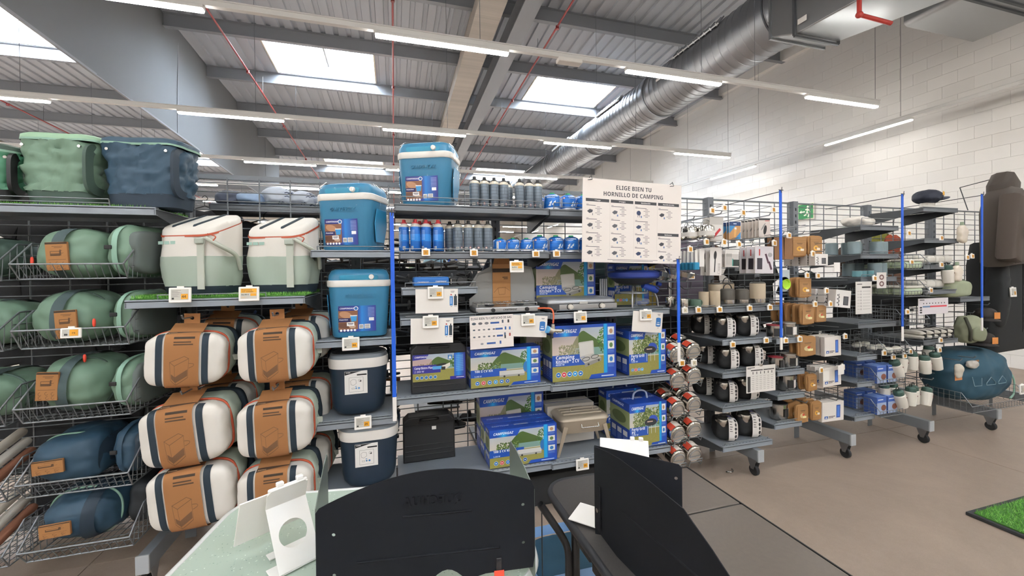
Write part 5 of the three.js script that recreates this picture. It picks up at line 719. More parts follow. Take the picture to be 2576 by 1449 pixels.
// ---------- camping tables in the foreground ----------
const mintT = tex(1024, 640, (x, w, h) => { x.fillStyle = '#abbaac'; x.fillRect(0, 0, w, h); for (let i = 0; i < 1300; i++) { x.save(); x.translate(w * rnd(), h * rnd()); x.rotate(rnd() * 3); x.fillStyle = ['#8aa094', '#e6f0e4', '#6f8579', '#d9ead2', '#97ab9f'][i % 5]; x.fillRect(-2.2, -0.9, 4.4, 1.8); x.restore(); } });
{
  const t = thing('camping_table', 'mint green speckled camping table with white edge in the foreground', 'table', [-0.085, 0, 1.235], R(-9)), w = 0.92, dp = 0.52, pts = rrect(w, dp, 0.11, 8);
  part('table_top', uvm(fix(ext(pts, 0.018, 0.001).rotateX(-Math.PI / 2).translate(0, 0.791, 0)), 'xz', 1), pm(mintT, 0.4), t);
  { const u = t.children[0].geometry.attributes.uv; for (let i = 0; i < u.count; i++) u.setXY(i, u.getX(i) / w + 0.5, u.getY(i) / dp + 0.5); }
  part('edge_trim', [tube(pts.map(([x, z]) => [x, 0.792, z]).flatMap((p, i, a) => { const q = a[(i + 1) % a.length]; return [p, [(p[0] + q[0]) / 2, p[1], (p[2] + q[2]) / 2]]; }), 0.011, 160, 8, true)], M(0xe9ebe8, 0.3, 0.3), t, 'white rounded edge');
  for (const [a, b] of [[-1, 1], [1, 1], [-1, -1], [1, -1]]) part('leg', [rod([a * (w / 2 - 0.09), 0.775, b * (dp / 2 - 0.08)], [a * (w / 2 - 0.05), 0, b * (dp / 2 - 0.04)], 0.013, 10)], ALU, t);
  const WS = M(0x0f1115, 0.75, 0, { specularIntensity: 0.4 }), WSI = M(0x7b857f, 0.4, 0.6);
  const s = thing('stove_windscreen', 'black folding windscreen with embossed lettering standing on the mint table', 'windscreen', [0.07, 0.803, 0.9585], R(-8));
  const hole = (x, y) => circ(x, y, 0.004, 12), arch = []; for (let i = 0; i <= 24; i++) { const u = i / 24; arch.push([0.243 - u * 0.486, 0.238 + 0.058 * Math.sin(Math.PI * Math.min(1, Math.max(0, u * 0.98 + 0.02))) ** 0.9 * (u < 0.5 ? 1 : 1) - 0.018 * u]); }
  const front = [[-0.247, 0.03], [-0.09, 0.018], ...Array.from({ length: 9 }, (_, i) => [-0.005 + 0.09 * (i / 8), 0.02 + 0.03 * Math.sin(Math.PI * i / 8)]), [0.13, 0.03], [0.245, 0.032], [0.25, 0.06], [0.25, 0.225], ...arch, [-0.25, 0.21], [-0.25, 0.05]];
  part('front_panel', [ext(front, 0.0022, 0, [hole(0.222, 0.186), hole(0.222, 0.094), hole(-0.212, 0.158), hole(-0.212, 0.066)])], WS, s);
  const em = letters('QUECHUA', 0.021, 0.004); em.scale(-1, 1, 1); part('embossed_letters', [em.index ? em : em].map((g) => { const q = fix(g), p = q.attributes.position; for (let i = 0; i < p.count; i += 3) { const a = [p.getX(i), p.getY(i), p.getZ(i)]; p.setXYZ(i, p.getX(i + 1), p.getY(i + 1), p.getZ(i + 1)); p.setXYZ(i + 1, ...a); } q.computeVertexNormals(); return q; }), WS, s).position.set(0.01, 0.216, 0.0005);
  part('pressed_rib', [rb(0.16, 0.005, 0.006, 0.02, 0.185, 0.001, 0.0024), rb(0.33, 0.005, 0.006, 0.0, 0.09, 0.001, 0.0024)], WS, s);
  part('latch_plate', [rb(0.014, 0.03, 0.004, 0.162, 0.05, 0.002, 0.004), T(cyl(0.004, 0.004, 0.006, 0, 0, 0, 10), Math.PI / 2).translate(0.162, 0.056, 0.003)], BLACK, s); part('red_strap', [rb(0.024, 0.05, 0.003, 0.162, 0.012, 0.006, 0.001)], RED, s, 'orange-red strap');
  const wing = (sg) => ext([[0, 0.0], [0.2, 0.0], [0.2, 0.25], [0.19, 0.262], [0.14, 0.258], [0.07, 0.242], [0, 0.22]], 0.002).rotateY(Math.PI / 2 + 0.16).translate(sg * 0.25, 0.0, 0);
  part('side_wing', [wing(1)], WSI, s, 'metallic grey side wing'); part('side_wing', [wing(-1)], WSI, s, 'metallic grey side wing');
}
{ // white sign stand seen from behind
  const t = thing('sign_stand', 'white sign on a bent metal stand with round hole on the mint table', 'sign', [-0.29, 0.804, 1.2], 0.56);
  const pl = part('sign_panel', [rb(0.165, 0.145, 0.004, 0, 0, 0, 0.0015, 1)], WHITE, t); pl.position.set(-0.015, 0.105, -0.045); pl.rotation.x = 0.42;
  const a = part('stand_plate', [ext([[-0.05, -0.1], [0.05, -0.1], [0.05, 0.06], [-0.05, 0.06]], 0.002, 0, [circ(0.0, -0.02, 0.034, 32)])], M(0xeceae6, 0.45), t); a.position.set(0.01, 0.085, 0.02); a.rotation.x = -0.62;
  const b = part('stand_lip', [ext([[-0.05, 0], [0.05, 0], [0.05, 0.045], [0.042, 0.055], [-0.042, 0.055], [-0.05, 0.045]], 0.002)], M(0xeceae6, 0.45), t); b.position.set(0.01, 0.132, -0.014); b.rotation.x = 0.35;
  part('stand_foot', [rb(0.11, 0.003, 0.05, 0.0, 0.0015, 0.055, 0.001, 1), rb(0.11, 0.003, 0.03, 0.02, 0.0015, -0.02, 0.001, 1)], M(0xeceae6, 0.45), t); part('clip_bar', [rb(0.1, 0.016, 0.01, 0.02, 0.168, -0.026, 0.004), rb(0.018, 0.012, 0.014, 0.0, 0.18, -0.028, 0.003), rb(0.018, 0.012, 0.014, 0.05, 0.18, -0.028, 0.003)], WHITE, t);
}
{ // black kitchen table, its windscreen and the taupe folding table
  const TOP = M(0xffffff, 0.35, 0, { map: noiseTex(512, [66, 63, 61], 0.12, 40, 1.7) }), EDGE = M(0x26272a, 0.45);
  const t = thing('kitchen_table', 'dark grey camping kitchen table with rounded corner under the black windscreen', 'table', [0.635, 0, 0.98]), pts = rrect(0.27, 0.74, 0.085, 8);
  part('table_top', uvm(fix(ext(pts, 0.012, 0.001).rotateX(-Math.PI / 2).translate(0, 0.794, 0)), 'xz', 4), TOP, t);
  part('edge_trim', [tube(pts.map(([x, z]) => [x, 0.79, z]).flatMap((p, i, a) => { const q = a[(i + 1) % a.length]; return [p, [(p[0] + q[0]) / 2, p[1], (p[2] + q[2]) / 2]]; }), 0.0125, 140, 8, true), loft([[0.755, 0.26, 0.73, 0.08], [0.79, 0.265, 0.735, 0.083]], { openTop: true, openBottom: true, k: 6 })], EDGE, t);
  part('leg', [rod([-0.06, 0.76, -0.27], [-0.06, 0, -0.27], 0.014, 10)], BLACK, t); part('leg', [rod([0.08, 0.76, -0.3], [0.08, 0, -0.3], 0.014, 10)], BLACK, t); part('leg', [rod([-0.06, 0.76, 0.3], [-0.06, 0, 0.3], 0.014, 10)], BLACK, t); part('leg', [rod([0.08, 0.76, 0.3], [0.08, 0, 0.3], 0.014, 10)], BLACK, t);
  part('folding_strut', [tube([[-0.185, 0.785, -0.27], [-0.15, 0.73, -0.27], [-0.11, 0.665, -0.27], [-0.09, 0.62, -0.27], [-0.087, 0.5, -0.27], [-0.085, 0.1, -0.27]], 0.012, 40, 8)], BLACK, t); part('hinge', [rb(0.02, 0.03, 0.05, -0.125, 0.755, 0.02, 0.004), rb(0.012, 0.02, 0.08, -0.128, 0.76, -0.06, 0.004)], BLACK, t); part('pull_cord', [rod([-0.18, 0.76, -0.27], [-0.18, 0.3, -0.27], 0.0022, 5)], BLACK, t);
  const s = thing('stove_windscreen', 'matt black folding windscreen standing on the dark grey kitchen table', 'windscreen', [0.538, 0.803, 1.036]), WS = M(0x141519, 0.7, 0, { specularIntensity: 0.45 });
  const ang = Math.atan2(0.711 - 1.036, 0.574 - 0.538); // towards the viewer
  const w1 = ext([[0, 0.02], [0.1, 0.0], [0.5, 0.0], [0.5, 0.15], [0.436, 0.181], [0.397, 0.207], [0.327, 0.247], [0.233, 0.256], [0.178, 0.259], [0.116, 0.262], [0.065, 0.259], [0, 0.25]], 0.0022, 0, [circ(0.03, 0.06, 0.004, 10)]); w1.rotateY(ang);
  part('front_panel', [w1], WS, s); const w2 = ext([[0, 0], [0.23, 0], [0.23, 0.22], [0.222, 0.228], [0.113, 0.241], [0, 0.252]], 0.0022, 0, [circ(0.215, 0.19, 0.0045, 10)]); w2.rotateY(Math.atan2(0.905 - 1.036, 0.73 - 0.538)); part('side_wing', [w2], WS, s);
  part('hinge_plate', [rb(0.012, 0.12, 0.004, 0, 0.09, 0.0, 0.004).rotateY(ang).translate(-0.003, 0, 0.03)], WS, s); part('bolt', [T(cyl(0.006, 0.006, 0.012, 0, 0, 0, 8), 0, 0, Math.PI / 2).translate(-0.004, 0.085, 0.03)], CHROME, s); part('pressed_rib', [rb(0.26, 0.005, 0.006, 0.25, 0.13, 0, 0.0024).rotateZ(0).rotateY(ang)], WS, s);
  const f = thing('folding_table', 'taupe two-panel folding table with thin dark edges at lower right', 'table', [0.915, 0, 0.86]), TA = M(0xffffff, 0.36, 0, { map: noiseTex(512, [84, 75, 67], 0.08, 30, 5.5) });
  for (const [z, l] of [[0.055 - 0.36, 0.246], [0.43 - 0.36, 0.49]]) part('table_panel', uvm(fix(rb(0.28, 0.016, l, 0, 0.792, z - 0.0, 0.003)), 'xz', 3), TA, f);
  part('edge_trim', [bx(0.004, 0.02, 0.76, 0.143, 0.791, -0.05), bx(0.29, 0.02, 0.004, 0, 0.791, -0.43), bx(0.28, 0.014, 0.004, 0, 0.79, -0.179)], BLACK, f); for (const [a, b] of [[-1, 1], [1, 1], [-1, -1], [1, -1]]) part('leg', [rod([a * 0.11, 0.78, b * 0.28], [a * 0.13, 0, b * 0.3], 0.01, 8)], ALU, f);
  const g = thing('fabric_organiser', 'teal fabric storage organiser with light blue rim under the kitchen table', 'organiser', [0.73, 0, 1.62]); part('organiser_body', [soft(0.42, 0.34, 0.3, 5, 0.012, 8, 3, 18).translate(0, 0.17, 0)], M(0x234a60, 0.75), g); part('rim_band', [loft([[0.315, 0.415, 0.3, 0.03], [0.36, 0.42, 0.305, 0.03]], { sub: 10, openTop: true, openBottom: true, warp: fold(0.006, 14, 3) })], M(0x86aede, 0.7), g, 'light blue rim');
  part('red_strap', [rb(0.03, 0.09, 0.006, -0.08, 0.26, 0.158, 0.002), rb(0.045, 0.016, 0.01, -0.08, 0.31, 0.158, 0.003)], RED, g, 'orange-red strap');
  const h = thing('flat_sign', 'small white card lying on the dark kitchen table behind its windscreen', 'sign', [0.57, 0.808, 1.1], 0.75); part('card', [rb(0.1, 0.003, 0.13, 0, 0, 0, 0.001, 1)], WHITE, h);
  const k = thing('sign_stand', 'white sign edge with two clips behind the black windscreen', 'sign', [0.75, 0.752, 1.22], -0.5); part('sign_panel', [rb(0.17, 0.15, 0.005, 0, 0.13, 0, 0.0015, 1).rotateX(-0.45)], WHITE, k); part('clip', [rb(0.016, 0.014, 0.014, 0.03, 0.187, -0.092, 0.003), rb(0.016, 0.014, 0.014, 0.06, 0.187, -0.092, 0.003)], WHITE, k); part('stand_leg', [ext([[-0.04, 0], [0.04, 0], [0.04, 0.12], [-0.04, 0.12]], 0.002).rotateX(0.35)], WHITE, k);
}
turf(3.85, 0.022, 1.6 - 1.28, 0.86, 1.28, 'artificial turf display platform at the right edge of the floor', 9000);
solo('turf_platform', 'low dark board under the turf at the right edge', 'platform', [rb(0.9, 0.02, 1.34, 0, 0.011, 0, 0.004)], M(0x2c2d2f, 0.7), [3.85, 0, 0.96]);

solo('base_plinth', 'black base plinth under the stove bays', 'plinth', [rb(1.82, 0.2, 0.3, 0, 0.102, 0, 0.006)], M(0x141517, 0.7), [0.915, 0, 2.66]);

// ---------- mess tins on prongs ----------
const MIRROR = M(0xd2cfc9, 0.14, 1), STEELP = M(0xbdbab4, 0.24, 1);
{
  const proto = new THREE.Group(), r = 0.063, h = 0.1; const bandG = (t0, t1, R2) => { const P = [], U = [], n = 16; for (let i = 0; i < n; i++) { const a = t0 + (t1 - t0) * i / n, b = t0 + (t1 - t0) * (i + 1) / n, q = (t, z) => [R2 * Math.sin(t), R2 * Math.cos(t), z]; const A = q(a, -0.014), B = q(b, -0.014), C = q(b, -0.074), D = q(a, -0.074); P.push(...A, ...C, ...B, ...A, ...D, ...C); } const g = new THREE.BufferGeometry(); g.setAttribute('position', new THREE.Float32BufferAttribute(P, 3)); g.computeVertexNormals(); return g; };
  part('tin_body', [lathe([[0, 0], [r * 0.86, 0], [r * 0.97, 0.006], [r, 0.014], [r, h * 0.7], [r * 1.03, h * 0.72], [r * 1.03, h * 0.76], [r * 0.98, h * 0.8], [r * 0.95, h], [0, h]], 32).rotateX(-Math.PI / 2)], MIRROR, proto);
  part('paper_label', bandG(-0.25, 0.95, r + 0.0015), M(0xdfd8cf, 0.6), proto); part('red_label', bandG(-0.95, -0.25, r + 0.0015), M(0xc2452f, 0.55), proto, 'red label'); part('end_plate', [lathe([[0, 0.001], [r * 0.8, 0.001], [r * 0.84, -0.001]], 28).rotateX(-Math.PI / 2).translate(0, 0, 0.002)], M(0xcac3ba, 0.35, 0.5), proto);
  part('folding_handle', [new THREE.TorusGeometry(r * 0.72, 0.0026, 6, 24, Math.PI).translate(0, -r * 0.12, 0.006), rod([-r * 0.72, -r * 0.12, 0.006], [r * 0.72, -r * 0.12, 0.006], 0.0024, 6)], WIRE, proto);
  part('wire_prong', [poly([[-0.05, -r - 0.008, -0.4], [-0.05, -r - 0.012, 0.015], [-0.05, -0.02, 0.022], [0.05, -0.02, 0.022], [0.05, -r - 0.012, 0.015], [0.05, -r - 0.008, -0.4]], 0.0028, 6), rod([-0.05, -0.042, 0.021], [0.05, -0.042, 0.021], 0.0022, 5)], WIRE, proto);
  const rows = [[0.967, 0.953], [0.79, 0.773], [0.588, 0.567], [0.408, 0.39], [0.232, 0.22]];
  rows.forEach(([yr, yl], i) => [[2.035, yr, 'right'], [1.9, yl, 'left']].forEach(([x, y, s]) => { for (let k = 0; k < 2; k++) {
    const c = proto.clone(); c.name = numbered('mess_tin'); scene.add(c); c.userData = { label: `steel mess tin with red label, ${k ? 'behind the front one, ' : ''}${s} column, ${['top', 'second', 'third', 'fourth', 'lowest'][i]} row`, category: 'mess tin', group: 'steel mess tins on prongs' };
    c.position.set(x - 0.0, y + k * 0.03, -(2.4 + k * 0.12)); c.rotation.set(0.22, rr(-0.06, 0.06), rr(-0.12, 0.12)); if (k) c.children.filter((m) => m.name === 'wire_prong').forEach((m) => c.remove(m)); } }));
  tag(1.9, 0.905, 2.36, 'small', 'small price tag on the left mess tin prong'); tag(2.0, 0.9, 2.36, 'small2', 'small pale price tag on the right mess tin prong');
}
// frying pans hung on a rack
{ const proto = new THREE.Group(); part('pan', [lathe([[0, 0], [0.08, 0], [0.105, 0.03], [0.11, 0.034], [0.103, 0.031], [0.078, 0.004], [0, 0.004]], 36).rotateX(-0.5)], MIRROR, proto); part('rim_handle', [tube([[0.09, 0.0, 0.06], [0.05, -0.02, 0.1], [-0.03, -0.03, 0.105], [-0.08, -0.02, 0.08]], 0.003, 20, 6)], BLACK, proto);
  [[1.88, 1.51, 2.36], [1.86, 1.5, 2.45], [1.83, 1.49, 2.54]].forEach(([x, y, d], i) => { const c = proto.clone(); c.name = numbered('frying_pan'); scene.add(c); c.userData = { label: `shiny steel frying pan, ${['front', 'middle', 'back'][i]} of three tilted pans behind the blue divider`, category: 'pan', group: 'steel frying pans' }; c.position.set(x, y, -d); c.rotation.set(0.75, 0.25, -0.35); });
  tag(1.97, 1.505, 2.34, 'small', 'small price tag beside the frying pans'); hook(1.95, 1.46, 0.48, 'hook under the frying pans'); }
// ---------- carded goods on hooks ----------
const cardTex = (draw, w = 128, h = 192) => pm(tex(w, h, draw), 0.5);
const CARD = {
  swiss: cardTex((x, w, h) => { x.fillStyle = '#c3c1bd'; x.fillRect(0, 0, w, h); x.fillStyle = '#dcdad6'; x.fillRect(8, 60, w - 16, 120); x.save(); x.translate(64, 130); x.rotate(-0.8); x.fillStyle = '#b3262f'; x.fillRect(-50, -10, 100, 20); x.fillStyle = '#e4e4e4'; x.fillRect(-50, -22, 60, 6); x.fillRect(-10, 16, 60, 5); x.restore(); }),
  knifeBlue: cardTex((x, w, h) => { x.fillStyle = '#b98b58'; x.fillRect(0, 0, w, h); x.fillStyle = '#25406e'; x.fillRect(0, 0, w, 44); x.fillStyle = '#3f86bd'; x.beginPath(); x.moveTo(0, 44); x.lineTo(70, 44); x.lineTo(0, 130); x.fill(); x.beginPath(); x.moveTo(w, 190); x.lineTo(w, 110); x.lineTo(60, 190); x.fill(); x.fillStyle = '#d3a05f'; x.save(); x.translate(66, 120); x.rotate(0.08); x.fillRect(-12, -40, 24, 90); x.fillStyle = '#e4e2de'; x.fillRect(-12, -60, 24, 24); x.restore(); x.fillStyle = '#dfe8f4'; x.fillRect(46, 18, 36, 8); }),
  knifeWhite: cardTex((x, w, h) => { x.fillStyle = '#d6cdc6'; x.fillRect(0, 0, w, h); x.fillStyle = '#2a2a2c'; x.fillRect(0, 0, w, 16); x.fillStyle = '#c0392b'; x.fillRect(70, 20, 50, 6); x.save(); x.translate(70, 110); x.rotate(0.2); x.fillStyle = '#232427'; x.beginPath(); x.ellipse(0, 10, 18, 50, 0, 0, 7); x.fill(); x.fillStyle = '#8f8f8d'; x.beginPath(); x.ellipse(-26, -20, 8, 46, 0.4, 0, 7); x.fill(); x.restore(); }),
  spoon: cardTex((x, w, h) => { x.fillStyle = '#e2dedb'; x.fillRect(0, 0, w, h); x.fillStyle = '#232325'; x.beginPath(); x.ellipse(56, 54, 16, 30, 0.1, 0, 7); x.fill(); x.save(); x.translate(56, 80); x.rotate(0.06); x.fillRect(-6, 0, 12, 90); x.restore(); x.fillStyle = '#8a8784'; for (let i = 0; i < 6; i++) x.fillRect(86, 110 + i * 8, 28, 3); x.strokeRect(88, 160, 20, 20); }),
  utensil: cardTex((x, w, h) => { x.fillStyle = '#dedbe0'; x.fillRect(0, 0, w, h); x.fillStyle = '#2b2731'; x.fillRect(14, 84, 36, 80); x.save(); x.translate(92, 110); x.rotate(-0.3); x.fillStyle = '#4a2f3f'; x.fillRect(-8, -60, 13, 70); x.fillRect(-2, 0, 14, 60); x.restore(); x.fillStyle = '#a9a9ac'; x.beginPath(); x.arc(104, 60, 16, 0, 7); x.fill(); x.fillStyle = '#b33a3a'; x.fillRect(26, 20, 8, 46); }),
  cutlery: cardTex((x, w, h) => { x.fillStyle = '#c9c6c2'; x.fillRect(0, 0, w, h); x.fillStyle = '#e9e7e3'; x.fillRect(0, 0, w, 50); x.fillStyle = '#a8a6a3'; for (let i = 0; i < 3; i++) { x.fillRect(14 + i * 18, 60, 7, 110); x.beginPath(); x.ellipse(17 + i * 18, 64, 10, 20, 0, 0, 7); x.fill(); } x.fillStyle = '#26322f'; x.fillRect(70, 110, 58, 70); x.fillStyle = '#2f9d8e'; x.fillRect(66, 100, 8, 80); }),
  filter: cardTex((x, w, h) => { x.fillStyle = '#e6e1dc'; x.fillRect(0, 0, w, h); x.fillStyle = '#2e4f9c'; x.fillRect(104, 26, 30, 96); x.fillStyle = '#4f7fd4'; x.fillRect(110, 34, 18, 80); x.fillStyle = '#2b5aa8'; x.fillRect(16, 104, 26, 20); x.fillStyle = '#fff'; x.beginPath(); x.moveTo(20, 120); x.lineTo(29, 108); x.lineTo(38, 120); x.fill(); x.fillStyle = '#333'; x.fillRect(46, 106, 50, 5); x.fillRect(46, 116, 36, 4); }, 160, 144),
  lampBox: cardTex((x, w, h) => { x.fillStyle = '#e4e1de'; x.fillRect(0, 0, w, h); x.fillStyle = '#2b2b2e'; x.fillRect(74, 50, 48, 74); x.fillStyle = '#55565a'; x.fillRect(80, 56, 36, 62); x.fillStyle = '#3a3a3c'; for (let i = 0; i < 6; i++) x.fillRect(14 + (i % 2) * 14, 40 + i * 16, 10, 10); x.fillStyle = '#333'; x.fillRect(28, 34, 5, 100); }, 144, 144),
  pouch: cardTex((x, w, h) => { x.fillStyle = '#9a7145'; x.fillRect(0, 0, w, h); x.fillStyle = '#85602f'; x.fillRect(0, 26, w, 4); x.fillRect(14, 44, w - 28, 128); x.fillStyle = '#9a7145'; x.fillRect(17, 47, w - 34, 122); x.fillStyle = '#5a4328'; x.fillRect(36, 56, 56, 5); x.fillRect(42, 66, 44, 4); x.fillStyle = '#d9a53f'; x.beginPath(); x.arc(62, 118, 26, 0, 7); x.fill(); x.fillStyle = '#9a7145'; x.beginPath(); x.arc(62, 118, 12, 0, 7); x.fill(); x.fillStyle = '#e9e1d2'; x.fillRect(72, 116, 34, 24); }),
  pouchRed: cardTex((x, w, h) => { x.fillStyle = '#9a7145'; x.fillRect(0, 0, w, h); x.fillStyle = '#9a6d3c'; x.fillRect(0, 24, w, 5); x.fillStyle = '#4f3a22'; x.fillRect(34, 52, 60, 5); x.fillRect(40, 62, 48, 4); x.fillStyle = '#c9b88a'; x.beginPath(); x.arc(60, 116, 28, 0, 7); x.fill(); x.fillStyle = '#b5472f'; x.beginPath(); x.arc(72, 106, 14, 0, 7); x.fill(); x.fillStyle = '#e6dfa8'; x.fillRect(66, 122, 40, 24); }),
};
function carded(name, label, cat, x, ytop, w, h, mat, n, o = {}) { // n identical cards on one hook, front one first
  const gap = o.gap ?? 0.035, d0 = o.d ?? 2.42, pouch = o.pouch;
  const bodyG = pouch ? soft(w, h * 0.96, 0.026, 5, 0.004, 14, x * 3, 12) : ext([[-w / 2, -h / 2], [w / 2, -h / 2], [w / 2, h / 2 - (o.cut || 0)], [w / 2 - (o.cut || 0), h / 2], [-w / 2 + (o.cut || 0), h / 2], [-w / 2, h / 2 - (o.cut || 0)]], o.th || 0.004);
  const faceZ = pouch ? 0.0165 : (o.th || 0.004) / 2 + 0.0006, pf = pouch ? 0.84 : 0.995;
  for (let k = 0; k < n; k++) {
    const t = thing(name, n > 1 ? (k ? `${label}, ${ORD[k]} on its hook` : `${label}, front one on its hook`) : label, cat, [x + rr(-0.006, 0.006) * (k ? 1 : 0), ytop - h / 2, d0 + k * gap], o.turn ?? rr(-0.05, 0.05), o.group);
    t.rotation.z = (o.rz ?? 0) + rr(-0.03, 0.03);
    part('backing', bodyG, pouch ? M(0x9a7145, 0.8) : (o.back || M(0xdcd6d0, 0.6)), t); part('print', print(w * pf, h * (pouch ? 0.84 : 0.99), 0, 0, faceZ), mat, t);
    if (o.extra) o.extra(t, k);
  }
  hook(x, ytop + 0.008, BACK - d0 + 0.03, 'hook holding the ' + label, 'display hooks on the wire backs', true);
}
carded('knife_card', 'grey card with red pocket knife', 'packaged knife', 2.256, 1.93, 0.115, 0.175, CARD.swiss, 3, { group: 'pocket knife cards' });
carded('knife_card', 'blue and brown card with wooden knife', 'packaged knife', 2.421, 1.9, 0.1, 0.13, CARD.knifeBlue, 4, { gap: 0.028, group: 'wooden knife cards' });
carded('knife_card', 'pale card with black folding knife', 'packaged knife', 2.7, 1.93, 0.105, 0.138, CARD.knifeWhite, 6, { gap: 0.032, group: 'folding knife cards' });
carded('spoon_card', 'white card with black camping spoon', 'packaged spoon', 2.247, 1.71, 0.1, 0.205, CARD.spoon, 3, { gap: 0.05, cut: 0.02, group: 'spoon cards' });
carded('cutlery_card', 'card with steel cutlery and dark pouch', 'packaged cutlery', 2.393, 1.695, 0.125, 0.13, CARD.cutlery, 2, { group: 'cutlery cards' });
carded('utensil_card', 'tall white card with folding utensils', 'packaged utensils', 2.695, 1.72, 0.17, 0.205, CARD.utensil, 3, { gap: 0.075, group: 'utensil cards' });
for (let i = 0; i < 5; i++) { const t = thing('scrub_brush', `white handled brush with blue bristles, ${N8[i]} of the row on its hook`, 'brush', [2.076, 1.55, 2.42 + i * 0.04], 0.1, 'blue bristle brushes'); part('brush_handle', [rb(0.022, 0.1, 0.012, 0, 0.09, 0, 0.005)], WHITE, t); part('bristles', [rb(0.05, 0.055, 0.022, 0, 0.025, 0, 0.008)], M(0x2b86ad, 0.8), t, 'blue bristles'); }
hook(2.076, 1.7, 0.44, 'hook holding the blue brushes');
carded('brush_card', 'narrow white card beside the blue brushes', 'card', 2.125, 1.7, 0.042, 0.13, M(0xe9e7e3, 0.6), 2, { group: 'narrow white cards' });
{ const t0 = (x, y, d, n) => { const t = thing('kettle_set', 'polished steel pot set hanging ' + n, 'pot', [x, y, d], 0, 'polished pots on the upper hooks'); part('pot_body', [lathe([[0, 0], [0.048, 0], [0.056, 0.008], [0.056, 0.075], [0.05, 0.09], [0.03, 0.1], [0, 0.102]], 28)], MIRROR, t); part('paper_band', [lathe([[0.0568, 0.02], [0.0568, 0.052]], 28)], M(0xd8d5d0, 0.6), t); part('bail', [new THREE.TorusGeometry(0.045, 0.0022, 6, 20, Math.PI).translate(0, 0.09, 0)], WIRE, t); };
  t0(2.175, 1.775, 2.43, 'at the front of the upper hook'); t0(2.09, 1.77, 2.5, 'left of the front one'); t0(2.13, 1.775, 2.6, 'at the back'); hook(2.15, 1.912, 0.46, 'hook holding the polished pots'); hook(2.08, 1.905, 0.4, 'second hook holding the polished pots'); }
[[2.15, 1.962], [2.256, 1.985], [2.421, 1.955], [2.7, 1.985]].forEach(([x, y], i) => tag(x, y, 2.345, 'small', `small price tag on the upper hook row, ${N8[i]} right of the large sign`, { turn: 0.15 }));
[[1.963, 1.69], [2.1, 1.742], [2.25, 1.741], [2.381, 1.728], [2.708, 1.738]].forEach(([x, y], i) => tag(x, y, 2.345, 'small', `small price tag on the second hook row, ${N8[i]} right of the large sign`, { turn: 0.15 }));
// ---------- cups and flasks ----------
shelf(1.93, 2.82, 1.272, 'shelf with steel cups and beige tumblers', { fence: 0.016, mat: STEEL });
function cup(name, label, [x, y, d], r, h, m, o = {}) { const t = thing(name, label, 'cup', [x, y, d], o.turn || 0, o.group); const hs = o.steel || 0;
  if (hs) part('steel_base', [lathe([[0, 0], [r * 0.94, 0], [r, 0.006], [r, hs]], 30)], STEELP, t); part('cup_body', [lathe([[hs ? r * 0.9 : 0, hs], [hs ? r : r * 0.9, hs], [r, hs + 0.01], [r * (o.flare || 1), h - 0.012], [r * (o.flare || 1) * 0.97, h - 0.008], ...(o.open ? [[r * 0.93, h - 0.02], [r * 0.85, hs + 0.01], [0, hs + 0.01]] : [[0, h - 0.004]])], 30)], m, t);
  if (o.lid) part('cup_lid', [lathe([[0, h + 0.002], [r * 0.8, h + 0.002], [r * 0.98, h - 0.006], [r * 0.98, h - 0.02]], 30)], o.lid, t); if (o.loop) part('lid_loop', [new THREE.TorusGeometry(r * 0.75, 0.004, 6, 20, Math.PI).translate(0, h, 0)], BLACK, t); if (o.handle) part('handle', [new THREE.TorusGeometry(h * 0.3, 0.004, 6, 16, Math.PI).rotateZ(-Math.PI / 2).translate(r, h * 0.5, 0)], o.handle, t); return t; }
const SAND = M(0xb5a68f, 0.6), DUSK = M(0x4a463f, 0.55);
cup('steel_cup', 'polished steel cup behind the blue divider on the cup shelf', [1.985, 1.277, 2.44], 0.032, 0.072, MIRROR, { open: true }); cup('steel_cup', 'polished steel cup in the back row of the cup shelf', [1.96, 1.277, 2.56], 0.032, 0.075, MIRROR, { open: true }); cup('steel_cup', 'second polished steel cup in the back row of the cup shelf', [2.02, 1.277, 2.62], 0.032, 0.075, MIRROR, { open: true });
cup('enamel_mug', 'dark green mug between the steel cup and beige tumblers', [2.085, 1.277, 2.44], 0.038, 0.066, M(0x4f6b5c, 0.5), { open: true, handle: M(0x4f6b5c, 0.5) }); cup('enamel_mug', 'dark green mug in the second row of the cup shelf', [2.07, 1.277, 2.54], 0.038, 0.066, M(0x4f6b5c, 0.5), { open: true });
cup('tumbler', 'beige tumbler, left of the front pair on the cup shelf', [2.175, 1.277, 2.46], 0.034, 0.118, SAND, { open: true }); cup('tumbler', 'beige tumbler, right of the front pair on the cup shelf', [2.255, 1.277, 2.44], 0.037, 0.122, SAND, { open: true });
cup('insulated_cup', 'dark taupe cup with steel base and loop lid, left of two', [2.4, 1.277, 2.47], 0.05, 0.125, DUSK, { steel: 0.045, lid: DUSK, loop: true, group: 'dark insulated cups' }); cup('insulated_cup', 'dark taupe cup with steel base and loop lid, right of two', [2.535, 1.277, 2.47], 0.047, 0.12, DUSK, { steel: 0.043, lid: DUSK, loop: true, group: 'dark insulated cups' });
cup('food_jar', 'large beige food jar with steel base at the right of the cup shelf', [2.685, 1.277, 2.47], 0.054, 0.17, SAND, { steel: 0.045, lid: DUSK, loop: true }); cup('food_jar', 'large beige food jar in the back row, left one', [2.43, 1.277, 2.62], 0.052, 0.165, SAND, { steel: 0.045, lid: DUSK, loop: true }); cup('food_jar', 'large beige food jar in the back row, right one', [2.56, 1.277, 2.64], 0.052, 0.165, SAND, { steel: 0.045, lid: DUSK, loop: true });
[[1.949, 1.266], [2.062, 1.264], [2.245, 1.26], [2.517, 1.259], [2.708, 1.258]].forEach(([x, y], i) => tag(x, y, 2.385, i ? 'small' : 'small2', `small price tag on the cup shelf, ${N8[i]} from the blue divider`));
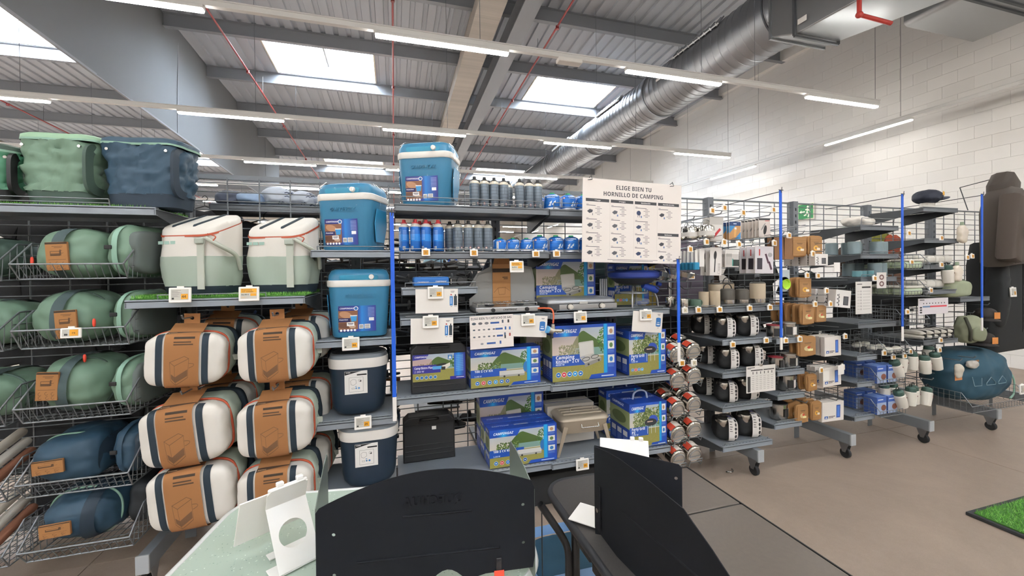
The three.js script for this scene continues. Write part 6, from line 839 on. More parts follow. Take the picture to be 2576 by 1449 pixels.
// boxed flasks with white sleeves
{ const st = tex(160, 240, (x, w, h) => { x.fillStyle = '#e4e0dc'; x.fillRect(0, 0, w, h); x.fillStyle = '#4a48a8'; x.fillRect(0, 46, w, 14); x.fillRect(130, 46, 20, 24); x.fillStyle = '#5f7a9c'; x.fillRect(16, 76, 50, 7); x.fillStyle = '#6b6764'; for (let i = 0; i < 5; i++) x.fillRect(16, 100 + i * 12, 44 - (i % 2) * 10, 4); x.fillStyle = '#2a2a2c'; for (let i = 0; i < 6; i++) { x.beginPath(); x.ellipse(112, 92 + i * 22, 20 - (i % 2) * 5, 9, 0, 0, 7); x.fill(); } });
  const sm = pm(st, 0.6), proto = new THREE.Group(), w = 0.15, h = 0.145, dp = 0.15;
  part('pouch', [soft(w, h, dp, 4, 0.007, 12, 3, 14).translate(0, h / 2, -dp / 2)], M(0x17181a, 0.75), proto, 'black fabric pouch'); part('flask_cup', [lathe([[0.04, 0], [0.046, 0.004], [0.046, 0.04], [0.044, 0.056], [0.038, 0.066], [0, 0.07]], 28).rotateX(0.25).translate(-0.022, h * 0.6, -0.05)], STEELP, proto, 'steel cup'); part('paper_sleeve', [band(w, h, dp, 4, 0.006, 0.07, { t0: -0.7, t1: 2.9, k: 1.09, m: 8 }).translate(0, h / 2, -dp / 2)], sm, proto, 'white printed sleeve'); part('carry_strap', [tube([[-0.05, h, -0.05], [-0.03, h + 0.02, -0.05], [0.03, h + 0.02, -0.05], [0.05, h, -0.05]], 0.006, 16, 5)], BLACK, proto);
  const spots = [[1.032, 2.385, 2.6, 'upper', 1], [0.792, 2.415, 2.64, 'second', 1.02], [0.542, 2.4, 2.6, 'third', 1.02], [0.252, 2.39, 2.61, 'lowest', 1.1]];
  spots.forEach(([y, xa, xb, n, s], i) => { shelf(2.285, 2.745, y, `flask shelf, ${n} of four`, { fence: i ? 0.02 : 0 }); [[xa, 'left'], [xb, 'right']].forEach(([x, sd], j) => { for (let k = 0; k < 2; k++) { if (k && i > 2) continue; const c = proto.clone(); c.name = numbered('vacuum_flask'); scene.add(c); c.userData = { label: k ? `flask pack standing behind the ${sd} one on the ${n} flask shelf` : `${sd} steel flask in black pouch and white sleeve on the ${n} flask shelf`, category: 'flask', group: 'flasks with white sleeves' }; c.position.set(x - (k ? 0.03 : 0), y + 0.004, -(2.47 + k * 0.2)); c.rotation.y = -0.5 + j * 0.08; c.scale.setScalar(s * (j ? 1.08 : 1)); } }); });
  tag(2.36, 1.0, 2.385, 'small', 'small price tag on the upper flask shelf, left'); tag(2.67, 1.012, 2.385, 'small', 'small price tag on the upper flask shelf, right');
  const bt = tex(320, 240, (x, w, h) => { x.fillStyle = '#e2dfdb'; x.fillRect(0, 0, w, h); x.fillStyle = '#333'; x.fillRect(10, 10, 80, 6); x.fillRect(10, 20, 40, 4); x.fillRect(48, 34, 130, 9); x.fillRect(186, 34, 120, 9); x.fillRect(10, 92, 32, 140); for (let i = 0; i < 6; i++) { x.fillStyle = '#444'; x.fillRect(66 + i * 42, 52, 8, 22); x.fillStyle = '#a9a6a2'; for (let k = 0; k < 8; k++) x.fillRect(58 + i * 42, 92 + k * 17, 26, 4); } x.strokeStyle = '#bbb'; for (let k = 0; k < 4; k++) { x.beginPath(); x.moveTo(44, 84 + k * 40); x.lineTo(310, 84 + k * 40); x.stroke(); } });
  const b = thing('info_board', 'white comparison table board hanging in front of the flasks', 'sign', [2.593, 0.738, 2.36], 0, 'white information boards'); part('board', [card(0.27, 0.195, 0, 0, 0, 0.003)], WHITE, b); part('board_print', print(0.27, 0.195, 0, 0, 0.0018), pm(bt, 0.6), b); part('clip', [rb(0.03, 0.02, 0.012, 0, 0.1, -0.004, 0.003)], CHROME, b); }
// ---------- cooking pots and food pouches ----------
function potSet(label, [x, y, d], r, h, lid) { const t = thing('cooking_pot', label, 'pot', [x, y, d], rr(-0.4, 0.4), 'packed cooking pots'); part('pot_body', [lathe([[0, 0], [r * 0.95, 0], [r, 0.006], [r, h * 0.86], [r * 1.04, h * 0.88], [r * 1.04, h * 0.91]], 30)], STEELP, t); part('pot_lid', [lathe([[r * 1.04, h * 0.91], [r * 1.02, h * 0.96], [r * 0.4, h], [0, h]], 30)], lid, t); const L = (a, c, m, nm) => part(nm, [card(0.048, 0.06, 0, 0, r + 0.002, 0.001).rotateY(a).translate(0, h * 0.42, 0)], m, t); L(0.45, 0, M(0xe2deda, 0.6), 'white_label'); L(-0.28, 0, M(0x1d1d1f, 0.5), 'black_label'); }
const LIDR = M(0x8c2433, 0.35), LIDB = M(0x1e1f21, 0.3), LIDS = M(0x9a9a98, 0.3, 0.8);
[[1.012, 2.79, 3.05], [0.765, 2.8, 3.07], [0.58, 2.8, 3.07], [0.36, 2.77, 3.04]].forEach(([y, a, b], i) => shelf(a, b, y, `narrow pot shelf, ${N8[i]} from the top`, { fence: i ? 0.018 : 0 }));
potSet('steel pot with red rim on the top narrow shelf', [2.845, 1.016, 2.47], 0.052, 0.1, LIDR); potSet('steel pot with clear lid beside the red one on the top narrow shelf', [2.98, 1.016, 2.47], 0.056, 0.115, LIDS); potSet('steel pot with red lid on the second narrow shelf', [2.87, 0.769, 2.48], 0.052, 0.095, LIDR); potSet('steel pot with grey lid on the second narrow shelf', [3.0, 0.769, 2.48], 0.055, 0.112, LIDS); potSet('steel pot with black lid on the third narrow shelf', [3.0, 0.584, 2.5], 0.058, 0.13, LIDB); potSet('steel pot with black lid on the lowest narrow shelf', [2.92, 0.364, 2.5], 0.062, 0.13, LIDB);
tag(2.86, 1.0, 2.385, 'small', 'small price tag under the red rimmed pot'); tag(3.0, 1.003, 2.385, 'small', 'small price tag under the clear lidded pot');
const P = { pouch: true, gap: 0.06, group: 'brown food pouches' };
carded('food_pouch', 'brown food pouch on the top row, left', 'food pouch', 3.03, 1.8, 0.155, 0.165, CARD.pouch, 3, P); carded('food_pouch', 'brown food pouch on the top row, right', 'food pouch', 3.2, 1.81, 0.155, 0.17, CARD.pouch, 2, P);
carded('food_pouch', 'brown food pouch beside the green bowl', 'food pouch', 3.085, 1.482, 0.15, 0.166, CARD.pouch, 2, P); carded('food_pouch', 'brown food pouch on the third row, left', 'food pouch', 3.115, 1.268, 0.145, 0.166, CARD.pouchRed, 5, P); carded('food_pouch', 'brown food pouch on the third row, right', 'food pouch', 3.25, 1.255, 0.13, 0.14, CARD.pouchRed, 2, P);
carded('food_pouch', 'brown food pouch with two meals on the fourth row', 'food pouch', 3.11, 1.018, 0.19, 0.165, CARD.pouchRed, 2, P); carded('food_pouch', 'brown food pouch above the lowest pots', 'food pouch', 3.155, 0.715, 0.11, 0.14, CARD.pouch, 2, P); carded('food_pouch', 'brown food pouch at the lowest row, left', 'food pouch', 3.055, 0.486, 0.125, 0.152, CARD.pouchRed, 3, P); carded('food_pouch', 'brown food pouch at the lowest row, right', 'food pouch', 3.2, 0.497, 0.115, 0.158, CARD.pouch, 3, P);
for (const [x, i] of [[2.83, 0], [2.93, 1]]) carded('black_pouch', `black topped pouch ${i ? 'next to' : 'left of'} the top food pouches`, 'pouch', x, 1.79, 0.09, 0.17, M(0x7d5a3c, 0.8), 2, { back: BLACK, th: 0.02, gap: 0.06, group: 'black topped pouches' });
carded('filter_box', 'white box with blue water bottle, upper', 'packaged bottle', 3.375, 0.998, 0.175, 0.155, CARD.filter, 3, { th: 0.03, gap: 0.05, group: 'white bottle boxes' }); carded('filter_box', 'white box with blue water bottle, middle', 'packaged bottle', 3.365, 0.752, 0.21, 0.15, CARD.filter, 3, { th: 0.03, gap: 0.05, group: 'white bottle boxes' }); carded('filter_box', 'white box with blue water bottle, lowest', 'packaged bottle', 3.375, 0.473, 0.24, 0.155, CARD.filter, 2, { th: 0.03, gap: 0.05, group: 'white bottle boxes' });
carded('lamp_box', 'white lantern box with dark window', 'packaged lantern', 3.47, 1.37, 0.16, 0.14, CARD.lampBox, 4, { th: 0.06, gap: 0.085, rz: -0.08, group: 'white lantern boxes' }); carded('lamp_box', 'small white box with dark window above the lanterns', 'packaged lantern', 3.19, 1.66, 0.13, 0.09, CARD.lampBox, 4, { th: 0.05, gap: 0.07, d: 2.38, group: 'small white lantern boxes' });
{ const t = thing('folding_bowl', 'lime green folding bowl on a white card', 'bowl', [2.87, 1.455, 2.4]); part('card', [ext([...rrect(0.1, 0.08, 0.01, 3, 0, 0.045)], 0.003), T(cyl(0.056, 0.056, 0.003, 0, 0, 0, 32), Math.PI / 2).translate(0, -0.025, 0)], M(0xb9c4c8, 0.6), t); part('bowl', [lathe([[0, 0], [0.03, 0.004], [0.036, 0.016], [0.04, 0.016], [0.034, 0], [0, -0.004]], 28).rotateX(Math.PI / 2).translate(0, -0.025, 0.004)], M(0xa9d438, 0.5), t, 'lime green bowl'); hook(2.87, 1.55, 0.46, 'hook holding the green folding bowl'); }
[[2.88, 1.80], [3.06, 1.495], [3.17, 1.49], [3.26, 1.37], [3.14, 1.27], [3.3, 1.265], [3.46, 1.0], [3.43, 0.756], [3.2, 0.75], [3.12, 1.66]].forEach(([x, y], i) => tag(x, y, 2.37, 'small', `small price tag among the food pouches and bottle boxes, ${ORD[i]} from the top`, { turn: 0.1 }));
for (const [x, y, n] of [[3.36, 1.555, 'below the small lantern boxes'], [3.24, 0.705, 'above the lowest pouch'], [3.4, 0.74, 'on the middle bottle boxes']]) solo('blank_card', 'blank white card hanging ' + n, 'card', [card(0.075, 0.075, 0, 0, 0, 0.002)], WHITE, [x, y, 2.36], 0.1);
// ---------- tins, boxes and bottles further along ----------
const TIN = M(0x84969b, 0.5, 0.15), BOXW = M(0xd2cfc6, 0.6);
[[3.685, 4.13, 1.9], [3.685, 4.13, 1.662], [3.685, 4.11, 1.47], [3.655, 4.1, 1.088], [3.64, 3.87, 0.822], [3.64, 3.87, 0.602], [3.61, 3.84, 0.325]].forEach(([a, b, y], i) => shelf(a, b, y, `shelf in the tin bay, ${ORD[i]} from the top`, { fence: i ? 0.02 : 0.06, mat: i > 3 ? SHELF : STEEL }));
[[4.445, 4.905, 2.075], [4.46, 4.915, 1.8], [4.445, 4.905, 1.566], [4.46, 4.9, 1.345], [4.445, 4.905, 0.9]].forEach(([a, b, y], i) => shelf(a, b, y, `shelf in the bay of white boxes, ${ORD[i]} from the top`, { fence: i > 1 ? 0.02 : 0, mat: STEEL }));
function tin(label, [x, y, d], r, h, m = TIN, g = 'grey-blue storage tins') { const t = thing('storage_tin', label, 'tin', [x, y, d], 0, g); part('tin_body', [lathe([[0, 0], [r, 0], [r, h * 0.92], [r * 0.97, h * 0.94]], 24)], m, t); part('tin_lid', [lathe([[r * 0.97, h * 0.93], [r * 0.98, h * 0.98], [r * 0.9, h], [0, h]], 24)], M(0x9fb0b3, 0.4, 0.3), t); }
[[3.76, 2.5], [3.86, 2.62], [3.98, 2.47], [4.08, 2.5], [3.75, 2.68], [4.02, 2.66]].forEach(([x, d], i) => tin(`grey-blue tin on the upper tin shelf, ${['front left', 'middle', 'front centre', 'front right', 'back left', 'back right'][i]}`, [x, 1.666, d], 0.047, 0.105));
[[3.97, 2.48], [4.07, 2.5], [3.9, 2.64], [4.04, 2.66]].forEach(([x, d], i) => tin(`grey-blue tin on the lower tin shelf, ${['front left', 'front right', 'back left', 'back right'][i]}`, [x, 1.474, d], 0.047, 0.115));
[[3.73, 2.46], [3.8, 2.47], [3.87, 2.46]].forEach(([x, d], i) => tin(`small teal lidded pot on the lower tin shelf, ${N8[i]} from the left`, [x, 1.474, d], 0.034, 0.05, M(0x5f9098, 0.5), 'small teal pots'));
solo('loose_bag', 'white crumpled bag on the top tin shelf', 'bag', [soft(0.26, 0.09, 0.18, 2.5, 0.02, 12, 6, 14).translate(0, 0.045, 0)], M(0xd6d1c8, 0.6), [3.95, 1.905, 2.6]);
for (const [y, n, g] of [[1.57, 'upper', 'upper row'], [1.349, 'lower', 'lower row']]) [4.5, 4.62, 4.74, 4.85].forEach((x, i) => { const t = thing('plate_set', `cream melamine set, ${N8[i]} from the left on the ${n} white box shelf`, 'tableware', [x, y, 2.5], 0, 'cream melamine sets, ' + g); part('bowl_stack', [rb(0.115, 0.078, 0.14, 0, 0.045, 0, 0.03, 4)], BOXW, t); part('base_ring', [rb(0.09, 0.012, 0.11, 0, 0.006, 0, 0.005)], M(0x3c4648, 0.6), t); });
[4.5, 4.6, 4.69, 4.78, 4.87].forEach((x, i) => { for (let k = 0; k < 2; k++) { const t = thing('folded_pack', `white folded pack with black band, ${k ? 'upper' : 'lower'} of stack ${['one', 'two', 'three', 'four', 'five'][i]} from the left`, 'pack', [x, 0.904 + k * 0.038, 2.5], rr(-0.1, 0.1), 'white folded packs'); part('pack_body', [soft(0.085, 0.04, 0.16, 4, 0.004, 20, x + k, 10).translate(0, 0.02, 0)], M(0xd4cfc6, 0.7), t); part('black_band', [rb(0.03, 0.042, 0.162, 0.01, 0.02, 0, 0.004)], BLACK, t); } });
function softBottle(label, [x, y, d], rz, col = M(0xdcd8cf, 0.4)) { const t = thing('water_bottle', label, 'bottle', [x, y, d], 0, 'hanging white water bottles'); t.rotation.z = rz; part('bottle_body', [lathe([[0, -0.1], [0.03, -0.1], [0.038, -0.094], [0.042, -0.02], [0.041, 0.015], [0.034, 0.024]], 24)], col, t); part('bottle_cap', [lathe([[0.035, 0.02], [0.037, 0.026], [0.035, 0.052], [0.022, 0.062], [0, 0.064]], 24)], M(0x37534b, 0.5), t, 'dark green cap'); part('emblem', [T(cyl(0.006, 0.006, 0.002, 0, 0, 0, 10), Math.PI / 2).translate(0.02, -0.01, 0.037)], M(0x5a1f1f, 0.5), t); part('cap_loop', [new THREE.TorusGeometry(0.016, 0.003, 6, 14).translate(0, 0.072, 0)], BLACK, t); }
[[4.06, 0.71, 2.38, 0.45], [4.2, 0.74, 2.42, -0.15], [4.33, 0.75, 2.42, 0.0], [4.42, 0.72, 2.38, 0.12], [4.56, 0.74, 2.38, 0.25], [4.62, 0.78, 2.46, -0.1]].forEach(([x, y, d, r], i) => softBottle(`white water bottle with dark green cap in the upper hanging row, ${N8[i]} from the left`, [x, y, d], r));
[[4.07, 0.46, 2.36, 0.4], [4.02, 0.5, 2.44, 0.1], [4.24, 0.46, 2.38, -0.05], [4.31, 0.46, 2.4, 0.05], [4.44, 0.44, 2.38, -0.2], [4.19, 0.48, 2.48, 0.1]].forEach(([x, y, d, r], i) => softBottle(`white water bottle with dark green cap in the lower hanging row, ${N8[i]} from the left`, [x, y, d], r));
let hb = 0; for (const [x, y] of [[4.06, 0.83], [4.3, 0.86], [4.46, 0.85], [4.6, 0.86], [4.1, 0.57], [4.3, 0.57], [4.45, 0.56]]) hook(x, y, 0.5, `hook holding white water bottles, ${y > 0.7 ? 'upper' : 'lower'} row, ${N8[hb++ % 4]} from the left`, 'display hooks on the wire backs', true);
[[4.164, 1.17], [3.886, 0.84], [3.994, 0.8], [4.13, 0.8], [4.202, 0.83], [4.573, 0.82], [4.589, 0.905], [4.46, 1.345], [4.6, 1.566], [4.219, 1.59], [4.6, 1.8], [4.186, 1.835], [3.777, 1.46]].forEach(([x, y], i) => tag(x, y, 2.36, 'small', `small price tag in the bays beyond the food pouches, tag ${['by the basket rim', 'on the narrow shelf', 'on the left basket', 'between two baskets', 'above the upper bottles, left', 'above the upper bottles, right', 'under the folded packs', 'under the lower melamine row', 'under the upper melamine row', 'left of the melamine sets', 'on the second empty shelf', 'beside the tall divider', 'under the teal pots'][i]}`));
// deep wire baskets with pale bottles and blue snack boxes
function deepBasket(x, y, d, w, h, dp, label) { const t = thing('deep_basket', label, 'basket', [x, y, d], 0, 'deep wire baskets'), g = [], n = Math.round(w / 0.04), m = Math.round(dp / 0.04); for (const s of [-1, 1]) { g.push(poly([[s * w / 2, h * 0.35, 0], [s * w / 2, h, -0.07], [s * w / 2, h, -dp]], 0.003, 5)); for (let i = 0; i <= m; i++) g.push(rod([s * w / 2, 0, -i * dp / m], [s * w / 2, i < 2 ? h * (0.35 + 0.33 * i) : h, -i * dp / m], 0.0018, 4)); for (const k of [0.25, 0.5, 0.75]) g.push(rod([s * w / 2, h * k, -0.02], [s * w / 2, h * k, -dp], 0.0018, 4)); } for (let i = 0; i <= n; i++) { const q = -w / 2 + i * w / n; g.push(rod([q, 0, 0], [q, h * 0.35, 0], 0.0018, 4), rod([q, 0, 0], [q, 0, -dp], 0.0018, 4)); } g.push(rod([-w / 2, h * 0.35, 0], [w / 2, h * 0.35, 0], 0.003, 5), rod([-w / 2, 0, 0], [w / 2, 0, 0], 0.003, 5)); part('wire_grid', g, WIRE, t); }
[[3.99, 1.53, 'beside the upper melamine sets'], [3.98, 1.3, 'beside the lower melamine sets'], [3.98, 1.06, 'under the white chart'], [3.98, 0.82, 'with pale rolled bottles'], [3.9, 0.58, 'with blue snack boxes, upper'], [3.9, 0.32, 'with blue snack boxes, lower']].forEach(([x, y, n], i) => { deepBasket(x + 0.28 * (i < 3 ? 1 : 0.2), y, 2.34, 0.3, 0.13, 0.45, 'deep wire basket ' + n); });
[[4.27, 1.535], [4.27, 1.305]].forEach(([x, y], j) => { for (let k = 0; k < 3; k++) { const t = thing('lunch_box', `pale green lunch box in the ${j ? 'lower' : 'upper'} deep basket, ${['front', 'middle', 'back'][k]}`, 'box', [x, y, 2.42 + k * 0.13], 0, 'pale green lunch boxes'); part('box_body', [rb(0.22, 0.06, 0.11, 0, 0.034, 0, 0.02, 3)], M(0xb9c9ae, 0.4), t); part('box_lid', [rb(0.225, 0.018, 0.115, 0, 0.072, 0, 0.008)], BOXW, t); } });
for (let i = 0; i < 6; i++) solo('rolled_bottle', `pale rolled pouch in the deep basket under the white chart, ${N8[i]} in line`, 'pouch', [soft(0.1, 0.05, 0.06, 2.6, 0.006, 20, i, 10).translate(0, 0.028, 0)], M(0xcfccc2, 0.5), [4.0 + (i % 2) * 0.1, 0.823, 2.4 + Math.floor(i / 2) * 0.12], 0.2, 'pale rolled pouches');
{ const bt = cardTex((x, w, h) => { x.fillStyle = '#3c5fae'; x.fillRect(0, 0, w, h); x.fillStyle = '#9fb0cf'; x.fillRect(0, 60, w, 132); x.fillStyle = '#7a4a3a'; x.beginPath(); x.arc(90, 120, 34, 0, 7); x.fill(); x.fillStyle = '#dfe6f4'; x.fillRect(14, 20, 70, 12); }); const s = M(0x4a68b0, 0.5); [[0.584], [0.324]].forEach(([y], j) => { for (let k = 0; k < 4; k++) { const t = thing('snack_box', `blue printed box in the ${j ? 'lower' : 'upper'} deep basket, ${['front left', 'front right', 'back left', 'back right'][k]}`, 'box', [3.89 + (k % 2) * 0.13, y, 2.38 + (k >> 1) * 0.16], 0, 'blue printed boxes'); part('carton', new THREE.BoxGeometry(0.11, 0.14, 0.1).translate(0, 0.07, -0.05), [s, s, s, s, bt, s], t); part('top_flap', [bx(0.108, 0.003, 0.098, 0, 0.142, -0.05)], M(0x6f8fd0, 0.5), t); } }); }
// boards and small signs
{ const chart = (c) => tex(160, 240, (x, w, h) => { x.fillStyle = '#d9d6d2'; x.fillRect(0, 0, w, h); x.fillStyle = '#333'; x.fillRect(12, 16, 50, 5); x.fillRect(60, 36, 88, 12); for (let i = 0; i < 7; i++) { x.fillStyle = '#555'; x.fillRect(48, 66 + i * 22, 5, 12); x.fillStyle = '#aaa7a3'; x.fillRect(14, 70 + i * 22, 26, 3); x.fillRect(66, 70 + i * 22, 78, 3); } }); const b = thing('info_board', 'tall white chart board beside the lantern boxes', 'sign', [3.653, 1.305, 2.36], 0, 'white information boards'); part('board', [card(0.18, 0.262, 0, 0, 0, 0.003)], WHITE, b); part('board_print', print(0.18, 0.262, 0, 0, 0.0018), pm(chart(), 0.6), b);
  const ct = tex(320, 120, (x, w, h) => { x.fillStyle = '#d6d1d6'; x.fillRect(0, 0, w, h); x.fillStyle = '#333'; x.fillRect(14, 8, 50, 6); for (let i = 0; i < 8; i++) x.fillRect(50 + i * 32, 34, 10, 8); x.fillStyle = '#5f7a9c'; x.fillRect(44, 56, 80, 12); x.fillStyle = '#c23f4a'; x.fillRect(124, 56, 180, 12); x.fillStyle = '#2c2c30'; for (let i = 0; i < 3; i++) x.fillRect(14, 62 + i * 18, 24, 12); }); const c = thing('info_board', 'wide white chart with red bar hanging below the melamine sets', 'sign', [4.494, 1.208, 2.36], 0, 'white information boards'); part('board', [card(0.385, 0.138, 0, 0, 0, 0.003)], WHITE, c); part('board_print', print(0.385, 0.138, 0, 0, 0.0018), pm(ct, 0.6), c);
  const rt = tex(96, 144, (x, w, h) => { x.fillStyle = '#ded9d4'; x.fillRect(0, 0, w, h); for (const y of [44, 104]) { x.fillStyle = '#6a4a48'; x.beginPath(); x.arc(48, y, 24, 0, 7); x.fill(); x.fillStyle = '#cfc6c0'; x.beginPath(); x.arc(48, y, 13, 0, 7); x.fill(); } }); const r = thing('ring_card', 'small white card with two dark rings under the teal pots', 'card', [3.858, 1.443, 2.36]); part('card', [card(0.11, 0.13, 0, 0, 0, 0.002)], WHITE, r); part('card_print', print(0.11, 0.13, 0, 0, 0.0012), pm(rt, 0.6), r); }
// right end: hat, bottles, jacket, packs
function drape(pts, th, bev, seed) { const g = fix(ext(pts, th, bev)), p = g.attributes.position; for (let i = 0; i < p.count; i++) { const x = p.getX(i), y = p.getY(i), z = p.getZ(i), n = NZ.noise(x * 9 + seed, y * 2.2, z * 6) * 0.03; p.setXYZ(i, x + n, y + n * 0.4, z + n); } return toCreasedNormals(g, 0.9); }
{ const h = thing('cap', 'dark navy cap with yellow label on the high empty shelf', 'hat', [4.72, 2.08, 2.52], 0.3); part('crown', [soft(0.2, 0.13, 0.2, 2.3, 0.008, 12, 3, 16).translate(0, 0.11, 0)], M(0x1d2230, 0.75), h); part('peak', [soft(0.17, 0.022, 0.14, 2.4, 0.002, 9, 1, 10).rotateZ(0.25).translate(0.14, 0.1, 0.05)], M(0x20263a, 0.75), h); part('yellow_label', [card(0.06, 0.035, 0.02, 0.13, 0.101)], M(0xd9a530, 0.6), h); part('head_form', [lathe([[0.06, 0], [0.05, 0.03], [0.055, 0.07], [0, 0.1]], 20)], M(0xd8d4cc, 0.6), h);
  for (const [x, y, n, k] of [[4.9, 1.84, 'high up beside the blue divider', 1.1], [4.83, 1.49, 'beside the lower melamine sets', 1]]) { const t = thing('drink_bag', 'limp white drink bag hanging ' + n, 'bag', [x, y, 2.37]); part('bag_body', [soft(0.09 * k, 0.15 * k, 0.05, 3, 0.01, 14, x, 12)], M(0xd9cfc0, 0.5), t); part('nozzle', [cyl(0.012, 0.014, 0.03, 0, 0.085 * k, 0, 12)], M(0x8fa08a, 0.5), t); }
  softBottle('white shaker bottle with grey lid beside the limp drink bag', [4.76, 1.5, 2.4], 0.12);
  { const t = thing('dry_bag', 'folded pale olive bag on the shelf behind the divider', 'bag', [4.97, 1.27, 2.5]); part('bag_body', [soft(0.36, 0.15, 0.2, 5, 0.01, 7, 2, 16).translate(0, 0.075, 0)], M(0x9aa388, 0.65), t); part('closure', [rb(0.34, 0.02, 0.03, 0, 0.15, 0.02, 0.006)], M(0x5d6656, 0.7), t); }
  shelf(4.94, 5.36, 1.265, 'grey shelf under the pale olive bag', { mat: STEEL });
  { const t = thing('jacket', 'dark brown hooded jacket hanging at the right edge', 'jacket', [5.64, 1.95, 2.42], 0.2), JK = M(0x3a322b, 0.75); part('jacket_body', [drape([[-0.09, 0.3], [0.09, 0.3], [0.2, 0.24], [0.25, 0.1], [0.27, -0.34], [-0.25, -0.36], [-0.23, 0.1], [-0.19, 0.24]], 0.2, 0.05, 4)], JK, t); part('sleeve', [drape([[-0.06, 0.26], [0.05, 0.28], [0.07, -0.28], [-0.07, -0.27]], 0.13, 0.04, 8).rotateZ(-0.12).translate(-0.25, -0.05, 0.08)], M(0x453b33, 0.75), t); part('sleeve', [drape([[-0.05, 0.28], [0.06, 0.26], [0.07, -0.27], [-0.07, -0.28]], 0.13, 0.04, 2).rotateZ(0.12).translate(0.27, -0.05, 0.06)], JK, t); part('hood', [drape([[-0.09, -0.06], [0.09, -0.06], [0.1, 0.06], [0.03, 0.13], [-0.05, 0.12], [-0.1, 0.04]], 0.16, 0.05, 6).translate(0, 0.32, -0.02)], JK, t); part('lining', [ext([[0, 0.12], [0.1, -0.12], [-0.1, -0.14], [-0.06, 0.08]], 0.01, 0.003).translate(-0.12, 0.0, 0.185)], M(0x8d8f8c, 0.6), t, 'silver lining'); part('hanger_arm', [poly([[-0.18, 0.15, -0.2], [-0.2, 0.38, -0.25], [0.03, 0.46, -0.05], [0.05, 0.42, 0]], 0.004, 6)], STEELD, t); }
  { const t = thing('jacket', 'black jacket hanging under the brown one at the right edge', 'jacket', [5.86, 1.25, 2.55]); part('jacket_body', [drape([[-0.2, 0.48], [0.2, 0.48], [0.28, 0.3], [0.3, -0.48], [-0.28, -0.5], [-0.26, 0.3]], 0.24, 0.06, 9)], M(0x181a1b, 0.8), t); part('sleeve', [soft(0.14, 0.7, 0.16, 2.6, 0.02, 7, 3, 16).translate(-0.27, 0.05, 0.1)], M(0x1d1f20, 0.8), t); part('zip', [rb(0.012, 0.7, 0.01, 0.02, 0, 0.15, 0.003)], M(0x3a3a3a, 0.5, 0.5), t); }
  { const t = thing('small_backpack', 'olive green mesh backpack hanging beside the white divider end', 'bag', [5.09, 0.84, 2.42], -0.2); part('pack_body', [soft(0.2, 0.25, 0.14, 3, 0.014, 10, 7, 18).translate(0, 0.13, 0)], M(0x8b9079, 0.75), t); part('front_pocket', [soft(0.14, 0.13, 0.05, 3, 0.006, 12, 3, 12).translate(0.01, 0.09, 0.07)], M(0x7b8069, 0.75), t); part('strap', [tube([[-0.07, 0.24, 0.03], [-0.1, 0.14, 0.09], [-0.06, 0.03, 0.06]], 0.012, 20, 6)], M(0x3c3d33, 0.8), t); part('grab_loop', [new THREE.TorusGeometry(0.02, 0.005, 6, 16).translate(0, 0.265, 0)], BLACK, t); hook(5.09, 1.11, 0.46, 'hook holding the olive backpack'); }
  for (const [x, y, n] of [[5.3, 0.87, 'under the orange tag'], [5.33, 1.1, 'above it']]) { const t = thing('folded_hat', 'dark bucket hat with orange card hanging ' + n, 'hat', [x, y, 2.42], -0.2); part('crown', [soft(0.15, 0.12, 0.13, 2.6, 0.008, 12, x + y, 14)], M(0x2a2523, 0.8), t); part('brim', [lathe([[0.06, -0.04], [0.1, -0.06], [0.102, -0.057], [0.062, -0.036]], 24)], M(0x241f1e, 0.8), t); part('orange_card', [card(0.06, 0.06, 0.03, -0.01, 0.072)], M(0xc9803f, 0.7), t); hook(x, y + 0.075, 0.45, 'hook holding the dark hat ' + n); }
  { const t = thing('pump_pack', 'small clear pack with brown card on the lower hooks', 'pack', [5.02, 0.66, 2.36]); part('pack_body', [soft(0.12, 0.07, 0.06, 2.6, 0.008, 18, 3, 12)], M(0xb9b4ac, 0.3), t); part('brown_card', [card(0.05, 0.07, 0.07, 0, 0)], KRAFT, t); hook(5.02, 0.71, 0.5, 'hook holding the small clear pack'); const u = thing('mitten_pack', 'pale mitten pack on an orange card near the lower hooks', 'pack', [4.83, 0.62, 2.36]); part('mitten', [soft(0.09, 0.13, 0.04, 2.6, 0.01, 14, 5, 12)], M(0xc6c0b3, 0.7), u); part('orange_card', [card(0.1, 0.06, 0.01, -0.06, -0.005)], M(0xb97a48, 0.7), u); hook(4.83, 0.7, 0.5, 'hook holding the pale mitten pack'); }
  { const t = thing('duffel_bag', 'big petrol duffel bag with outline prints in the low basket at right', 'bag', [5.3, 0.27, 2.55]); part('bag_body', [soft(0.82, 0.5, 0.46, 2.6, 0.02, 5, 12, 28).translate(0, 0.25, 0)], M(0x24495a, 0.7), t); const ol = (g) => part('outline_print', g, M(0x7f98a2, 0.6), t); ol([poly([[-0.3, 0.28, 0.2], [-0.3, 0.2, 0.215], [-0.22, 0.2, 0.226], [-0.22, 0.27, 0.226]], 0.0025, 4), poly([[-0.16, 0.22, 0.23], [-0.1, 0.27, 0.232], [-0.04, 0.22, 0.234], [-0.04, 0.2, 0.234], [-0.16, 0.2, 0.23], [-0.16, 0.22, 0.23]], 0.0025, 4), poly([[0.0, 0.22, 0.234], [0.06, 0.27, 0.234], [0.12, 0.22, 0.232], [0.12, 0.2, 0.23], [0.0, 0.2, 0.234], [0.0, 0.22, 0.234]], 0.0025, 4)]); part('drawstring', [tube([[0.36, 0.3, 0.12], [0.42, 0.2, 0.15], [0.38, 0.06, 0.17], [0.3, 0.02, 0.18]], 0.008, 24, 6)], M(0x8fb5a4, 0.7), t); deepBasket(5.25, 0.26, 2.28, 0.8, 0.16, 0.5, 'low wire basket carrying the petrol duffel bag'); }
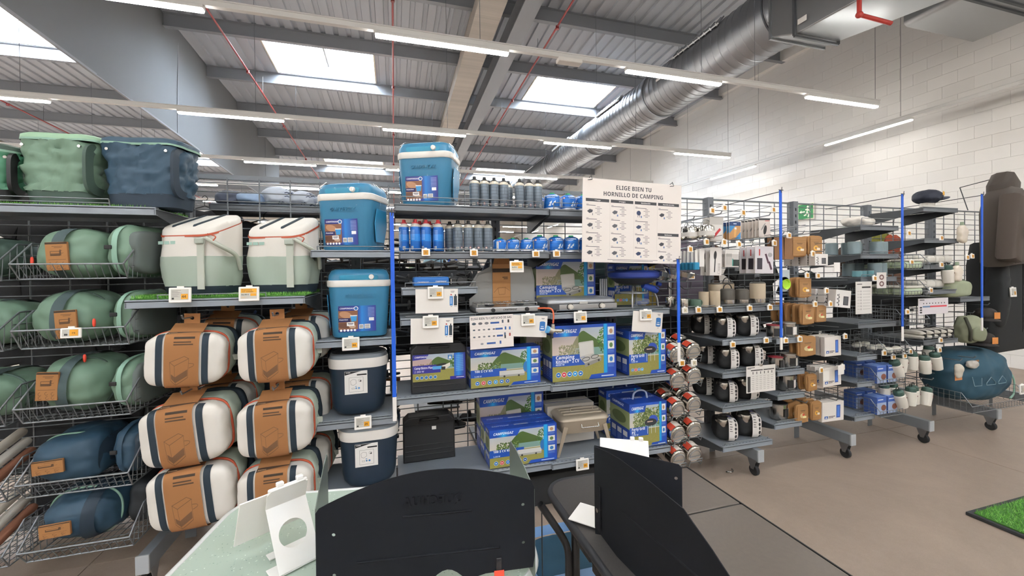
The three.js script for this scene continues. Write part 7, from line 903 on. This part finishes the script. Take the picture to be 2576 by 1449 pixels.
  tag(5.5, 0.42, 2.25, '44', 'price tag above the petrol duffel bag', { w: 0.09, h: 0.09 }); tag(5.62, 1.3, 2.36, '29', 'price tag at the right edge below the dark jacket', { w: 0.09, h: 0.09 }); tag(5.42, 1.62, 2.34, 'small', 'small price tag on the dark jackets'); tag(4.95, 1.63, 2.36, 'small', 'small price tag right of the melamine sets, upper'); tag(5.02, 1.64, 2.36, 'small', 'small price tag left of the dark jackets');
  solo('floor_clip', 'small metal clip lying on the floor by the caster', 'clip', [tube([[0, 0.006, 0], [0.02, 0.006, 0.015], [0.05, 0.006, 0.0], [0.06, 0.008, -0.02]], 0.006, 16, 6), lathe([[0.006, 0], [0.014, 0.002], [0.014, 0.006], [0.006, 0.008]], 14)], CHROME, [2.42, 0, 2.5]);
}

// ---------- goods on the far side of the shelving, seen through the wire backs ----------
const shirtPts = [[-0.1, 0.28], [-0.05, 0.265], [0, 0.255], [0.05, 0.265], [0.1, 0.28], [0.2, 0.24], [0.27, 0.1], [0.2, 0.06], [0.17, 0.13], [0.18, -0.05], [0.185, -0.32], [0.06, -0.34], [-0.07, -0.33], [-0.185, -0.32], [-0.18, -0.05], [-0.17, 0.13], [-0.2, 0.06], [-0.27, 0.1], [-0.2, 0.24]];
const shirtG = (() => { const g = fix(ext(shirtPts, 0.07, 0.02)), p = g.attributes.position; for (let i = 0; i < p.count; i++) { const x = p.getX(i), y = p.getY(i); p.setZ(i, p.getZ(i) * (1 - 0.4 * Math.abs(x) / 0.27) + 0.015 * NZ.noise(x * 14, y * 4, 2)); } g.computeVertexNormals(); return g; })();
const hangerG = mg([poly([[-0.19, 0.25, 0], [0, 0.315, 0], [0.19, 0.25, 0]], 0.004, 5), tube([[0, 0.315, 0], [0.0, 0.345, 0], [0.018, 0.365, 0], [0.0, 0.385, 0], [-0.016, 0.37, 0]], 0.0025, 14, 5)]);
function garment(label, col, [x, y, d], turn, group, k = 1) { const t = thing('hanging_shirt', label, 'garment', [x, y, d], turn, group); t.scale.setScalar(k); part('garment_body', shirtG, M(col, 0.85), t); part('hanger', hangerG, BLACK, t); return t; }
const sandalProto = (m, m2) => { const g = new THREE.Group(); part('sole', [ext([[-0.125, -0.02], [-0.11, -0.036], [-0.03, -0.03], [0.05, -0.044], [0.11, -0.036], [0.13, 0], [0.11, 0.036], [0.05, 0.042], [-0.03, 0.03], [-0.11, 0.036], [-0.125, 0.02]], 0.022, 0.004).rotateX(-Math.PI / 2)], m, g); for (const q of [tube([[0.07, 0, -0.042], [0.06, 0.045, -0.02], [0.06, 0.045, 0.02], [0.07, 0, 0.042]], 0.009, 14, 6), tube([[-0.04, 0, -0.03], [-0.03, 0.055, -0.015], [-0.03, 0.055, 0.015], [-0.04, 0, 0.03]], 0.009, 14, 6), tube([[-0.03, 0.03, -0.03], [-0.11, 0.04, -0.02], [-0.12, 0.04, 0.02], [-0.03, 0.03, 0.03]], 0.008, 14, 6)]) part('strap', q, m2, g); return g; };
const SANDALS = [sandalProto(M(0x1b1b1d, 0.8), M(0x232427, 0.8)), sandalProto(M(0x2a2420, 0.8), M(0x3b322b, 0.8)), sandalProto(M(0x3a3c3f, 0.8), M(0x74777a, 0.8)), sandalProto(M(0x8c5a33, 0.8), M(0x2b2b2f, 0.8)), sandalProto(M(0x1d2026, 0.8), M(0x34456b, 0.8))];
const colName = ['black', 'dark brown', 'grey', 'tan and black', 'blue and black'];
let sandalN = 0;
function sandalGrid(x0, x1, y0, y1, sx, sy, kinds, where) { let r = 0; for (let y = y0; y <= y1; y += sy, r++) { let c = 0; for (let x = x0; x <= x1; x += sx, c++) { const k = kinds[(r * 3 + c * 2 + sandalN) % kinds.length], o = SANDALS[k].clone(); o.name = numbered('sandal'); scene.add(o); o.userData = { label: `${colName[k]} strap sandal ${where}, row ${ORD[r]} up, place ${ORD[c]}`, category: 'sandal', group: 'sandals behind the wire backs' }; o.position.set(x + rr(-0.02, 0.02), y + rr(-0.012, 0.012), -(3.0 + 0.11 * ((r + c) % 3) + rr(0, 0.03))); o.rotation.set(rr(-0.25, 0.25), rr(-0.25, 0.25) + (c % 2 ? Math.PI : 0), rr(-0.15, 0.15)); sandalN++; } } }
sandalGrid(-1.1, -0.42, 0.3, 1.36, 0.27, 0.16, [0, 0, 1, 4], 'behind the hanging cooler bags');
sandalGrid(-0.36, 0.0, 0.36, 1.6, 0.25, 0.14, [0, 1, 0, 3], 'behind the cool boxes');
sandalGrid(0.12, 0.62, 0.98, 1.62, 0.24, 0.1, [2, 2, 1, 0], 'behind the white boards');
sandalGrid(0.36, 0.62, 0.42, 0.86, 0.24, 0.14, [0, 0, 1], 'behind the black case');
sandalGrid(-0.4, 0.3, 1.62, 1.78, 0.26, 0.12, [0, 2, 1], 'level with the gas cans');
[[-2.3, 1.4, 0x1a1b1e], [-2.25, 0.7, 0x1c1d20], [-1.75, 0.75, 0x17181a], [-1.35, 0.6, 0x191a1d], [-2.6, 1.0, 0x1b1c1f], [-1.1, 1.1, 0x1a1b1d], [-1.95, 1.72, 0x1c1d20], [-1.62, 1.7, 0x232528], [-1.3, 1.72, 0x1a1b1e], [-1.95, 1.0, 0x1d1f22], [-1.6, 1.05, 0x26282b], [-1.25, 1.02, 0x1b1c1f], [-1.9, 0.42, 0x202226], [-1.5, 0.42, 0x1a1b1d], [-1.15, 1.62, 0x24262a], [-0.85, 1.6, 0x1b1c20]].forEach(([x, y, c], i) => garment(`dark garment hanging behind the basket bay, ${i < 12 ? ORD[i] + ' of them' : 'one of the ' + ['two', 'three', 'four', 'five'][i - 12] + ' last'}`, c, [x, y, 3.14 + (i % 3) * 0.14], 0, 'dark garments behind the baskets', 1.05));
[[0.95, 1.42, 0x1d2433], [1.28, 1.4, 0x1a2030], [1.58, 1.42, 0x202838], [0.95, 0.72, 0x161b28], [1.28, 0.72, 0x1a1f2c], [1.6, 0.72, 0x151a26], [1.85, 0.75, 0x1c222e]].forEach(([x, y, c], i) => garment(`navy garment hanging behind the stove boxes, ${ORD[i]} of seven`, c, [x, y, 3.12 + (i % 2) * 0.14], 0, 'navy garments behind the stove boxes', 1.05));
[[1.85, 1.35, 0x2c3f3f], [2.1, 1.55, 0x8d7a35], [2.35, 1.5, 0x6a6470], [2.62, 1.5, 0x7a7280], [2.3, 0.9, 0x1b1d1f], [2.62, 0.9, 0x1e2022], [2.0, 0.7, 0x17191b], [2.4, 0.45, 0x191b1d], [2.95, 1.5, 0x4d3a2c], [3.3, 1.4, 0x1c1e20], [3.3, 0.8, 0x191b1d], [3.65, 1.35, 0x1f2422], [3.7, 0.7, 0x17191a], [4.1, 1.2, 0x1d2220], [4.2, 0.65, 0x151718], [4.6, 1.15, 0x1b1d1f], [4.7, 0.7, 0x16181a], [5.1, 1.5, 0x3b2a22], [5.1, 0.9, 0x191b1c], [5.5, 1.1, 0x141617], [5.6, 0.6, 0x151819]].forEach(([x, y, c], i) => garment(`garment hanging behind the right-hand bays, place ${i < 12 ? ORD[i] : 'after ' + ORD[i - 12] + ' dark one'}`, c, [x, y, 3.1 + (i % 3) * 0.14], 0, 'garments behind the right-hand bays', 1.08));
[[5.15, 1.72, 0xa84f35, 'rust red'], [4.98, 1.75, 0x8a8a3c, 'olive yellow'], [5.2, 1.55, 0x7a5a4a, 'brown']].forEach(([x, y, c, n]) => garment(`${n} top hanging behind the blue divider at right`, c, [x, y, 3.05], 0.1, 'coloured tops at right', 0.6));
// folded tops on the far-side shelf
{ const pat = pm(tex(256, 256, (x, w, h) => { x.fillStyle = '#c9d3e2'; x.fillRect(0, 0, w, h); x.strokeStyle = '#33405c'; x.lineWidth = 6; for (let i = 0; i < 60; i++) { const a = 256 * rnd(), b = 256 * rnd(); x.beginPath(); x.moveTo(a, b); x.lineTo(a + 16, b - 8); x.lineTo(a + 32, b); x.stroke(); } }), 0.85);
  shelf(-1.1, -0.35, 2.0, 'far-side shelf with folded patterned tops', { front: 2.95, back: 3.35, mat: STEEL });
  [[-1.02, 0x5a6274, 0.1], [-0.9, 0x9fb8d8, 0.09], [-0.74, 0, 0.13], [-0.58, 0, 0.11], [-0.45, 0xb9c6d8, 0.08], [-0.33, 0xc65a32, 0.05]].forEach(([x, c, h], i) => solo('folded_shirt', `folded ${c ? (c === 0xc65a32 ? 'orange' : 'blue-grey') : 'patterned light blue'} top on the far-side shelf, ${N8[i]} from the left`, 'garment', [uvm(fix(soft(0.2, h, 0.26, 2.6, 0.018, 11, i * 3, 16).translate(0, h / 2, 0)), 'xy', 5)], c ? M(c, 0.85) : pat, [x, 2.005, 3.12], rr(-0.4, 0.4), 'folded tops on the far side')); }
// ---------- second run of racks deeper in the hall ----------
function rack(x, d, w, label, h = 1.7) { const t = thing('clothes_rack', label, 'rack', [x, 0, d], 0, 'clothes racks in the hall'); for (const s of [-1, 1]) part('rack_post', [rb(0.04, h, 0.04, s * w / 2, h / 2, 0, 0.004), rb(0.05, 0.04, 0.6, s * w / 2, 0.03, 0, 0.004)], STEELD, t); part('hanging_rail', [T(cyl(0.014, 0.014, w, 0, 0, 0, 10), 0, 0, Math.PI / 2).translate(0, h - 0.05, 0), T(cyl(0.014, 0.014, w, 0, 0, 0, 10), 0, 0, Math.PI / 2).translate(0, h * 0.5, 0)], WIRE, t); return t; }
const hues = [[0x2c3036, 'charcoal'], [0xb9b4ae, 'pale grey'], [0x5f86ad, 'blue'], [0x8a3b3f, 'dark red'], [0x1f2125, 'black'], [0xd9d3cb, 'white'], [0xc46a3a, 'orange'], [0x6d7f62, 'olive'], [0xd7a8a0, 'pink'], [0x34456b, 'navy']];
[[-5.2, 5.4], [-3.2, 5.4], [-1.2, 5.4], [0.8, 5.4], [2.8, 5.4], [4.8, 5.4], [-4.2, 8.3], [-1.8, 8.3], [0.6, 8.3], [3.0, 8.3], [5.4, 8.3]].forEach(([x, d], i) => {
  const w = d < 6 ? 1.7 : 2.1; rack(x, d, w, `clothes rack in the hall, ${ORD[i % 6]} of the ${d < 6 ? 'nearer' : 'farther'} line`, d < 6 ? 1.72 : 1.85);
  const n = d < 6 ? 5 : 4; for (let k = 0; k < n; k++) { const [c, cn] = hues[(i * 3 + k * 2 + (k % 3)) % hues.length]; garment(`${cn} top, ${ORD[k]} on the ${ORD[i % 6]} rack of the ${d < 6 ? 'nearer' : 'farther'} line`, c, [x - w / 2 + (k + 0.5) * w / n, (d < 6 ? 1.67 : 1.8) - 0.385, d + 0.02], 1.38, 'tops on the hall racks', 1); if (d < 6 && k === 2) { const [c2, n2] = hues[(i + k + 4) % hues.length]; garment(`${n2} lower top, ${ORD[k]} on the ${ORD[i % 6]} nearer rack`, c2, [x - w / 2 + (k + 0.5) * w / n, 0.86 - 0.385, d], 1.0, 'lower tops on the hall racks', 1); } }
});
{ const t = thing('day_pack', 'pale blue backpack hanging in the hall behind the slim stove', 'bag', [0.45, 1.6, 4.7]); part('pack_body', [soft(0.26, 0.34, 0.18, 3, 0.015, 8, 3, 18)], M(0x8fb3c4, 0.75), t); part('pack_pocket', [soft(0.2, 0.16, 0.08, 3, 0.008, 9, 5, 12).translate(0, -0.06, 0.09)], M(0x6f97aa, 0.75), t); part('hanger_strap', [rod([0, 0.16, -0.05], [0, 0.3, -0.05], 0.006, 6)], BLACK, t);
  const st = thing('pack_stand', 'steel stand carrying the pale blue backpack', 'stand', [0.45, 0, 4.82]); part('pole', [rod([0, 0, 0], [0, 1.9, 0], 0.016, 8)], STEELD, st); part('foot_plate', [rb(0.5, 0.02, 0.4, 0, 0.01, 0, 0.004)], STEELD, st); part('cross_arm', [rod([0, 1.85, 0], [0, 1.85, 0.1], 0.01, 6)], STEELD, st);
  for (const [x, d, n] of [[0.88, 4.95, 'on the left'], [1.2, 5.0, 'on the right']]) { const s = thing('display_sign', 'pale display sign in the hall ' + n, 'sign', [x, 0, d]); part('sign_panel', [card(0.3, 0.22, 0, 1.55, 0.02, 0.006)], M(0xe6d9d2, 0.6), s); part('sign_post', [rod([0, 0, 0], [0, 1.6, 0], 0.012, 8)], STEELD, s); part('sign_base', [rb(0.3, 0.015, 0.25, 0, 0.008, 0, 0.003)], STEELD, s); }
  for (const [x, n] of [[0.56, 'left'], [0.63, 'right']]) { const s = thing('bay_divider', `far blue divider strip behind the slim stove, ${n} one`, 'divider', [x, 0, 4.3], 0, 'blue bay dividers'); part('blue_strip', [rb(0.03, 0.9, 0.01, 0, 1.6, 0, 0.003)], BLUEP, s); part('divider_foot', [rod([0, 0, 0], [0, 1.2, 0], 0.008, 6), rb(0.2, 0.012, 0.2, 0, 0.006, 0, 0.003)], STEELD, s); } }

[[-0.55, 1.35, 0x2a2c30], [-0.2, 1.4, 0x1e2023], [0.12, 1.3, 0x3a3d42], [0.42, 1.35, 0x4a4d51], [-0.5, 0.75, 0x202226], [-0.85, 0.6, 0x1c1e21], [0.5, 1.0, 0x2b2d31]].forEach(([x, y, c], i) => garment(`dark garment hanging in the aisle behind the cool boxes, ${N8[i]} of seven`, c, [x, y, 3.5 + (i % 2) * 0.16], 0, 'dark garments behind the cool boxes', 1.05));

rack(-0.15, 3.6, 1.7, 'clothes rack in the aisle behind the cool boxes', 1.78);
renderer.render(scene, camera);
